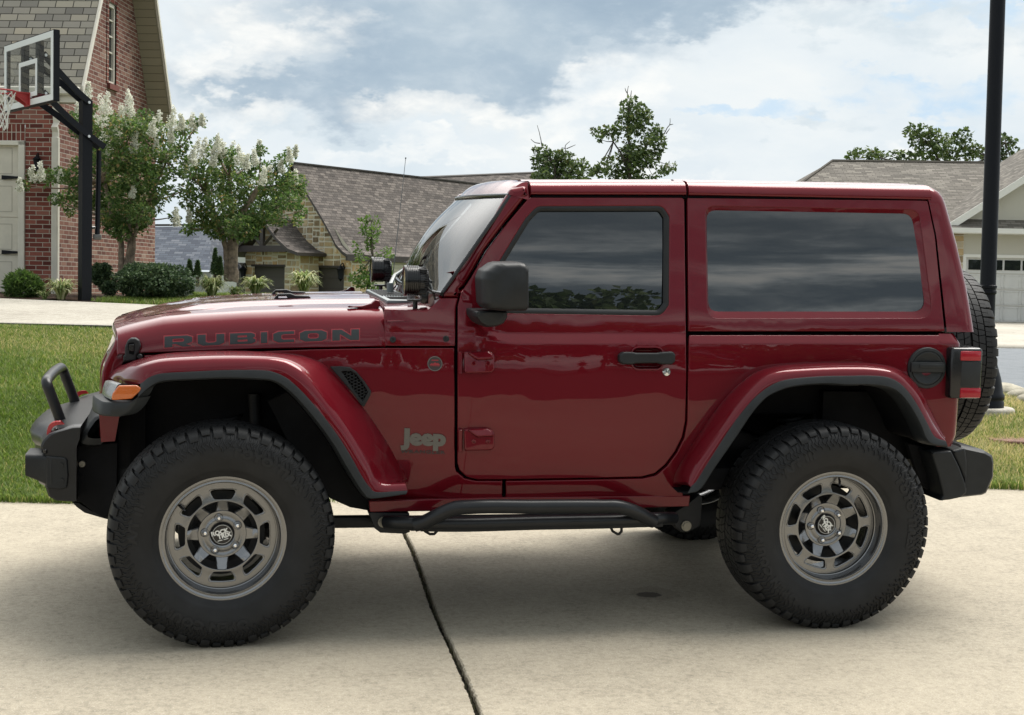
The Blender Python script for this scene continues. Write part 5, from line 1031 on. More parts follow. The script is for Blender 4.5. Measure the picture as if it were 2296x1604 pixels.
for m_ in (m1, m2):                               # the far edge follows the lawn
    m_.v = [(a, min(b, 2.0)+(max(0, edge_y(a)-2.02)*sst((b-.5)/1.5)), c) for a, b, c in m_.v]
mb = MB(); mb.add(m1.v, m1.f); mb.add(m2.v, m2.f); DW = build(mb, 'driveway', CONC, smooth=30); DW.matrix_world = VM; tag(DW, kind='structure')
mb = MB(); mb.add([(-14, -9, -.028), (13, -9, -.028), (13, 2.6, -.028), (-14, 2.6, -.028)], [(0, 1, 2, 3)]); o = build(mb, 'joint_dirt_ground', DRY); o.matrix_world = VM; tag(o, kind='structure')
mb = MB(); mb.add([(-60, -90, -.06), (60, -90, -.06), (60, -8.9, -.06), (-60, -8.9, -.06)], [(0, 1, 2, 3)]); o = build(mb, 'street', ASPH2); o.matrix_world = VM; tag(o, kind='structure')
def sheet(name, corners, lift, mt, nu=40, nv=14, skirt=0):  # corners given as (sight line, depth), laid over the terrain
    c = [np.array(plan(*p)) for p in corners]; V = []; 
    for i in range(nu+1):
        for j in range(nv+1):
            u, v = i/nu, j/nv; p = (1-u)*(1-v)*c[0]+u*(1-v)*c[1]+u*v*c[2]+(1-u)*v*c[3]; w = hgt(*p); w[2] += lift; V.append(w)
    F = [(i*(nv+1)+j, (i+1)*(nv+1)+j, (i+1)*(nv+1)+j+1, i*(nv+1)+j+1) for i in range(nu) for j in range(nv)]
    if skirt:
        b = len(V); V += [V[i*(nv+1)]-np.array((0, 0, skirt)) for i in range(nu+1)]; F += [(b+i, b+i+1, (i+1)*(nv+1), i*(nv+1)) for i in range(nu)]
    return build_np(name, V, F, mt, smooth=False)
tag(sheet('neighbour_driveway', [(-900, 12.75), (760, 12.9), (760, 18.2), (-900, 18.2)], .035, CONC2, skirt=.09), kind='structure')
tag(sheet('driveway_edge', [(-900, 12.66), (760, 12.81), (760, 12.86), (-900, 12.71)], .045, DARK, nv=1, skirt=.08), kind='structure')
tag(sheet('planting_bed_ground', [(-100, 18.3), (430, 18.6), (460, 21.6), (-100, 21.4)], .02, MULCH), kind='structure')
tag(sheet('side_street', [(1500, 33), (2290, 13.4), (3600, 24.6), (1500, 24.9)], .01, ASPH) if False else sheet('side_street', [(1700, 15.5), (2290, 13.6), (3400, 25.5), (1500, 25.0)], .012, ASPH), kind='structure')
tag(sheet('house_apron', [(1850, 24.9), (2900, 24.9), (2700, 48.2), (2080, 48.2)], .03, CONC2, skirt=.08), kind='structure')
# grass: blades where the lawn is seen
def blades(regions, mt, name):
    V = []; F = []; T = []
    for (a, b, c, d), nn, hh, dry in regions:
        u = rng.random(nn); v = rng.random(nn)**.85; cs = [np.array(plan(*p)) for p in (a, b, c, d)]
        P = ((1-u)*(1-v))[:, None]*cs[0]+(u*(1-v))[:, None]*cs[1]+(u*v)[:, None]*cs[2]+((1-u)*v)[:, None]*cs[3]
        B = np.array([hgt(*p) for p in P]); pat = .5+.5*np.sin(P[:, 0]*1.7+1.3*np.sin(P[:, 1]*2.3))*np.sin(P[:, 1]*1.9+.7*np.sin(P[:, 0]*3.1)); h = hh*(.55+.75*rng.random(nn)); az = rng.random(nn)*2*PI; w = .0022+.0020*rng.random(nn); lean = h*(.25+.8*rng.random(nn))
        dx, dy = np.cos(az), np.sin(az); sx, sy = -dy*w, dx*w; z0 = np.zeros(nn)
        p0 = B+np.stack([-sx, -sy, z0-.01], 1); p1 = B+np.stack([sx, sy, z0-.01], 1); m = B+np.stack([dx*lean*.35, dy*lean*.35, h*.6], 1); p2 = m+np.stack([sx*.8, sy*.8, z0], 1); p3 = m-np.stack([sx*.8, sy*.8, z0], 1); tp = B+np.stack([dx*lean, dy*lean, h], 1)
        o = len(V) and sum(len(x) for x in V); V.append(np.stack([p0, p1, p2, p3, tp], 1).reshape(-1, 3)); i = o+5*np.arange(nn)[:, None]
        F.append(np.concatenate([i+np.array([[0, 1, 2]]), i+np.array([[0, 2, 3]]), i+np.array([[3, 2, 4]])], 0)); t = np.clip(rng.normal(.45, .2, nn)+(pat-.5)*.28+dry*.22+dry*(rng.random(nn) < .6)*.42, 0, 1); T.append(np.concatenate([t, t, t]))
    return build_np(name, np.concatenate(V), np.concatenate(F), mt, col=np.concatenate(T))
g = blades([(((-260, 8.22), (520, 8.22), (460, 10.4), (-260, 10.4)), 68000, .045, 0), (((-260, 10.3), (460, 10.3), (460, 12.72), (-260, 12.72)), 52000, .045, .12), (((-260, 11.7), (460, 11.7), (460, 12.66), (-260, 12.66)), 16000, .04, 1.0), (((-200, 8.08), (560, 8.12), (560, 8.3), (-200, 8.28)), 6000, .045, .1),
            (((200, 18.4), (900, 18.3), (950, 21.5), (300, 19.6)), 26000, .06, -.05), (((420, 19.5), (950, 19.5), (1000, 25), (430, 25)), 24000, .07, -.1), (((520, 8.14), (2000, 9.42), (2000, 12.2), (460, 12.7)), 42000, .05, .15), (((2000, 9.55), (2500, 9.45), (2500, 11.4), (2000, 11.4)), 26000, .05, .85), (((2000, 11.4), (2500, 11.4), (2420, 13.3), (2050, 13.9)), 20000, .05, 1.0), (((1990, 9.42), (2480, 9.36), (2480, 9.6), (1990, 9.66)), 5000, .05, .5)], GRASS, 'grass_blades')
tag(g, 'short mown grass of the verge and the neighbouring lawn', 'grass', kind='stuff')
# tufts in the joint
V = []; F = []; T = []
for _ in range(260):
    y = rng.uniform(-2.2, 1.2); x = jx(y)+rng.normal(0, .004); a = rng.random()*6.28; h = rng.uniform(.008, .028); B = V3(x, y, -.02); o = len(V); w = .0015; d = np.array((math.cos(a), math.sin(a), 0)); s = np.array((-d[1], d[0], 0))*w
    V += [B-s, B+s, B+d*h*.5+np.array((0, 0, h+.015))]; F.append((o, o+1, o+2)); T.append(rng.uniform(.0, .9))
tag(build_np('joint_weeds', V, F, leaf_mat('weed', [(0, (.02, .02, .01)), (1, (.09, .09, .04))], .2), col=T), 'tiny weeds rooted in the open joint of the concrete driveway', 'weeds', kind='stuff')
# utility lid and kerb stones on the right-hand verge
def on_ground(px, D, M=None): p = gnd(px, D); return p
p = gnd(2272, 10.95); mb = MB(); mb.lathe([(.001, -.012), (.19, -.012), (.205, -.008), (.21, .0), (.21, .04)], 40, M=Matrix.Translation(p+np.array((0, 0, .025))) @ Matrix.Rotation(PI/2, 4, 'X')); o = build(mb, 'utility_lid', mat('rusty_iron', (.16, .075, .05), .8, var=(20, .6, 1.4)), smooth=30); tag(o, 'rust-brown round utility lid set in the dry grass behind the rear bumper', 'utility lid')
KST = mat('kerb_stone', (.36, .33, .26), .9, bump=(20, .7, .02), var=(8, .7, 1.25))
for i, (px, D) in enumerate([(2236, 14.15), (2262, 13.75), (2290, 13.35), (2322, 12.95), (2210, 14.5)]):
    p = gnd(px, D); b = bmesh.new(); bmesh.ops.create_icosphere(b, subdivisions=3, radius=1); r = random.Random(i)
    for v in b.verts: k_ = 1+.16*math.sin(v.co.x*3+i)+.12*math.sin(v.co.y*4+2*i)+.05*r.uniform(-1, 1); v.co = Vector((v.co.x*.17*k_, v.co.y*.12*k_, v.co.z*.06*k_))
    me = bpy.data.meshes.new('kerb_stone'); b.to_mesh(me); b.free(); me.materials.append(KST); me.polygons.foreach_set('use_smooth', [True]*len(me.polygons)); o = link('kerb_stone', me); o.location = p+np.array((0, 0, .03)); o.rotation_euler = (0, 0, -.9+.3*i)
    tag(o, 'low pale edging stone in the row along the street edge behind the spare wheel', 'edging stone', 'edging stones along the street')

# ------------------------------------------------------------------ lamp post
def lamp_post():
    b = gnd(2204, 12.3); R_ = empty('lamp_post', tuple(b)); tag(R_, 'tall round black lamp post standing on a concrete disc behind the spare wheel', 'lamp post')
    X = Matrix.Rotation(PI/2, 4, 'X'); mb = MB()  # lathe axis turned upright: t = -height
    up = lambda pr: [(r, -z) for r, z in pr]
    mb.lathe(up([(.001, .055), (.235, .055), (.25, .045), (.255, .03), (.255, -.1)]), 48, M=X); build(mb, 'concrete_footing', CONC2, R_, smooth=40)
    mb = MB(); mb.lathe(up([(.165, .05), (.165, .10), (.158, .115), (.168, .13), (.168, .16), (.155, .18), (.145, .24), (.135, .30), (.115, .37), (.095, .44), (.082, .52), (.075, .60), (.072, .66), (.080, .67), (.080, .70), (.072, .71)]), 40, M=X); build(mb, 'post_base', IRON, R_, smooth=40)
    mb = MB(); mb.lathe(up([(.066, .68), (.065, 1.02), (.0735, 1.03), (.0735, 1.05), (.068, 1.055), (.068, 1.07), (.075, 1.075), (.075, 1.095), (.068, 1.10), (.066, 1.11), (.062, 4.6), (.001, 4.6)]), 32, M=X); build(mb, 'pole', IRON, R_, smooth=40)
    mb = MB(); mb.lathe(up([(.05, 4.6), (.12, 4.66), (.17, 4.95), (.19, 5.0), (.05, 5.15), (.001, 5.2)]), 32, M=X); build(mb, 'lantern', IRON, R_)
lamp_post()

# ------------------------------------------------------------------ houses
class House:                                      # local frame: a to the right, b away, z up; a-b plan turned by yaw
    def __init__(s, name, px, D, h, latdir, label, cat='house'):
        s.O = Cw+D*(Bw[2]+(px-CXP)/FPX*Bw[0]); s.O[2] = Cw[2]-h; f = Bw[2].copy(); f[2] = 0; f /= np.linalg.norm(f); r = Bw[0].copy(); r[2] = 0; r /= np.linalg.norm(r)
        b = latdir[0]*r+latdir[1]*f; s.b = b/np.linalg.norm(b); s.a = np.cross(s.b, (0, 0, 1.)); s.e = empty(name, tuple(s.O)); tag(s.e, label, cat)
    def P(s, a, b, z): return s.a*a+s.b*b+np.array((0, 0, z))       # relative to the house's own empty
    def hit(s, px, py, axis, val):                # sight line meets the plane a=val or b=val -> (other, z)
        d = Bw[2]+(px-CXP)/FPX*Bw[0]-(py-CYP)/FPX*Bw[1]; n_ = s.a if axis == 'a' else s.b; o = Cw-s.O; t = (val-o@n_)/(d@n_); p = o+t*d; return ((p@s.b) if axis == 'a' else (p@s.a)), p[2]
    def poly(s, name, polys, mt, parent=None, thick=0, smooth=0):   # polys: list of (points3, u axis point fn) flat faces with metre UVs
        V = []; F = []; U = []
        for pts in polys:
            P = [np.array(p) for p in pts]; u = None
            n_ = np.cross(P[1]-P[0], P[2]-P[1]); n_ /= np.linalg.norm(n_); u = np.cross((0, 0, 1.), n_)
            u = u/np.linalg.norm(u) if np.linalg.norm(u) > .05 else s.a; v = np.cross(n_, u); o = len(V); V += [tuple(p) for p in P]; F.append(tuple(range(o, o+len(P)))); U += [((p@u), (p@v)) for p in P]
        me = bpy.data.meshes.new(name); me.from_pydata(V, [], F); me.materials.append(mt); uvl = me.uv_layers.new(name='UVMap')
        for pl in me.polygons:
            for li in pl.loop_indices: uvl.data[li].uv = U[me.loops[li].vertex_index]
        return link(name, me, parent or s.e)
    def box(s, name, a, b, z, mt, parent=None, bev=0):              # (min, max) triples
        c = s.P((a[0]+a[1])/2, (b[0]+b[1])/2, (z[0]+z[1])/2); M = Matrix((tuple(s.a)+(0,), tuple(s.b)+(0,), (0, 0, 1, 0), (0, 0, 0, 1))).transposed(); M = M.to_3x3().to_4x4(); mb = MB(); mb.box(tuple(c), (a[1]-a[0], b[1]-b[0], z[1]-z[0]), bev, 1, M); return build(mb, name, mt, parent or s.e, smooth=0)
    def wallquad(s, a0, b0, a1, b1, z0, z1): return [s.P(a0, b0, z0), s.P(a1, b1, z0), s.P(a1, b1, z1), s.P(a0, b0, z1)]
    def slabroof(s, name, line0, line1, mt, under, t=.12, parent=None): # sheet between two polylines with a soffit below
        n = len(line0); P0 = [s.P(*p) for p in line0]; P1 = [s.P(*p) for p in line1]; dz = np.array((0, 0, t)); tops = [[P0[i], P1[i], P1[i+1], P0[i+1]] for i in range(n-1)]
        r = s.poly(name, tops, mt, parent); bot = [[P0[i]-dz, P0[i+1]-dz, P1[i+1]-dz, P1[i]-dz] for i in range(n-1)]; ed = [[P0[i], P0[i+1], P0[i+1]-dz, P0[i]-dz] for i in range(n-1)]+[[P1[i+1], P1[i], P1[i]-dz, P1[i+1]-dz] for i in range(n-1)]+[[P0[0], P1[0], P1[0]-dz, P0[0]-dz], [P1[-1], P0[-1], P0[-1]-dz, P1[-1]-dz]]
        s.poly('soffit', bot, under, r); s.poly('fascia', ed, TRIMW if under is SOFF else FASC if under is FASC else WTRIM, r); return r
def lantern(h, a, b, z, k=1.0, out=(0, -1)):
    c = h.P(a+out[0]*.14*k, b+out[1]*.14*k, z); R_ = empty('wall_lantern', tuple(c), h.e); mb = MB(); mb.lathe([(.001, -.21*k), (.02*k, -.19*k), (.03*k, -.17*k), (.11*k, -.10*k), (.10*k, -.09*k)], 10, M=Matrix.Rotation(PI/2, 4, 'X')); mb.lathe([(.08*k, -.09*k), (.085*k, -.08*k), (.06*k, .10*k), (.065*k, .12*k), (.02*k, .17*k), (.001, .19*k)], 10, M=Matrix.Rotation(PI/2, 4, 'X')); mb.tube([(0, 0, .21*k), tuple(-(np.array(h.P(*[out[0]*.14*k, out[1]*.14*k, 0]))*.5)+np.array((0, 0, .25*k))), tuple(-np.array(h.P(out[0]*.14*k, out[1]*.14*k, -.12*k)))], .014*k, 6); build(mb, 'lantern_body', IRON, R_, smooth=30)
# --- brick house
BH = House('brick_house', 125, 21, .27, (.063, 1), 'red brick house with a steep shingle roof and cream garage door behind the basketball hoop')
ez, gd, sl = 2.95, 4.62, 1.90; rz = ez+gd/2*sl
dl = BH.hit(57, 316, 'b', 0)[0]; dt = BH.hit(40, 316, 'b', 0)[1]
gw = BH.hit(244, 100, 'a', 0)[0]; gw1 = BH.hit(258, 100, 'a', 0)[0]; wt, wb = BH.hit(250, 8, 'a', 0)[1], BH.hit(250, 190, 'a', 0)[1]
fw = [BH.wallquad(dl, 0, 0, 0, -.5, ez), BH.wallquad(-9, 0, -5.4, 0, -.5, ez), BH.wallquad(-5.4, 0, dl, 0, dt+.235, ez)]
BH.poly('wall', fw, BRICK); BH.poly('arch_course', [BH.wallquad(-5.4, -.008, dl, -.008, dt, dt+.235)], SOLDIER)
# gable wall, split round the window opening
zr = lambda b: ez+min(b, gd-b)*sl
gp = lambda *pts: [BH.P(0, b, z) for b, z in pts]
ov = .37
f0, k0_, r0_, k1_ = BH.hit(181, 196, 'a', ov), BH.hit(229, -35, 'a', ov), BH.hit(384, 266, 'a', ov), BH.hit(343.5, -35, 'a', ov); F0, K0, R1_, K1 = tuple(f0), tuple(k0_), tuple(r0_), tuple(k1_); AP_ = ((K0[0]+K1[0])/2, max(K0[1], K1[1])+.42*(K1[0]-K0[0])/2)
zt = lambda b: float(np.interp(b, [F0[0], K0[0], AP_[0], K1[0], R1_[0]], [F0[1], K0[1], AP_[1], K1[1], R1_[1]]))-.12
w0_, w1_ = gw-.02, gw1+.03; gwall = BH.poly('gable_wall', [gp((0, -.5), (w0_, -.5), (w0_, zt(w0_)), (K0[0], zt(K0[0])), (0, zt(0))), gp((w1_, -.5), (gd, -.5), (gd, zt(gd)), (K1[0], zt(K1[0])), (w1_, zt(w1_))), gp((w0_, -.5), (w1_, -.5), (w1_, wb), (w0_, wb)), gp((w0_, wt), (w1_, wt), (w1_, zt(w1_)), (w0_, zt(w0_)))], BRICKS)
WN = BH.box('window', (-.10, -.06), (w0_, w1_), (wb, wt), WINDK); BH.box('sill', (-.06, .05), (w0_-.05, w1_+.05), (wb-.09, wb), SOLDIER if False else BARK if False else mat('brick_sill', (.15, .045, .035), .85), WN)
for b0, b1, z0, z1 in ((w0_, w0_+.045, wb, wt), (w1_-.045, w1_, wb, wt), (w0_, w1_, wt-.06, wt), (w0_, w1_, wb, wb+.05)): BH.box('frame', (-.06, -.015), (b0, b1), (z0, z1), TRIMW, WN)
for z in np.linspace(wb, wt, 6)[1:-1]: BH.box('glazing_bar', (-.06, -.035), (w0_+.04, w1_-.04), (z-.012, z+.012), TRIMW, WN)
for b0, b1 in ((w0_-.075, w0_-.002), (w1_+.002, w1_+.085)):
    for i in range(int((wt-wb)/.0665)+1): BH.box('surround', (0, .014), (b0, b1), (wb+i*.0665, wb+i*.0665+.058), bpy.data.materials['brick_sill'], WN) if i == -1 else None
sb = [BH.P(.012, b, z) for b, z in ((w1_+.004, wb), (w1_+.10, wb), (w1_+.10, wt+.1), (w1_+.004, wt+.02))]; BH.poly('surround', [sb, [BH.P(.012, b, z) for b, z in ((w0_-.09, wb), (w0_-.004, wb), (w0_-.004, wt+.02), (w0_-.09, wt+.1))], [BH.P(.014, b, z) for b, z in ((w0_-.09, wt+.01), (w1_+.10, wt+.01), ((w0_+w1_)/2+.08, wt+.16), ((w0_+w1_)/2-.08, wt+.16))]], BRICK, WN)
ov = .37
BH.slabroof('roof', [(-9,)+F0, (-9,)+K0, (-9,)+AP_], [(ov,)+F0, (ov,)+K0, (ov,)+AP_], SHING, SOFF, .10); BH.slabroof('rear_roof', [(-9,)+AP_, (-9,)+K1, (-9,)+R1_], [(ov,)+AP_, (ov,)+K1, (ov,)+R1_], SHING, SOFF, .10)
BH.poly('rear_soffit', [[BH.P(ov-.02, K1[0], K1[1]-.14), BH.P(-.02, K1[0], K1[1]-.14), BH.P(-.02, R1_[0], R1_[1]-.14), BH.P(ov-.02, R1_[0], R1_[1]-.14)]], brick_mat('tan_lap', 4, .14, .006, (.16, .14, .10), [(0, (.30, .265, .20)), (1, (.34, .30, .23))], .6, .004, 0, .2))
for nm, b0, z0, b1, z1 in (('rake_board', F0[0], F0[1]+.02, K0[0], K0[1]+.02), ('rake_board', R1_[0], R1_[1]+.02, K1[0], K1[1]+.02), ('rake_board', K0[0], K0[1]+.02, AP_[0], AP_[1]+.02), ('rake_board', K1[0], K1[1]+.02, AP_[0], AP_[1]+.02)):
    mb = MB(); a_, b_ = BH.P(ov+.012, b0, z0), BH.P(ov+.012, b1, z1); dn = np.array((0, 0, -.14)); si = BH.a*.05; mb.prism([a_, b_, b_+dn, a_+dn], [a_+si*.6, b_+si*.6, b_+dn+si*.6, a_+dn+si*.6]); build(mb, nm, TRIMW, BH.e, smooth=0)
BH.box('gutter', (-9, ov), (F0[0]-.09, F0[0]), (F0[1]-.12, F0[1]-.0), TRIMW, bev=.02); BH.box('fascia', (-9, ov), (F0[0], F0[0]+.04), (F0[1]-.22, F0[1]-.03), TRIMW); BH.box('eave_soffit', (-9, ov), (F0[0]+.04, .0), (F0[1]-.24, F0[1]-.22), SOFF)
d0, d1 = BH.hit(114.5, 400, 'b', -.1)[0], BH.hit(129.5, 400, 'b', -.1)[0]; DS = BH.box('downpipe', (d0, d1), (-.10, -.012), (-.25, ez-.62), TRIMW, bev=.012)
mb = MB(); c_ = (d0+d1)/2; rows = []
for b, z in ((-.056, ez-.63), (-.06, ez-.54), (-.10, ez-.47), (F0[0]*.6, ez-.40), (F0[0]-.04, F0[1]-.10)): rows.append([BH.P(c_+da, b+db, z+dz) for da, db, dz in ((-.045, -.02, -.015), (.045, -.02, -.015), (.045, .02, .015), (-.045, .02, .015))])
mb.grid([[tuple(p) for p in r] for r in rows], closeu=True); build(mb, 'elbow', TRIMW, DS, smooth=0)
GD = BH.box('garage_door', (-5.2, dl-.09), (.06, .10), (-.3, dt-.03), DOORW)
for a0, a1, z0, z1 in ((dl-.10, dl-.002, -.3, dt), (-5.4, dl-.002, dt-.07, dt+.001)): BH.box('door_frame', (a0, a1), (-.03, .10), (z0, z1), TRIMW, GD, .008)
py_sec = [318, 403.5, 488.5, 573, 657]; zsec = [BH.hit(40, y, 'b', .06)[1] for y in py_sec]
for i in range(4):
    z1, z0 = zsec[i]-.006, zsec[i+1]+.006; BH.box('door_section', (-5.2, dl-.095), (.045, .062), (z0, z1), DOORW, GD, .004)
    ar = BH.hit(27.5, 440, 'b', .045)[0]
    mg = MB()
    for kx in range(4):
        a1 = ar-kx*1.16; a0 = a1-.98
        for aa, bb, cc, dd in ((a0, a1, z0+.075, z0+.085), (a0, a1, z1-.095, z1-.085), (a1-.008, a1, z0+.085, z1-.095), (a0, a0+.008, z0+.085, z1-.095), ((a0+a1)/2-.005, (a0+a1)/2+.005, z0+.085, z1-.095), ((a0+a1)/2+.235, (a0+a1)/2+.245, z0+.085, z1-.095), ((a0+a1)/2-.245, (a0+a1)/2-.235, z0+.085, z1-.095)):
            f_ = [BH.P(u_, .0415, w_) for u_, w_ in ((aa, cc), (bb, cc), (bb, dd), (aa, dd))]; mg.prism(f_, [p+BH.b*.004 for p in f_])
    build(mg, 'panel_grooves', bpy.data.materials.get('groove') or mat('groove', (.36, .33, .275), .6), GD, smooth=0)
for y in (398.6, 566.3):
    z = BH.hit(30, y, 'b', .02)[1]; aL, aR = BH.hit(4, y, 'b', .02)[0], BH.hit(52, y, 'b', .02)[0]; mb = MB(); mb.prism([BH.P(aL, .03, z-.030), BH.P(aR, .03, z-.008), BH.P(aR, .03, z+.012), BH.P(aL, .03, z+.032)], [BH.P(aL, .01, z-.030), BH.P(aR, .01, z-.008), BH.P(aR, .01, z+.012), BH.P(aL, .01, z+.032)]); build(mb, 'strap_hinge', IRON, GD, smooth=0)
la, lz_ = BH.hit(88, 368, 'b', 0); lantern(BH, la, 0, lz_, .62)
BH.poly('back_wall', [BH.wallquad(0, gd, -9, gd, -.5, ez), BH.wallquad(-9, gd, -9, 0, -.5, ez)], BRICK)
# --- stone house
def stone_faces(h, loops, plane, seed, mort=.085, smin=.22, smax=.75, parent=None, name='stone_wall'):
    """random ashlar: rectangles split at random, clipped to convex outlines, each stone standing a little proud of the mortar"""
    r = random.Random(seed); V = []; F = []; T = []
    def split(x0, z0, x1, z1, out):
        w, d = x1-x0, z1-z0
        if (w > smax or d > smax*.62) or (w > smin*1.7 and d > smin*1.2 and r.random() < .35):
            if w/1.35 > d: c = x0+w*r.uniform(.35, .65); split(x0, z0, c, z1, out); split(c, z0, x1, z1, out)
            else: c = z0+d*r.uniform(.35, .65); split(x0, z0, x1, c, out); split(x0, c, x1, z1, out)
        else: out.append((x0, z0, x1, z1))
    def clip(p, lp):
        for i in range(len(lp)):
            a, b = lp[i], lp[(i+1) % len(lp)]; q_ = []
            f = lambda c: (b[0]-a[0])*(c[1]-a[1])-(b[1]-a[1])*(c[0]-a[0])
            for j in range(len(p)):
                c, d = p[j-1], p[j]; fc_, fd = f(c), f(d)
                if (fc_ >= 0) != (fd >= 0): t = fc_/(fc_-fd); q_.append((c[0]+(d[0]-c[0])*t, c[1]+(d[1]-c[1])*t))
                if fd >= 0: q_.append(d)
            p = q_
            if len(p) < 3: return []
        return p
    for lp in loops:
        lp = lp if area(lp) > 0 else lp[::-1]; A = np.array(lp); out = []; 
        x0, z0 = A.min(0); x1, z1 = A.max(0); nx = max(1, int((x1-x0)/1.3)); nz = max(1, int((z1-z0)/.9))
        for i in range(nx):
            for j in range(nz): split(x0+(x1-x0)*i/nx, z0+(z1-z0)*j/nz, x0+(x1-x0)*(i+1)/nx, z0+(z1-z0)*(j+1)/nz, out)
        o = len(V); V += [tuple(plane(a, b, 0)) for a, b in lp]; F.append(tuple(range(o, o+len(lp)))); T.append(-1)
        for a0, b0, a1, b1 in out:
            m = mort/2; j = lambda: r.uniform(-.012, .012); p = clip([(a0+m+j(), b0+m+j()), (a1-m+j(), b0+m+j()), (a1-m+j(), b1-m+j()), (a0+m+j(), b1-m+j())], lp)
            if len(p) < 3 or abs(area(p)) < .004: continue
            o = len(V); n = len(p); V += [tuple(plane(a, b, .028)) for a, b in p]+[tuple(plane(a, b, -.01)) for a, b in p]; t = r.random(); F.append(tuple(range(o, o+n))); T.append(t)
            for i in range(n): F.append((o+i, o+(i+1) % n, o+n+(i+1) % n, o+n+i)[::-1]); T.append(t)
    me = bpy.data.meshes.new(name); me.from_pydata(V, [], F); at = me.attributes.new('tint', 'FLOAT', 'FACE'); at.data.foreach_set('value', T); me.materials.append(STONE); return link(name, me, parent or h.e)
def stone_mat():
    m = mat('field_stone', (.3, .25, .15), .85, spec=.25); k = NT(m.node_tree); b = m.node_tree.nodes['Principled BSDF']; a = k.add('Attribute'); a.attribute_name = 'tint'; tc = k.add('TexCoord'); n = k.noise(tc.outputs['Object'], 5, 5, .65)
    f = k.math('ADD', a.outputs['Fac'], k.math('MULTIPLY', k.math('SUBTRACT', n, .5), .5)); c = k.ramp(f, [(.0, (.16, .115, .068)), (.22, (.35, .262, .16)), (.42, (.43, .31, .17)), (.60, (.53, .42, .27)), (.78, (.41, .355, .27)), (.92, (.48, .30, .13)), (1, (.68, .58, .42))])
    c = k.mix(k.math('LESS_THAN', a.outputs['Fac'], -.5), c, (.62, .575, .47, 1)); k.lk(c, b.inputs['Base Color']); return m
STONE = stone_mat()
SHs = House('stone_house', 786, 68, 1.36, (.591, .807), 'tan stone house with steep brown shingle roof and two dark garage doors')
# in this frame a runs right along the gable front (a<0 to the left), b runs along the ridge
g0 = lambda px, py: SHs.hit(px, py, 'b', 0)
apex = g0(668.5, 372.5); cor = (0, g0(786, 574)[1]); rake = [(a, z) for a, z in (g0(*p) for p in q('T', (700, 330), (840, 560), (940, 740), (1000, 860), (1060, 925)))]; rake = [apex]+rake
W2 = -2*apex[0]
def front_pl(off): return lambda a, z, d: SHs.P(a, off-d, z)
ezs = rake[-1][1]
dA0, dA1 = g0(688, 640)[0], g0(771, 640)[0]; dzt = g0(730, 600.5)[1]
hal = [(apex[0], apex[1]), (apex[0]*.5, np.interp(apex[0]*.5, [r[0] for r in rake], [r[1] for r in rake])), (0, ezs+.1)]
lft = [(2*apex[0]-a, z) for a, z in hal[::-1]]
bayo = -1.3                                       # the projecting bay
stone_faces(SHs, [[(apex[0], dzt), (0, dzt), (0, ezs+.1), hal[1], apex], [(-W2, dzt), (apex[0], dzt), apex, lft[1], (-W2, ezs+.1)], [(dA1, -.4), (0, -.4), (0, dzt), (dA1, dzt)], [(-W2, -.4), (dA0, -.4), (dA0, dzt), (-W2, dzt)]], front_pl(0), 5)
DR1 = SHs.box('garage_door', (dA0, dA1), (.14, .2), (-.4, dzt), DGAR)
for i in range(1, 5): SHs.box('door_groove', (dA0, dA1), (.125, .139), (dzt-.50*i-.012, dzt-.50*i+.012), FASC, DR1)
SHs.box('door_lintel', (dA0-.05, dA1+.05), (-.06, .14), (dzt, dzt+.10), FASC, DR1)
# corner return in stone, then siding
stone_faces(SHs, [[(0, -.4), (1.15, -.4), (1.15, ezs), (0, ezs)]], lambda a, z, d: SHs.P(d, a, z), 9); SHs.poly('side_wall', [SHs.wallquad(.0, 1.15, .0, 26, -.4, ezs)], brick_mat('cream_lap', 9, .17, .010, (.30, .28, .22), [(0, (.47, .44, .35)), (1, (.52, .49, .40))], .65, .01, 0, .2))
fo = -.45; rk = [(rake[0][0], rake[0][1]+.14)]+[(a, z+.14) for a, z in rake[1:]]; rk.append((rk[-1][0]+.30, rk[-1][1]-.16))
SHs.slabroof('roof', [(a, fo, z) for a, z in rk[::-1]], [(a, 26, z) for a, z in rk[::-1]], SHINGB, FASC, .16); SHs.slabroof('roof', [(2*apex[0]-a, fo, z) for a, z in rk], [(2*apex[0]-a, 26, z) for a, z in rk], SHINGB, FASC, .16)
SHs.box('ridge_cap', (apex[0]-.10, apex[0]+.10), (fo, 26), (apex[1]+.10, apex[1]+.17), FASC)
SHs.box('gutter', (rk[-1][0]-.06, rk[-1][0]+.07), (fo, 26), (rk[-1][1]-.30, rk[-1][1]-.10), FASC)
gb = lambda px, py: SHs.hit(px, py, 'b', bayo)
b_ap = gb(607, 487); b_e = gb(690, 567); b_l = (2*b_ap[0]-b_e[0], b_e[1]); bw0, bw1 = gb(550, 600)[0], gb(672, 600)[0]; e0, e1 = gb(566, 640)[0], gb(638, 640)[0]; ezt = gb(600, 598)[1]
stone_faces(SHs, [[(bw0, ezt), (bw1, ezt), (bw1, b_e[1]-.1), (b_ap[0], b_ap[1]-.3), (bw0, b_e[1]-.1)], [(bw0, -.4), (e0, -.4), (e0, ezt), (bw0, ezt)], [(e1, -.4), (bw1, -.4), (bw1, ezt), (e1, ezt)]], front_pl(bayo), 21)
stone_faces(SHs, [[(bayo, -.4), (0, -.4), (0, b_e[1]-.1), (bayo, b_e[1]-.1)]], lambda a, z, d: SHs.P(bw1+d, a, z), 23)
DR2 = SHs.box('garage_door', (e0, e1), (bayo+.14, bayo+.2), (-.4, ezt), DGAR)
for i in range(1, 5): SHs.box('door_groove', (e0, e1), (bayo+.125, bayo+.139), (ezt-.50*i-.012, ezt-.50*i+.012), FASC, DR2)
SHs.box('door_lintel', (e0-.05, e1+.05), (bayo-.06, bayo+.14), (ezt, ezt+.10), FASC, DR2)
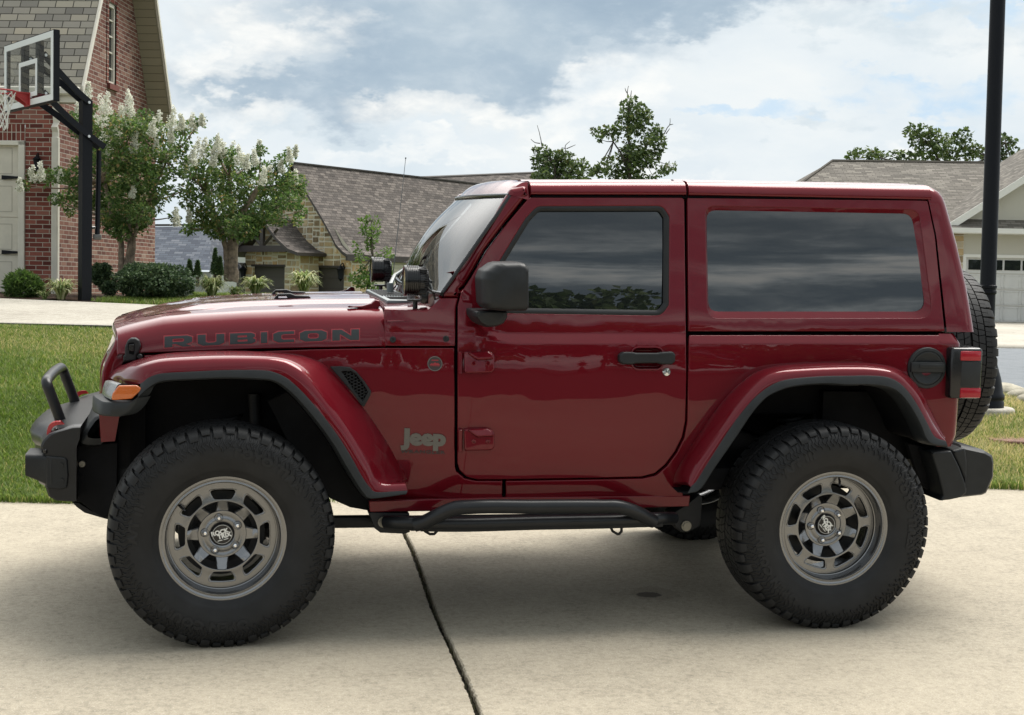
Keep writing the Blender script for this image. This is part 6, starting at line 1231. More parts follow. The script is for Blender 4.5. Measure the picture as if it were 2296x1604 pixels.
prf = [(b_ap[0], b_ap[1]), (b_ap[0]+(b_e[0]-b_ap[0])*.45, b_ap[1]+(b_e[1]-b_ap[1])*.62), (b_ap[0]+(b_e[0]-b_ap[0])*.75, b_ap[1]+(b_e[1]-b_ap[1])*.9), (b_e[0], b_e[1])]
SHs.slabroof('bay_roof', [(a, bayo-.7, z) for a, z in prf[::-1]], [(a, .0, z) for a, z in prf[::-1]], SHINGB, FASC, .16); SHs.slabroof('bay_roof', [(2*b_ap[0]-a, bayo-.7, z) for a, z in prf], [(2*b_ap[0]-a, .0, z) for a, z in prf], SHINGB, FASC, .16)
SHs.box('truss_beam', (b_l[0]+.3, b_e[0]-.8), (bayo-.62, bayo-.42), (b_e[1]+.02, b_e[1]+.32), FASC); SHs.box('truss_post', (b_ap[0]-.10, b_ap[0]+.10), (bayo-.60, bayo-.44), (b_e[1]+.3, b_ap[1]-.2), FASC)
for sg in (-1, 1):
    mb = MB(); mb.tube([SHs.P(b_ap[0]+sg*.1, bayo-.52, b_e[1]+.35), SHs.P(b_ap[0]+sg*1.05, bayo-.52, b_e[1]+1.15)], .085, 4); build(mb, 'truss_brace', FASC, SHs.e, smooth=0)
a_, z_ = gb(551, 614); lantern(SHs, a_+.1, bayo, z_, 2.0); a_, z_ = g0(773, 614); lantern(SHs, a_, 0, z_, 2.0)
# rear wing roof
w_ = House('far_wing', 1000, 95, 1.3, (.9, .45), 'x'); bpy.data.objects.remove(w_.e); R0 = W(880, 401, 92)-SHs.O; R1 = W(1205, 387.5, 100)-SHs.O; dn = np.array((0, 0, -4.0)); fr = -Bw[2]*6; fr[2] = 0
SHs.poly('wing_roof', [[R0+fr+dn, R1+fr+dn, R1, R0], [R1+fr+dn, R1-fr+dn, R1]], SHINGB); mb = MB(); mb.tube([R0, R1], .09, 6); build(mb, 'wing_ridge', FASC, SHs.e, smooth=0); SHs.poly('wing_wall', [[R0+fr+dn*1.02+np.array((0, 0, -3)), R1+fr+dn*1.02+np.array((0, 0, -3)), R1+fr+dn*1.02, R0+fr+dn*1.02]], CREAMS)
# --- white house with a dark steep roof, and the blue-grey roof beyond
WH = House('white_house', 462, 78, 1.3, (.2, 1), 'white rendered house with a dark flared roof edge between the two flowering trees')
h_ = lambda px, py: WH.hit(px, py, 'b', 0); ap = h_(510, 478); e_ = h_(470, 556); wr = h_(572, 560)[0]
WH.poly('wall', [[WH.P(e_[0], 0, -.6), WH.P(wr, 0, -.6), WH.P(wr, 0, e_[1]), WH.P(ap[0], 0, ap[1]-.1), WH.P(e_[0], 0, e_[1])], WH.wallquad(e_[0], 7, e_[0], 0, -.6, e_[1])], WHITEW)
lf = [ap, h_(480, 515), h_(464, 542), h_(441, 565)]; WH.slabroof('roof', [(a, -.5, z) for a, z in lf], [(a, 7, z) for a, z in lf], SHINGB, FASC, .22); WH.slabroof('roof', [(2*ap[0]-a, -.5, z) for a, z in lf[::-1]], [(2*ap[0]-a, 7, z) for a, z in lf[::-1]], SHINGB, FASC, .22)
wx = h_(541, 600); WH.box('window', (wx[0]-.25, wx[0]+.45), (-.03, .1), (-.3, wx[1]+.25), FASC)
BL = House('slate_roof_house', 400, 66, 1.3, (.05, 1), 'blue-grey slate roofed house seen low between the brick house and the white house')
h2 = lambda px, py, b: BL.hit(px, py, 'b', b); t0, t1 = h2(250, 509, 3.0), h2(520, 509, 3.0); u0, u1 = h2(250, 606, 0), h2(470, 606, 0)
BL.poly('roof', [[BL.P(u0[0], 0, u0[1]), BL.P(u1[0], 0, u1[1]), BL.P(t1[0]-1.0, 3, t1[1]), BL.P(t0[0], 3, t0[1])], [BL.P(u1[0], 0, u1[1]), BL.P(u1[0], 7, u1[1]), BL.P(t1[0]-1, 3, t1[1])]], SLATE); BL.poly('wall', [BL.wallquad(u0[0], .2, u1[0], .2, -.8, u0[1])], mat('grey_wall', (.30, .30, .31), .8)); BL.poly('ridge', [[BL.P(t0[0], 2.9, t0[1]+.02), BL.P(t1[0]-1, 2.9, t1[1]+.02), BL.P(t1[0]-1, 2.9, t1[1]+.12), BL.P(t0[0], 2.9, t0[1]+.12)]], FASC)
# --- house on the right
RH = House('beige_house', 2160, 48, .88, (.0, 1), 'beige stucco house with tan hipped roof and white garage door behind the lamp post')
r_ = lambda px, py, b=0: RH.hit(px, py, 'b', b)
wl = r_(2136, 560)[0]; fz = r_(2250, 522)[1]; gl, gt = r_(2166, 577)
RH.poly('wall', [RH.wallquad(r_(2160, 560)[0], 0, gl, 0, -.1, fz), RH.wallquad(gl, 0, gl+5.0, 0, gt, fz), RH.wallquad(gl+5.0, 0, gl+6.2, 0, -.1, fz), RH.wallquad(r_(2136, 560)[0], 9, r_(2136, 560)[0], 0, -.1, fz)], STUC)
stone_faces(RH, [[(wl, -.1), (r_(2160, 560)[0], -.1), (r_(2160, 560)[0], fz), (wl, fz)]], lambda a, z, d: RH.P(a, -.02-d, z), 31, .03, .2, .6)
GD2 = RH.box('garage_door', (gl, gl+5.0), (.10, .14), (-.02, gt), GWHITE)
zr4 = [r_(2230, y, .1)[1] for y in (577, 614, 650, 686, 722)]
xcol = [r_(x, 640, .1)[0] for x in (2170, 2214, 2253)]; cw_ = xcol[2]-xcol[1]
for i in range(4):
    for j in range(8):
        a0 = gl+.12+j*.605; a1 = a0+.53
        if i == 0: RH.box('window_pane', (a0, a1), (.075, .10), (zr4[1]+.12, zr4[0]-.10), WINDK, GD2)
        else:
            for bb in (((a0, a1), (zr4[i+1]+.05, zr4[i+1]+.08)), ((a0, a1), (zr4[i]-.07, zr4[i]-.04)), ((a0, a0+.03), (zr4[i+1]+.05, zr4[i]-.04)), ((a1-.03, a1), (zr4[i+1]+.05, zr4[i]-.04))): RH.box('panel_rim', bb[0], (.085, .10), bb[1], GWHITE, GD2)
    RH.box('door_groove', (gl, gl+5), (.096, .101), (zr4[i+1]-.010, zr4[i+1]+.010), bpy.data.materials['groove'], GD2)
RH.box('door_frame', (gl-.12, gl), (-.03, .12), (-.05, gt+.10), WTRIM, GD2); RH.box('door_frame', (gl, gl+5.1), (-.03, .12), (gt, gt+.10), WTRIM, GD2)
# pent roof strip, gable over it
pz0, pz1 = r_(2200, 513, -.6)[1], r_(2200, 489, .1)[1]; aL = r_(2108, 513, -.6)[0]
RH.slabroof('pent_roof', [(aL, -.6, pz0), (aL, .1, pz1)], [(aL+8, -.6, pz0), (aL+8, .1, pz1)], SHINGT, WTRIM, .06); RH.box('pent_fascia', (aL, aL+8), (-.64, -.60), (r_(2200, 523, -.6)[1], pz0+.02), WTRIM); RH.box('pent_soffit', (aL, aL+8), (-.6, .0), (r_(2200, 523, -.6)[1]-.02, r_(2200, 523, -.6)[1]), WTRIM)
k0, k1 = r_(2124, 506, -.35), r_(2296, 396, -.35); slp = (k1[1]-k0[1])/(k1[0]-k0[0]); apa = k0[0]+4.9; apz = k0[1]+slp*4.9
RH.poly('gable_wall', [[RH.P(k0[0]+.3, .0, pz1-.2), RH.P(2*apa-k0[0]-.3, 0, pz1-.2), RH.P(2*apa-k0[0]-.3, 0, k0[1]+.1), RH.P(apa, 0, apz-.1), RH.P(k0[0]+.3, 0, k0[1]+.1)]], STUC)
RH.slabroof('gable_roof', [(k0[0], -.35, k0[1]), (apa, -.35, apz)], [(k0[0], 7, k0[1]), (apa, 7, apz)], SHINGT, WTRIM, .10); RH.slabroof('gable_roof', [(apa, -.35, apz), (2*apa-k0[0], -.35, k0[1])], [(apa, 7, apz), (2*apa-k0[0], 7, k0[1])], SHINGT, WTRIM, .10)
mb = MB(); A_, B_2 = RH.P(k0[0]-.03, -.37, k0[1]+.02), RH.P(apa, -.37, apz+.02); dn = np.array((0, 0, -.26)); si = RH.b*-.04; mb.prism([A_, B_2, B_2+dn, A_+dn], [A_+si, B_2+si, B_2+dn+si, A_+dn+si]); build(mb, 'rake_board', WTRIM, RH.e, smooth=0)
# hipped main roof behind
q0, q1 = r_(1866, 361.5, 7.0), r_(2228, 366, 7.0); hz = fz+.1; dr_ = q0[1]-hz; sl_ = (r_(1796, 400.5, 5)[0]-q0[0])/(r_(1796, 400.5, 5)[1]-q0[1])
eL = q0[0]-dr_*1.55; eR = q1[0]+dr_*1.55
RH.poly('hip_roof', [[RH.P(eL, .8, hz), RH.P(eR, .8, hz), RH.P(q1[0], 7, q1[1]), RH.P(q0[0], 7, q0[1])], [RH.P(eL, 14, hz), RH.P(eL, .8, hz), RH.P(q0[0], 7, q0[1])], [RH.P(eR, .8, hz), RH.P(eR, 14, hz), RH.P(q1[0], 7, q1[1])], [RH.P(eR, 14, hz), RH.P(eL, 14, hz), RH.P(q0[0], 7, q0[1]), RH.P(q1[0], 7, q1[1])]], SHINGT)
RH.poly('rear_wall', [RH.wallquad(eL+.4, 1.3, wl, 1.3, -.1, hz), RH.wallquad(eL+.4, 13, eL+.4, 1.3, -.1, hz)], STUC)
mb = MB(); mb.tube([RH.P(q0[0], 7, q0[1]), RH.P(q1[0], 7, q1[1])], .07, 5); mb.tube([RH.P(q0[0], 7, q0[1]), RH.P(eL, .8, hz)], .06, 5); build(mb, 'ridge_cap', SHINGT, RH.e, smooth=0)
# ------------------------------------------------------------------ basketball hoop
def hoop():
    r = Bw[0].copy(); r[2] = 0; r /= np.linalg.norm(r); f = Bw[2].copy(); f[2] = 0; f /= np.linalg.norm(f); U = np.array((0, 0, 1.))
    base = W(190, 672, 18.45); base[2] = gnd(190, 18.45)[2]; R_ = empty('basketball_hoop', tuple(base)); tag(R_, 'black basketball hoop with a clear backboard standing at the edge of the pale driveway', 'basketball hoop')
    L = lambda p: np.array(p)-base
    tr, br, tl, bl_ = L(W(120, 79, 17.3)), L(W(119, 233, 17.3)), L(W(10, 96, 18.6)), L(W(10, 241, 18.6))
    dirb = ((tl+bl_)/2-(tr+br)/2); dirb[2] = 0; wid = np.linalg.norm(dirb); dirb /= wid; nrm = np.cross(U, dirb); nrm = nrm if nrm@f < 0 else -nrm
    c = (tr+br+tl+bl_)/4; hh = ((tr-br)[2]+(tl-bl_)[2])/4
    B = lambda s, z, n=0: c+dirb*s+U*z+nrm*n      # board coordinates, metres
    def bar(name, mt, quads, parent):
        mb = MB()
        for s0, s1, z0, z1, n0, n1 in quads: mb.prism([B(s0, z0, n0), B(s1, z0, n0), B(s1, z1, n0), B(s0, z1, n0)], [B(s0, z0, n1), B(s1, z0, n1), B(s1, z1, n1), B(s0, z1, n1)])
        return build(mb, name, mt, parent, smooth=0)
    hw = wid/2; fwd = .075
    GL = bar('backboard', CLEARG, [(-hw+.02, hw-.02, -hh+.02, hh-.02, -.006, .0)], R_); WP = mat('board_print', (.72, .74, .74), .5)
    bar('border_print', WP, [(-hw, hw, hh-fwd, hh, .0005, .004), (-hw, hw, -hh, -hh+fwd, .0005, .004), (-hw, -hw+fwd, -hh+fwd, hh-fwd, .0005, .004), (hw-fwd, hw, -hh+fwd, hh-fwd, .0005, .004)], GL)
    sw, sb, st = .31, -hh+.105, -hh+.56; bar('target_square', WP, [(-sw, sw, st-.055, st, .0005, .004), (-sw, sw, sb, sb+.055, .0005, .004), (-sw, -sw+.055, sb+.055, st-.055, .0005, .004), (sw-.055, sw, sb+.055, st-.055, .0005, .004)], GL)
    bar('board_frame', IRON, [(-hw-.006, hw+.006, hh-.012, hh+.012, -.075, -.004), (-hw-.006, hw+.006, -hh-.012, -hh+.012, -.075, -.004), (-hw-.012, -hw+.012, -hh, hh, -.075, -.004), (hw-.012, hw+.012, -hh, hh, -.075, -.004)], R_)
    bar('upright', IRON, [(-.30, -.20, -hh+.01, hh-.05, -.09, -.02)], R_); bar('upright', IRON, [(.20, .30, -hh+.01, hh-.05, -.09, -.02)], R_); bar('cross_bar', IRON, [(-.2, .2, hh-.36, hh-.30, -.08, -.03)], R_)
    ax = L(base); top = L(W(199, 229, 18.45)); hgt_ = top[2]
    qx = nrm*-1; qd = dirb; s2 = .066
    mb = MB(); sq = [(-s2, -s2), (s2, -s2), (s2, s2), (-s2, s2)]; rot = lambda a, b: qd*a+qx*b
    mb.prism([rot(a, b)+U*-.05 for a, b in sq], [rot(a, b)+U*hgt_ for a, b in sq]); build(mb, 'pole', IRON, R_, smooth=0); mb = MB(); mb.prism([rot(a*2.1, b*2.1)+U*.0 for a, b in sq], [rot(a*2.1, b*2.1)+U*.018 for a, b in sq]); build(mb, 'base_plate', mat('rust_plate', (.07, .035, .028), .8), R_, smooth=0)
    zu, zl_ = hgt_-.03, hgt_-.46; BOLT = mat('bolt_zinc', (.6, .6, .58), .3, .9)
    def arm(s, zpole, zb, ext=0):
        p0 = rot(s*.085, .02+ext)+U*(zpole-.12*(ext/.2 if ext else 0)); p1 = rot(s*.085, -.10)+U*(zpole+.09); p3 = B(s*.25, zb, -.10); p2 = p3*.45+p1*.55+dirb*(-s*.03); mb = MB(); P_ = crom([p0, p1, p2, p3], 16)
        d = (p3-p0); d /= np.linalg.norm(d); sd_ = np.cross(d, U); sd_ /= np.linalg.norm(sd_); u2 = np.cross(sd_, d)
        mb.grid([[tuple(p+sd_*a+u2*b) for p in P_] for a, b in ((-.014, -.038), (.014, -.038), (.014, .038), (-.014, .038))], closev=True); a_ = build(mb, 'arm', IRON, R_, smooth=0)
        for p in (P_[-1]-d*.03, rot(s*.085, 0)+U*zpole): mb = MB(); mb.cyl(p-sd_*.03, p+sd_*.03, .018, n=10); build(mb, 'bolt', BOLT, a_)
    for s in (-1, 1): arm(s, zu, hh-.20); arm(s, zl_, -hh+.16, .20)
    mb = MB(); a_, b_ = L(W(222, 338, 18.55)), L(W(218, 532, 18.5)); mb.tube([a_, b_], .032, 8); build(mb, 'actuator', IRON, R_); mb = MB(); mb.box(tuple(b_+U*-.0), (.10, .07, .07), .008); build(mb, 'actuator_end', BADGE, R_); mb = MB(); e_ = L(W(212, 511, 18.5)); mb.cyl(e_-r*.07, e_+r*.03, .02, n=10); build(mb, 'actuator_pin', BOLT, R_)
    # rim, net
    RED = mat('rim_red', (.33, .028, .030), .5, var=(8, .8, 1.2)); zr_ = -hh+.145; rc_ = c+nrm*(.15+.235)+U*zr_; mb = MB(); mb.tube([rc_+.229*(math.cos(t)*dirb+math.sin(t)*nrm) for t in np.linspace(0, 2*PI, 49)[:-1]], .010, 8, closed=True)
    mb.prism([B(-.09, -hh-.01, .004), B(.09, -hh-.01, .004), B(.09, zr_+.012, .004), B(-.09, zr_+.012, .004)], [B(-.09, -hh-.01, .016), B(.09, -hh-.01, .016), B(.09, zr_+.012, .016), B(-.09, zr_+.012, .016)])
    for s in (-.06, .06): mb.prism([B(s-.006, -hh+.0, .016), B(s+.006, -hh+.0, .016), B(s+.006, zr_+.01, .016), B(s-.006, zr_+.01, .016)], [B(s*1.6-.006, zr_-.02, .22), B(s*1.6+.006, zr_-.02, .22), B(s*1.6+.006, zr_+.01, .22), B(s*1.6-.006, zr_+.01, .22)])
    mb.prism([B(-.09, zr_-.006, .016), B(.09, zr_-.006, .016), B(.09, zr_+.008, .016), B(-.09, zr_+.008, .016)], [B(-.12, zr_-.006, .20), B(.12, zr_-.006, .20), B(.12, zr_+.008, .20), B(-.12, zr_+.008, .20)]); RM = build(mb, 'rim', RED, R_, smooth=30)
    mb = MB(); n = 12
    for k in range(n):
        for sg in (-1, 1):
            pts = []
            for j in range(7):
                t = 2*PI*(k+sg*.5*j)/n; rr = np.interp(j, [0, 2, 4, 6], [.225, .17, .13, .125]); pts.append(rc_+rr*(math.cos(t)*dirb+math.sin(t)*nrm)+U*(-.012-.075*j-.012*math.sin(k*2.1+j)))
            mb.tube(crom(pts, 20), .0055, 5)
    build(mb, 'net', mat('net_cord', (.62, .62, .58), .8), RM)
hoop()

# ------------------------------------------------------------------ foliage
def leaf_cloud(name, clumps, mt, parent, ln, wd, O, droop=.2, shell=.5, up=0):
    """clumps: (world centre, (rx, ry, rz), count, tint shift); every leaf is a small folded blade of its own"""
    V = []; F = []; T = []; o = 0
    for c, rr, n, tsh in clumps:
        d = rng.normal(size=(n, 3)); d /= np.linalg.norm(d, axis=1)[:, None]; q_ = rng.random(n)**(1/3*(1-shell)+.0001); lump = 1+.22*np.sin(d[:, 0]*5+c[0]*9)*np.sin(d[:, 2]*6+c[2]*7+d[:, 1]*4); P = np.asarray(c)+d*np.array(rr)*(q_*lump)[:, None]
        a = rng.normal(size=(n, 3))*np.array((1, 1, .7))+d*.6+np.array((0, 0, up-droop)); a /= np.linalg.norm(a, axis=1)[:, None]; b = np.cross(a, rng.normal(size=(n, 3))); b /= np.linalg.norm(b, axis=1)[:, None]; nn = np.cross(a, b)
        l = (ln*(.6+.8*rng.random(n)))[:, None]; w = (wd*(.6+.8*rng.random(n)))[:, None]
        p0 = P-O; p1 = p0+a*l*.45+b*w+nn*w*.35; p2 = p0+a*l; p3 = p0+a*l*.45-b*w+nn*w*.35
        V.append(np.stack([p0, p1, p2, p3], 1).reshape(-1, 3)); i = o+4*np.arange(n)[:, None]; F.append(np.concatenate([i+np.array([[0, 1, 2]]), i+np.array([[0, 2, 3]])])); o += 4*n; t = np.clip(rng.normal(.45, .24, n)+tsh, 0, 1); T.append(np.concatenate([t, t]))
    return build_np(name, np.concatenate(V), np.concatenate(F), mt, parent, col=np.concatenate(T))
def limb(mb, pts, r0, r1, O, n=8):
    P_ = crom([np.asarray(p)-O for p in pts], max(6, 5*len(pts))) if len(pts) > 2 else np.array([np.asarray(p)-O for p in pts]); r = random.Random(len(mb.v)); P_ = [p+np.array((r.uniform(-1, 1), r.uniform(-1, 1), 0))*r0*.15 for p in P_]; mb.tube(P_, [r0+(r1-r0)*i/(len(P_)-1) for i in range(len(P_))], n)
def tree(name, label, tagz, D, cl, stems, mt, bark, ln, wd, dens_, spread, cat='tree', group=None, twigs=(), sq=.85, blossoms=(), bs=1.0, tsh=.0, shell=.45):
    k = ZT[tagz][0]; s = D/FPX; rd = random.Random(int(D*10)+len(cl)); base = W(*q(tagz, stems[0][0][0])[0], D); O = np.array(base); R_ = empty(name, tuple(O)); tag(R_, label, cat, group); C = []
    deps = []
    for x, y, r in cl:
        dd = rd.uniform(-1, 1)*spread; p = W(*q(tagz, (x, y))[0], D+dd); rr = r*k*s; C.append((p, (rr*1.05, rr*1.1, rr*sq), max(12, int(dens_*(r*k*s)**2)), rd.uniform(-.12, .12)+tsh)); deps.append(p)
    leaf_cloud('crown', C, mt, R_, ln, wd, O, shell=shell); mb = MB()
    for pts, r0, r1 in stems: limb(mb, [W(*q(tagz, p)[0], D) for p in pts], r0, r1, O)
    ends = [np.array(W(*q(tagz, st[0][-1])[0], D)) for st in stems]; mids = [np.array(W(*q(tagz, p)[0], D)) for st in stems for p in st[0][len(st[0])//2:]]
    for p in deps:                                # branches out to every clump
        m = min(mids, key=lambda e: np.linalg.norm(e-p)+(2.0 if e[2] > p[2]+.2 else 0)); d = p-m
        if np.linalg.norm(d) > .05: limb(mb, [m, m+d*.5+np.array((0, 0, -.06*np.linalg.norm(d))), p], stems[0][2]*.75, stems[0][2]*.22, O, 5)
    for pts in twigs: limb(mb, [W(*q(tagz, p)[0], D) for p in pts], .028 if D > 50 else .008, .012 if D > 50 else .004, O, 5)
    build(mb, 'trunk', bark, R_, smooth=60)
    if blossoms:
        B_ = []
        for x, y, r in blossoms:
            p = W(*q(tagz, (x, y))[0], D-rd.uniform(.0, spread*1.1)); rr = r*k*s*bs
            for j in range(5): f = j/4; B_.append((p+np.array((rd.uniform(-.2, .2)*rr, rd.uniform(-.2, .2)*rr, (f-.4)*rr*1.9)), (rr*(.62-.42*f),)*2+(rr*.42,), int(80*(1-.5*f)), rd.uniform(-.1, .1)))
        leaf_cloud('blossom', B_, BLOSS, R_, .026, .014, O, droop=0, shell=.3)
    return R_
c1 = [(560, 1120, 55), (640, 1130, 60), (700, 1060, 60), (500, 1010, 60), (760, 1020, 50), (600, 1160, 40), (440, 620, 60), (520, 640, 70), (600, 650, 70), (680, 640, 60), (740, 700, 60), (800, 660, 55), (870, 640, 45), (930, 640, 45), (990, 610, 32), (480, 740, 70), (560, 780, 90), (650, 790, 90), (740, 800, 80), (830, 760, 50), (900, 720, 45), (500, 860, 80), (590, 890, 90), (690, 890, 90), (780, 880, 60), (860, 860, 40), (540, 980, 80), (630, 990, 90), (720, 980, 70), (800, 970, 45), (590, 1070, 70), (660, 1080, 70), (540, 1080, 50), (700, 1100, 50), (360, 590, 36), (390, 650, 40), (300, 870, 42), (240, 880, 42), (170, 880, 36), (120, 920, 30), (350, 880, 50), (400, 820, 46), (330, 990, 44), (275, 990, 30), (380, 960, 46), (420, 1020, 40), (350, 1050, 26), (850, 950, 34), (920, 860, 34), (870, 1080, 26), (930, 940, 36), (450, 540, 34), (720, 580, 40), (640, 580, 40), (560, 590, 40)]
b1 = [(438, 455, 34), (505, 560, 58), (530, 520, 40), (640, 515, 44), (660, 570, 36), (600, 585, 42), (525, 710, 58), (585, 705, 40), (672, 715, 40), (790, 625, 46), (760, 640, 34), (855, 595, 42), (900, 615, 30), (960, 610, 32), (1005, 600, 22), (875, 1085, 34), (160, 870, 30), (205, 860, 34), (100, 925, 24), (385, 560, 34), (395, 590, 30), (300, 880, 24), (780, 740, 30), (850, 740, 30), (590, 640, 30), (690, 640, 26), (850, 680, 26), (660, 960, 22)]
tree('crape_myrtle', 'larger white flowering crape myrtle tree behind the basketball pole, reaching over the brick corner', 'S', 20.2, c1, [([(600, 1395), (603, 1300), (598, 1190), (560, 1080), (520, 900)], .048, .025), ([(610, 1395), (640, 1290), (650, 1200), (640, 1080), (690, 900)], .052, .026), ([(632, 1395), (660, 1280), (668, 1180), (740, 1000), (830, 800)], .035, .015)], CRAPE, BARK, .052, .017, 11500, .65, 'flowering tree', 'crape myrtles along the bed', blossoms=b1)
c2 = [(1080, 1150, 50), (1160, 1170, 50), (1230, 1150, 55), (1300, 1060, 60), (1020, 1090, 50), (960, 850, 55), (1030, 850, 66), (1100, 830, 66), (1180, 840, 66), (1080, 760, 46), (1150, 780, 50), (1250, 810, 46), (1295, 750, 30), (1340, 840, 46), (1405, 800, 40), (1450, 765, 28), (1480, 900, 45), (1430, 900, 55), (1350, 920, 70), (1260, 920, 80), (1170, 930, 80), (1080, 930, 70), (990, 940, 56), (930, 1000, 42), (1000, 1030, 56), (1090, 1030, 80), (1180, 1040, 80), (1270, 1030, 80), (1360, 1020, 66), (1440, 1000, 50), (1490, 960, 36), (1120, 1120, 60), (1200, 1130, 70), (1270, 1110, 50), (980, 1110, 40), (940, 1140, 36), (1050, 1130, 46), (1380, 1090, 40), (1480, 1100, 26), (1500, 1050, 30), (1070, 710, 26), (900, 790, 34)]
b2 = [(990, 755, 44), (1020, 740, 34), (1085, 720, 34), (1105, 745, 34), (1155, 765, 40), (1190, 780, 40), (1290, 740, 28), (1265, 790, 30), (1310, 880, 34), (1340, 870, 30), (1440, 775, 28), (1465, 890, 32), (960, 780, 36), (1400, 830, 26), (930, 820, 30), (1230, 810, 28), (1470, 755, 20), (1060, 790, 30), (940, 1080, 24)]
tree('crape_myrtle', 'smaller crape myrtle with white blossom tips in front of the white and stone houses', 'S', 20.8, c2, [([(1130, 1400), (1128, 1290), (1115, 1200), (1080, 1100), (1020, 950)], .050, .025), ([(1158, 1400), (1160, 1290), (1165, 1200), (1200, 1080), (1290, 930)], .085, .035), ([(1140, 1400), (1140, 1270), (1142, 1180), (1150, 1050), (1140, 880)], .042, .022)], CRAPE, BARK, .052, .017, 11500, .65, 'flowering tree', 'crape myrtles along the bed', blossoms=b2)
cA = [(420, 1010, 100), (560, 1080, 115), (700, 1060, 105), (400, 1150, 110), (560, 1220, 150), (720, 1200, 120), (860, 1190, 85), (420, 1290, 100), (640, 1320, 110), (920, 1130, 55), (980, 1260, 85), (820, 1310, 80), (300, 960, 40), (300, 1110, 45), (350, 1330, 80), (500, 1400, 140), (750, 1420, 140), (950, 1400, 100)]
tree('oak_tree', 'low rounded oak crown with bare twigs behind the far roof, left of the taller oak', 'V', 72, cA, [([(600, 2300), (590, 1700), (580, 1350), (560, 1100)], .16, .05)], OAK, BARKD, .19, .072, 900, .8, 'tree', 'oaks behind the houses', [[(410, 950), (385, 800), (345, 650)], [(382, 885), (310, 870), (260, 828)], [(715, 1020), (712, 910), (768, 856)], [(722, 955), (790, 925), (842, 902)], [(715, 950), (660, 940)]], tsh=.02)
cB = [(1550, 320, 52), (1500, 420, 90), (1600, 480, 105), (1700, 450, 85), (1770, 530, 75), (1470, 560, 85), (1600, 600, 105), (1720, 620, 95), (1640, 700, 90), (1520, 720, 75), (1380, 690, 75), (1280, 730, 75), (1180, 760, 62), (1090, 720, 60), (1160, 830, 42), (1360, 790, 55), (1540, 880, 60), (1500, 1000, 95), (1620, 1000, 105), (1720, 930, 95), (1800, 830, 85), (1880, 760, 90), (1940, 850, 70), (1900, 690, 52), (1920, 950, 75), (1850, 1030, 85), (1700, 1080, 105), (1560, 1100, 105), (1440, 1050, 75), (1270, 1100, 60), (1200, 1180, 72), (1100, 1220, 55), (1330, 1190, 80), (1480, 1180, 85), (1650, 1170, 85), (1800, 1140, 65), (1980, 1210, 70), (2090, 1180, 55), (1930, 1280, 52), (1550, 1290, 80), (1700, 1280, 52), (1180, 1270, 65), (1060, 1260, 46), (1330, 1300, 66), (1840, 1310, 46), (1450, 1400, 110), (1650, 1400, 110)]
tree('oak_tree', 'tallest oak above the red car roof, irregular crown with dead twigs at its tip', 'V', 70, cB, [([(1545, 2400), (1545, 1700), (1545, 1300), (1535, 950), (1530, 650), (1545, 330)], .17, .04), ([(1545, 1300), (1420, 1000), (1330, 860), (1290, 760)], .06, .03), ([(1545, 1150), (1700, 980), (1850, 820)], .06, .03)], OAK, BARKD, .19, .072, 900, .9, 'tree', 'oaks behind the houses', [[(1520, 300), (1512, 230), (1525, 140)], [(1514, 240), (1490, 200), (1480, 168)], [(1556, 280), (1565, 200)], [(1990, 760), (2030, 680), (2060, 640), (2064, 560)], [(2055, 645), (2103, 636)], [(2010, 760), (2062, 690)]])
cR = [(640, 320, 40), (600, 355, 32), (740, 330, 55), (810, 350, 42), (920, 340, 46), (980, 350, 46), (1060, 350, 40), (1030, 150, 32), (1010, 190, 34), (1110, 170, 50), (1060, 230, 52), (1150, 220, 62), (1200, 190, 34), (1130, 300, 62), (1240, 260, 54), (1290, 220, 42), (1220, 340, 66), (1300, 320, 54), (1390, 190, 42), (1360, 230, 34), (1420, 260, 46), (1400, 330, 54), (1480, 300, 46), (1550, 330, 54), (1620, 210, 32), (1680, 220, 38), (1730, 240, 32), (1640, 290, 42), (1740, 310, 34), (1690, 350, 42), (1650, 400, 44), (1600, 350, 54), (1700, 390, 34), (1785, 475, 25)]
tree('oak_tree', 'wide airy oak rising behind the tan hipped roof, crossed by the lamp post', 'L', 85, cR, [([(1250, 1200), (1240, 700), (1230, 420), (1150, 250)], .17, .06), ([(1240, 600), (1420, 420), (1560, 350), (1680, 250)], .09, .04), ([(1240, 600), (1000, 420), (750, 340)], .09, .04)], OAK, BARKD, .24, .095, 520, 1.0, 'tree', 'oaks behind the houses')
cY = [(1200, 590, 32), (1260, 575, 34), (1330, 600, 32), (1230, 680, 58), (1320, 700, 60), (1290, 770, 62), (1270, 840, 46), (1130, 820, 24), (1160, 900, 32), (1190, 970, 42), (1350, 960, 58), (1440, 890, 40), (1470, 940, 30), (1420, 1020, 52), (1210, 1080, 50), (1120, 1150, 48), (1200, 1200, 80), (1300, 1260, 56), (1100, 1160, 30), (1460, 1100, 42), (1250, 1140, 50)]
tree('young_tree', 'slim bright green young tree in front of the stone house, above the spot lamps', 'T', 34, cY, [([(1240, 1420), (1260, 1200), (1300, 950), (1290, 750), (1290, 590)], .045, .015)], FRESH, BARKD, .085, .032, 3600, .35, 'tree')
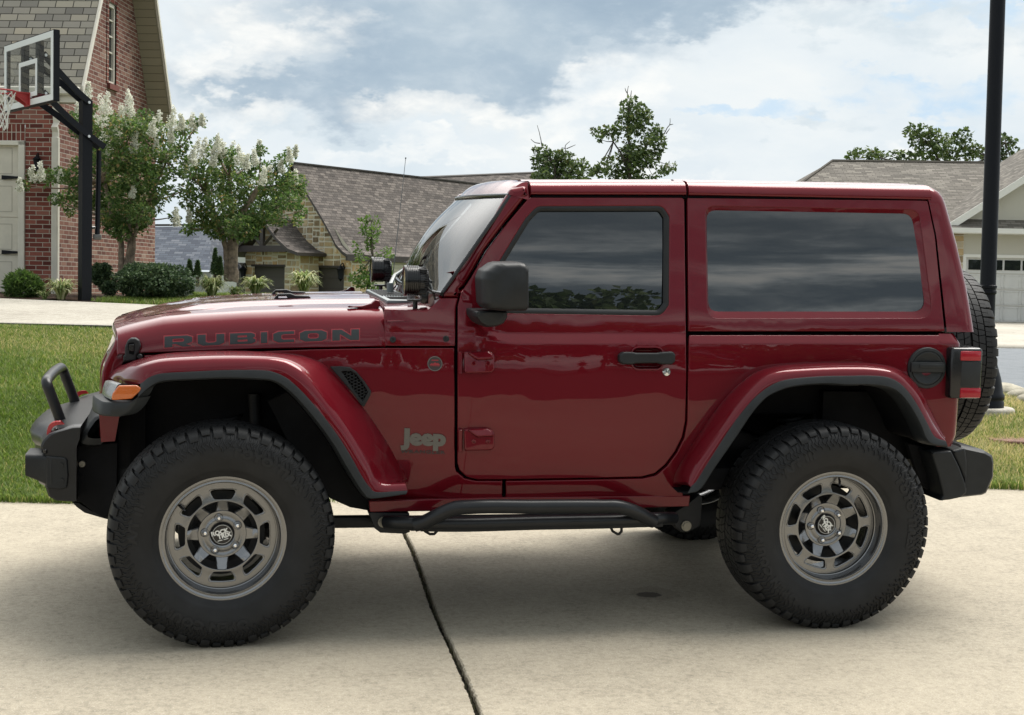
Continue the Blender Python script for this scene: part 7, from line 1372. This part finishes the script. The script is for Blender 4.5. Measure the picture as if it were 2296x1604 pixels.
# shrubs and clumps
def shrub(name, label, px, py, rx, ry, D, n, mt, ln, wd, tsh=0, cat='shrub', group=None, up=0, sh=.75, lobes=9):
    s = D/FPX; c = W(px, py, D); O = np.array(c); O[2] -= ry*s; R_ = empty(name, tuple(O)); tag(R_, label, cat, group); C = [(c, (rx*s*.9, rx*s*.85, ry*s*.92), n//2, tsh)]; rd = random.Random(int(px))
    for i in range(lobes): a = rd.uniform(0, 2*PI); e = rd.uniform(-.1, 1.2); C.append((c+np.array((math.cos(a)*math.cos(e)*rx*s*.58, math.sin(a)*math.cos(e)*rx*s*.5, math.sin(e)*ry*s*.55)), (rx*s*.42, rx*s*.42, ry*s*.46), n//(2*lobes), tsh+rd.uniform(-.1, .1)))
    leaf_cloud('foliage', C, mt, R_, ln, wd, O, droop=0, shell=sh, up=up); mb = MB()
    for i in range(6): a = i*1.05; limb(mb, [O+np.array((.02*math.cos(a), .02*math.sin(a), -.05)), c+np.array((math.cos(a)*rx*s*.5, math.sin(a)*rx*s*.45, ry*s*.2))], .014, .006, O, 5)
    build(mb, 'stem', BARKD, R_); return R_
shrub('round_shrub', 'large rounded dark green shrub in the bed between the two crape myrtles', 345, 634, 93, 44, 19.2, 15000, BOX, .040, .013, .0, lobes=16)
shrub('box_shrub', 'small clipped dark shrub against the brick wall, just right of the basketball pole', 227, 617, 25, 27, 20.4, 4200, BOX, .034, .012, .05, lobes=7); shrub('low_shrub', 'low sparse shrub at the foot of the larger crape myrtle trunk', 247, 648, 18, 16, 19.9, 1300, BOX, .036, .012, -.05, lobes=5)
shrub('feathery_shrub', 'loose feathery light green shrub below the cream garage door', 52, 643, 43, 32, 18.75, 4200, FRESH, .060, .009, -.18, up=.5, lobes=10)
for px, py, rx, ry, D, lb in ((425, 603, 8, 16, 40, 'left one of the two small conifers before the blue-grey roof'), (443, 604, 8, 15, 40, 'right one of the two small conifers before the blue-grey roof'), (482, 588, 10, 26, 42, 'taller slim conifer in front of the white wall'), (493, 598, 8, 18, 42, 'shorter slim conifer touching the taller one by the white wall')):
    s = D/FPX; b = W(px, py+ry, D); R_ = empty('dwarf_conifer', tuple(b)); tag(R_, lb, 'conifer', 'small conifers in front of the far houses'); leaf_cloud('foliage', [(b+np.array((0, 0, ry*s*2*f)), (rx*s*(1.02-f), rx*s*(1.02-f), ry*s*.22), 260, 0) for f in np.linspace(.06, .96, 10)], BOX, R_, .06, .02, b, up=.8); mb = MB(); mb.cyl((0, 0, -.3), (0, 0, .3), .05, n=8); build(mb, 'trunk', BARKD, R_)
def grass_clump(label, px, py, rx, h, D, n, tsh=0):
    s = D/FPX; b = W(px, py, D); R_ = empty('striped_grass', tuple(b)); tag(R_, label, 'ornamental grass', 'striped grass clumps in the beds'); V = []; F = []; T = []
    for i in range(n):
        a = rng.random()*2*PI; rr = rx*s*(.25+.85*rng.random()); hh = h*s*(1.0+.65*rng.random()); d = np.array((math.cos(a), math.sin(a), 0)); sd_ = np.array((-d[1], d[0], 0)); w = .0085*(.7+.7*rng.random())*(1+D/60); base = d*rr*.12*rng.random()+np.array((0, 0, -.05)); o = len(V); t = float(np.clip(rng.normal(.52+tsh, .24), 0, 1)); dr = rng.uniform(.35, 1.05)
        for j in range(6): f = j/5; p = base+d*rr*f**1.15+np.array((0, 0, hh*(2.1*f-(1.1+.55*dr)*f*f))); ww = w*(1-f**3*.95); V += [p-sd_*ww, p+sd_*ww]
        for j in range(5): F.append((o+2*j, o+2*j+1, o+2*j+3, o+2*j+2)); T.append(t)
    build_np('blades', V, F, LIRI, R_, col=T); return R_
grass_clump('pale striped grass clump in the bed just left of the basketball pole', 137, 672, 42, 42, 18.5, 320)
grass_clump('large pale grass clump spilling beside the round dark shrub', 474, 668, 42, 44, 20.0, 360); grass_clump('small grass tuft at the foot of the smaller crape myrtle', 527, 665, 26, 24, 20.4, 110, -.1)
grass_clump('mid-sized striped grass clump right of the smaller crape myrtle trunk', 573, 660, 40, 36, 21.5, 300); grass_clump('rightmost pale grass clump in front of the dark garage doors of the stone house', 681, 662, 42, 48, 21.8, 360); grass_clump('thin grass tuft between the brick wall and the striped clump left of the pole', 100, 668, 20, 20, 18.4, 60, -.1)

# ------------------------------------------------------------------ tree row behind the camera: what the paint and the glass mirror
def behind():
    rd = random.Random(5)
    for i, (x, y, h, w) in enumerate(((-27, -44, 7.4, 5.0), (-18, -42, 6.6, 4.6), (-10, -44, 7.2, 4.8), (-2, -43, 6.8, 4.6), (7.5, -41, 10.0, 3.6), (12.5, -43, 9.8, 3.8), (20, -44, 7.4, 4.8), (28, -43, 6.8, 4.6), (37, -45, 7.6, 5.4))):
        b = V3(x, y); R_ = empty('oak_tree', tuple(b)); tag(R_, 'broad oak across the street, mirrored low in the side windows and doors', 'tree', 'oaks mirrored in the side windows')
        C = []
        for k in range(34): a = rd.uniform(0, 6.28); e = rd.random()**.6; C.append((b+np.array((math.cos(a)*w*e, math.sin(a)*w*.8*e, h*.52+rd.uniform(-.42, .46)*h*(1.1-e*.5))), (w*.28, w*.28, w*.16), 150, rd.uniform(-.1, .1)))
        leaf_cloud('crown', C, OAK, R_, .42, .17, b); mb = MB(); limb(mb, [b, b+np.array((.1, 0, h*.3)), b+np.array((0, .1, h*.7))], .2, .08, b)
        for c, _, _, _ in C[::2]: limb(mb, [b+np.array((0, 0, h*.35)), c], .07, .02, b, 5)
        build(mb, 'trunk', BARKD, R_)
behind()
